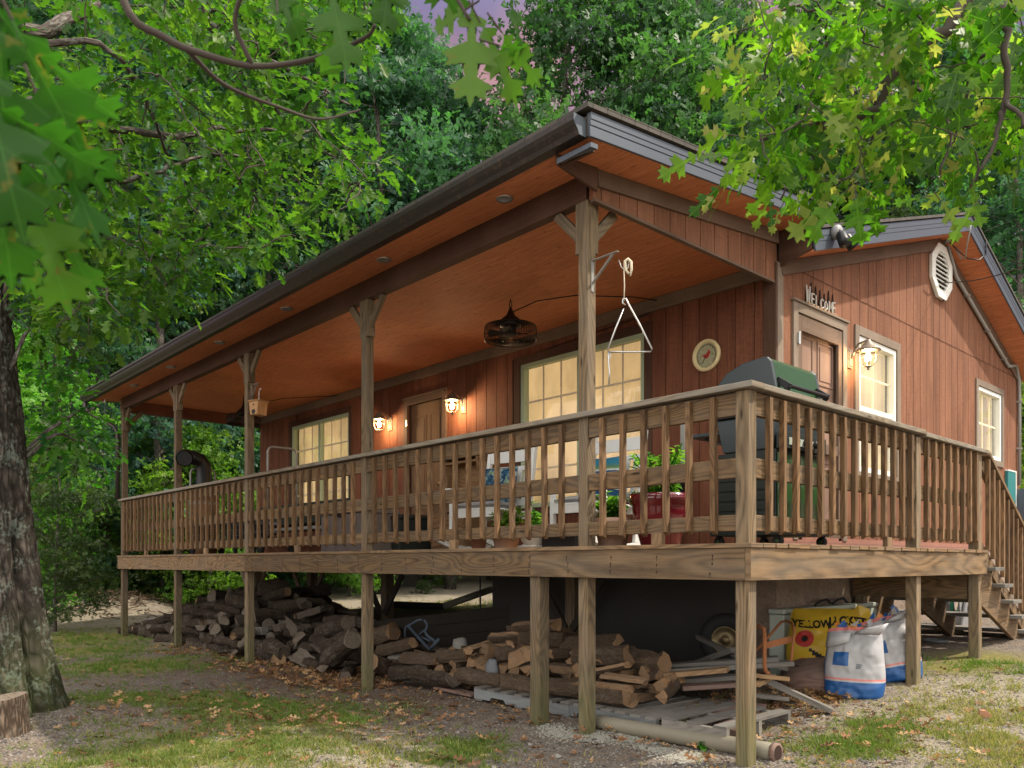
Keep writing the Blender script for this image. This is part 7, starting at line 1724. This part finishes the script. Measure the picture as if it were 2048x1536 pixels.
def pine_proto(name, H, seed, w):
    rs = np.random.default_rng(seed); random.seed(seed); b = MB(); b.tube([Vector((0, 0, -.3)), Vector((.1, 0, H*.5)), Vector((.05, .1, H))], [.2, .13, .02], 8); P, X, S, T = [], [], [], []
    z = H*.12
    while z < H*.98:
        L = w*(1-z/H)**.75*(.8+.4*rs.random())+.25
        for k in range(5):
            a = rs.random()*6.283; d = Vector((math.cos(a), math.sin(a), .12+.2*rs.random())); e = Vector((0, 0, z))+d*L; b.tube([Vector((0, 0, z)), e], [.03, .008], 4, cap=False); tn = rs.random()
            for j in range(int(16*L)+4):
                t = .25+.75*rs.random(); p = Vector((0, 0, z)).lerp(e, t); P.append(tuple(p+Vector((rs.normal(), rs.normal(), rs.normal()*.5))*.16*L**.5)); X.append((d.x+rs.normal()*.7, d.y+rs.normal()*.7, d.z+rs.normal()*.6+.15)); S.append(.24*(.7+.6*rs.random())); T.append(min(1, max(0, tn*.6+rs.random()*.5)))
        z += H*.035
    tv = []; tf = []
    for k in range(9):
        a = -1.0+2.0*k/8; c, s_ = math.cos(a), math.sin(a); i = len(tv); tv += [(0, 0, 0), (c*.55-s_*.02, s_*.55+c*.02, .07*((k % 3)-1)), (c*1.0, s_*.9, .22*((k % 3)-1)), (c*.55+s_*.02, s_*.55-c*.02, .07*((k % 3)-1))]; tf.append([i, i+1, i+2, i+3])
    cr = scatter(name+'_crown', np.array(tv), tf, frames(X, rs.normal(size=(len(P), 3)), S), np.array(P), M['needle'], None, np.array(T))
    return b.build(name+'_trunk', M['bark_far'], smooth=True), cr
st = random.getstate()
PROTO = {'tall': [tree_proto('a', 19, 1, 3.4, .32, 34, 8200, .20, .23), tree_proto('b', 21, 2, 3.8, .36, 36, 8600, .21, .26), tree_proto('c', 17, 3, 3.0, .16, 34, 8500, .19, .18)],
         'teal': [tree_proto('d', 20, 4, 3.6, .34, 34, 8600, .20, .24, .05, 'leaf_teal'), tree_proto('e', 16, 5, 3.2, .12, 34, 9000, .18, .17, .05, 'leaf_teal')],
         'under': [tree_proto('f', 6.0, 6, 2.2, .08, 26, 6500, .125, .06, .05, 'leaf_lime'), tree_proto('g', 7.5, 7, 2.4, .10, 28, 7000, .13, .07, .06, 'leaf_far')],
         'pine': [pine_proto('h', 13, 8, 2.9), pine_proto('i', 9, 9, 2.3)],
         'bush': [tree_proto('j', 1.5, 10, .95, .02, 18, 1700, .10, .02, .06, 'leaf_far'), tree_proto('k', 1.9, 12, 1.1, .02, 18, 1900, .10, .02, .06, 'leaf_lime')]}
random.setstate(st)
for ps in PROTO.values():
    for tr, cr in ps:
        for o in (tr, cr): COL.objects.unlink(o)
CATN = {'tall': ('forest_tree', 'tree', 'tall broadleaf tree'), 'teal': ('forest_tree', 'tree', 'blue green broadleaf tree'), 'under': ('understory_tree', 'tree', 'slim bright green understory tree'), 'pine': ('pine_tree', 'tree', 'dark green pine'), 'bush': ('bush', 'bush', 'low leafy bush')}
LM = [(60, 'behind the big oak trunk'), (150, 'just right of the big oak trunk'), (235, 'left of the fifth tall post'), (300, 'between the fifth and fourth posts'), (360, 'behind the fourth post'), (430, 'behind the stove pipe'), (500, 'behind the third post'), (570, 'over the far window'), (650, 'beside the far window'), (730, 'over the second post'), (800, 'over the left porch lantern'), (880, 'over the porch door'), (960, 'over the hanging fan'), (1040, 'over the double window'), (1120, 'just left of the roof corner'), (1200, 'right at the roof corner'), (1290, 'just right of the roof corner'), (1390, 'left of the hanging oak leaves'), (1480, 'at the left of the hanging oak leaves'), (1580, 'behind the hanging oak leaves'), (1680, 'above the security light'), (1780, 'left of the gable peak'), (1880, 'above the gable louvre'), (1960, 'at the gable peak'), (2400, 'right of the gable peak')]
nearw = lambda d: 'near row' if d < 19 else ('second row' if d < 25 else ('third row' if d < 32 else 'far row'))
def plant(kind, var, u, d, s=1.0, rz=None, group=None, note=''):
    p = at(u, 1125, d=d); p.z = gz(p.x, p.y)-.05; name, cat, w = CATN[kind]; pt, pc = PROTO[kind][var % len(PROTO[kind])]
    t = empty(name, p); t.rotation_euler = (0, 0, random.random()*6.283 if rz is None else rz); t.scale = (s, s, s*random.uniform(.95, 1.08))
    for o, n in ((pt, 'trunk' if kind != 'bush' else 'stems'), (pc, 'crown')):
        c = o.copy(); c.name = n; COL.objects.link(c); c.parent = t
    lm = [t_ for lim, t_ in LM if u < lim][0]
    tag(t, ' '.join(f"{w} {note}in {nearw(d)}, {lm}".split()), cat, group or {'bush': 'bushes at the wood edge', 'under': 'understory trees', 'pine': 'pines behind the cabin'}.get(kind, 'forest trees behind the cabin'))
k = 0
for u, d, kind, s in [(20, 24, 'tall', 1), (110, 17.5, 'teal', .8), (190, 22, 'tall', 1), (270, 27, 'tall', 1.05), (215, 31, 'teal', 1.1), (320, 19.5, 'teal', .95), (405, 24, 'tall', 1), (470, 29, 'tall', 1.1), (540, 22.5, 'teal', 1), (600, 33, 'tall', 1.1), (690, 26, 'teal', 1.0), (770, 22, 'tall', 1.0), (850, 30, 'tall', 1.05), (900, 23.5, 'teal', .92), (985, 27, 'teal', .8), (1075, 33, 'teal', 1.0), (1130, 23, 'tall', .95), (1215, 29, 'tall', 1.0), (1290, 24, 'tall', .98), (1370, 31, 'teal', 1.05), (1430, 36, 'tall', 1.0), (1530, 33, 'tall', 1.0), (1640, 30, 'teal', 1.0), (1740, 27, 'tall', .9), (1850, 30, 'tall', 1), (1950, 26, 'tall', .9), (2040, 22, 'tall', .85), (2130, 26, 'teal', 1), (370, 37, 'teal', 1.1), (510, 40, 'tall', 1.0), (140, 38, 'tall', 1.1), (30, 34, 'teal', 1.1), (1830, 40, 'teal', 1.1), (1440, 25.5, 'teal', 1.12), (1395, 28, 'tall', 1.1), (1500, 29, 'teal', 1.1)]:
    plant(kind, k, u, d, s); k += 1
for u, d, s in [(1420, 23, 1.05), (1350, 27, 1.0), (1500, 26, 1.1), (1600, 24, .95), (1700, 32, 1.1), (215, 18.5, .55), (150, 25, .8), (470, 21, .7), (1020, 26, .9), (560, 30, 1.0), (260, 33, .9), (60, 28, 1)]: plant('pine', k, u, d, s); k += 1
for u, d, s in [(420, 18.5, .7), (520, 20.5, .75), (300, 21, .8), (110, 14.5, .5), (170, 19, .7), (350, 25, 1), (620, 22, 1), (240, 24, .9), (440, 26, 1), (80, 22, .9), (550, 25, 1), (1960, 19, .9), (2060, 17, .8), (1880, 24, 1), (20, 16, .9), (840, 24, .9), (700, 21, .9), (1220, 22, .8)]: plant('under', k, u, d, s); k += 1
for u, d, s in [(140, 19, .9), (185, 18.5, .8), (245, 18.6, .95), (280, 19.5, 1.0), (330, 20.5, .9), (385, 21, .6), (460, 23, .5), (210, 20.5, 1.1), (110, 21, 1.1), (100, 18.5, .8), (640, 25, .5), (705, 26, .45), (760, 25, .5), (880, 25, .5), (850, 22, .3), (2045, 12.5, .6), (560, 25, .5), (505, 22, .4)]: plant('bush', k, u, d, s); k += 1
# far wooded slope: one mass, too many crowns to count
nf = 42000; ang = rng.uniform(-.95, .95, nf); dd = rng.uniform(40, 72, nf); hh = rng.random(nf)**.8*10.5
px_ = np.array(CAM)[None, :2]+np.stack([np.sin(ang)*CY-np.cos(ang)*SY, np.sin(ang)*SY+np.cos(ang)*CY], 1)*dd[:, None]
cl = rng.integers(0, 1500, nf); Q = px_[cl*28]+rng.normal(size=(nf, 2))*1.0; zz = np.array([gz(float(a), float(b_)) for a, b_ in px_[np.arange(1500)*28]])[cl]+hh[cl*28]+rng.normal(size=nf)*.8
fo = scatter('far_foliage', SPV, SPF, rand_frames(nf, .52*rng.uniform(.6, 1.3, nf)), np.column_stack([Q, zz]), M['leaf_teal'], None, np.clip(rng.random(1500)[cl]*.7+rng.random(nf)*.3, 0, 1))
tag(fo, 'distant wooded hillside of merging crowns behind the trees', 'woods', kind='stuff')
# ------------------------------------------------------------------ ground cover
def ground_pts(n, du, dv, test=None, dens=None):
    out = []
    while len(out) < n:
        u, v = random.uniform(*du), random.uniform(*dv); p = G1(u, v)
        if p is None: continue
        if dens and random.random() > dens(p, u, v): continue
        out.append(p)
    return out
def G1(u, v):
    p = at(u, v, z=-1.36)
    for _ in range(9):
        z = gz(p.x, p.y)
        if v < 1135: return None
        p = at(u, v, z=z)
        if (p-CAM).dot(FWD) > 30 or (p-CAM).dot(FWD) < 0: return None
    z = gz(p.x, p.y)
    if abs(z-p.z) > .05: return None
    p.z = z; return p
def under(p): return -12 < p.x < -.05 and p.y > .15 and p.y < 4
# grass and moss tufts
def gd(p, u, v):
    m, d, k_ = zone(p.x, p.y)
    if -12 < p.x < XG and .3 < p.y < 3.2: return 0
    if XG < p.x < 0 and .5 < p.y < 4.2: return .06
    return min(1, max(m*1.1, d*.55))*(.35+.65*(noise.noise(p*2.2) > -.05))*(1 if noise.noise(p*5) > -.15 else .25)
bp = ground_pts(8000, (-80, 2120), (1150, 1560), None, gd)
tv = np.array([(0, -.03, 0), (0, .03, 0), (.5, .022, .08), (.5, -.022, .08), (1, 0, .0)]); tf = [[0, 1, 2, 3], [3, 2, 4]]
pos, xd, nr, sz, tn = [], [], [], [], []
for p in bp:
    m, d, _ = zone(p.x, p.y); t0 = .12+.75*m/(m+d*.8+.05)+random.gauss(0, .15); far = (p-CAM).dot(FWD)
    for _ in range(6):
        q = p+Vector((random.gauss(0, .022), random.gauss(0, .022), -.004)); a = random.random()*6.283; el = random.uniform(.25, 1.3)
        pos.append(tuple(q)); xd.append((math.cos(a)*math.cos(el), math.sin(a)*math.cos(el), math.sin(el))); nr.append((random.gauss(0, 1), random.gauss(0, 1), .3)); sz.append(random.uniform(.026, .07)*(1.3 if far > 9 else 1)); tn.append(min(1, max(0, t0+random.gauss(0, .1))))
tv2 = tv.copy(); tv2[:, 1] *= 2.2
gr = scatter('grass', tv2, tf, frames(xd, nr, sz), np.array(pos), M['grass'], None, np.array(tn)); tag(gr, 'sparse short grass and moss tufts in the gravelly yard', 'grass', kind='stuff')
# weeds beside the posts on the right
def weed(u, v, h, n, label):
    p = G(u, v); t = empty('weed', p); tag(t, label, 'weed', 'weeds near the stairs'); plant_leaves('leaves', n, h, h*.5, .05, .5, t, p, .4)
weed(1880, 1268, .22, 42, 'broad leaved weed growing behind the last deck post'); weed(1985, 1262, .20, 36, 'yellow green weed beside the stair stringer'); weed(1745, 1310, .12, 26, 'small weed in the shade between two side posts'); weed(2030, 1315, .10, 28, 'low weed at the right edge below the stairs'); weed(1405, 1500, .06, 22, 'tiny green tuft beside the drain pipe')
# litter of dead oak leaves
def ld(p, u, v):
    w = 0
    for (a, b_, rx, ry, k_) in ((620, 1330, 200, 34, 1), (680, 1360, 130, 26, 1), (420, 1300, 120, 16, .9), (1100, 1420, 330, 34, .10), (600, 1420, 420, 60, .10), (1560, 1400, 130, 45, .25), (1480, 1460, 400, 70, .05), (1640, 1395, 60, 18, .8), (1750, 1330, 60, 40, .5), (850, 1160, 200, 12, .7)):
        q = ((u-a)/rx)**2+((v-b_)/ry)**2
        if q < 1: w = max(w, k_*(1-q*.5))
    return max(w, .012)
lp = ground_pts(4300, (100, 2060), (1150, 1540), None, ld); n = len(lp)
a = rng.random(n)*6.283; Mx = frames(np.stack([np.cos(a), np.sin(a), rng.normal(size=n)*.25], 1), np.stack([rng.normal(size=n)*.45, rng.normal(size=n)*.45, np.ones(n)], 1), rng.uniform(.05, .115, n))
cv = LEAF_V.copy(); cv[:, 2] = .35*np.abs(cv[:, 1])+.28*(cv[:, 0]-.5)**2*1.6; cv[:, 1] *= .9
lo_ = scatter('leaf_litter', cv, LEAF_F, Mx, np.array([tuple(p+Vector((0, 0, random.uniform(.0, .035)))) for p in lp]), M['litter'], None, np.clip(rng.random(n)**1.1, 0, 1)); tag(lo_, 'brown curled dead oak leaves strewn over the bare ground', 'dead leaves', kind='stuff')
# gravel
def pd(p, u, v): m, d, _ = zone(p.x, p.y); return .12+.6*(1-max(m, d*.5))*(noise.noise(p*1.5)*.5+.5)
gp = ground_pts(14000, (-40, 2090), (1290, 1560), None, pd); n = len(gp)
oct_ = np.array([(1, 0, 0), (0, 1, 0), (-1, 0, 0), (0, -1, 0), (0, 0, .7), (.5, .6, .45)]); of = [[0, 1, 5], [1, 4, 5], [0, 5, 4], [1, 2, 4], [2, 3, 4], [3, 0, 4]]
gv = scatter('gravel', oct_, of, frames(rng.normal(size=(n, 3))*np.array([1, 1, .2]), np.stack([rng.normal(size=n)*.3, rng.normal(size=n)*.3, np.ones(n)], 1), rng.uniform(.004, .014, n)*np.where(rng.random(n) > .97, 1.8, 1)), np.array([tuple(p) for p in gp]), M['pebble'], None, rng.random(n)); tag(gv, 'small grey and tan gravel stones on the yard surface', 'gravel', kind='stuff')
pos = [];
for k_ in range(2600):
    t = random.random(); u = 1085+t*320+random.gauss(0, 14); v = 1452+t*62+random.gauss(0, 7)+8*math.sin(t*9); p = G1(u, v); pos.append(tuple(p))
n = len(pos); gv = scatter('crushed_stone', oct_, of, frames(rng.normal(size=(n, 3))*np.array([1, 1, .2]), np.stack([rng.normal(size=n)*.3, rng.normal(size=n)*.3, np.ones(n)], 1), rng.uniform(.006, .014, n)), np.array(pos), M['concrete'], None, rng.random(n)); tag(gv, 'pale crushed stone spilled in a strip beside the drain pipe', 'gravel', kind='stuff')
# twigs and bark chips of the brush mound
b = MB()
for k_ in range(420):
    a = random.gauss(0, .75), random.gauss(0, .6); x, y = -16.2+a[0], 1.0+a[1]; z = gz(x, y); q = random.random()*6.28; L = random.uniform(.1, .4); b.tube([(x, y, z+.02), (x+math.cos(q)*L, y+math.sin(q)*L, z+random.uniform(.0, .12))], random.uniform(.006, .016), 4, cap=False)
tag(b.build('brush_pile', M['bark_log_light']), 'low pile of grey twigs and bark at the wood edge on the left', 'brush pile', kind='stuff')
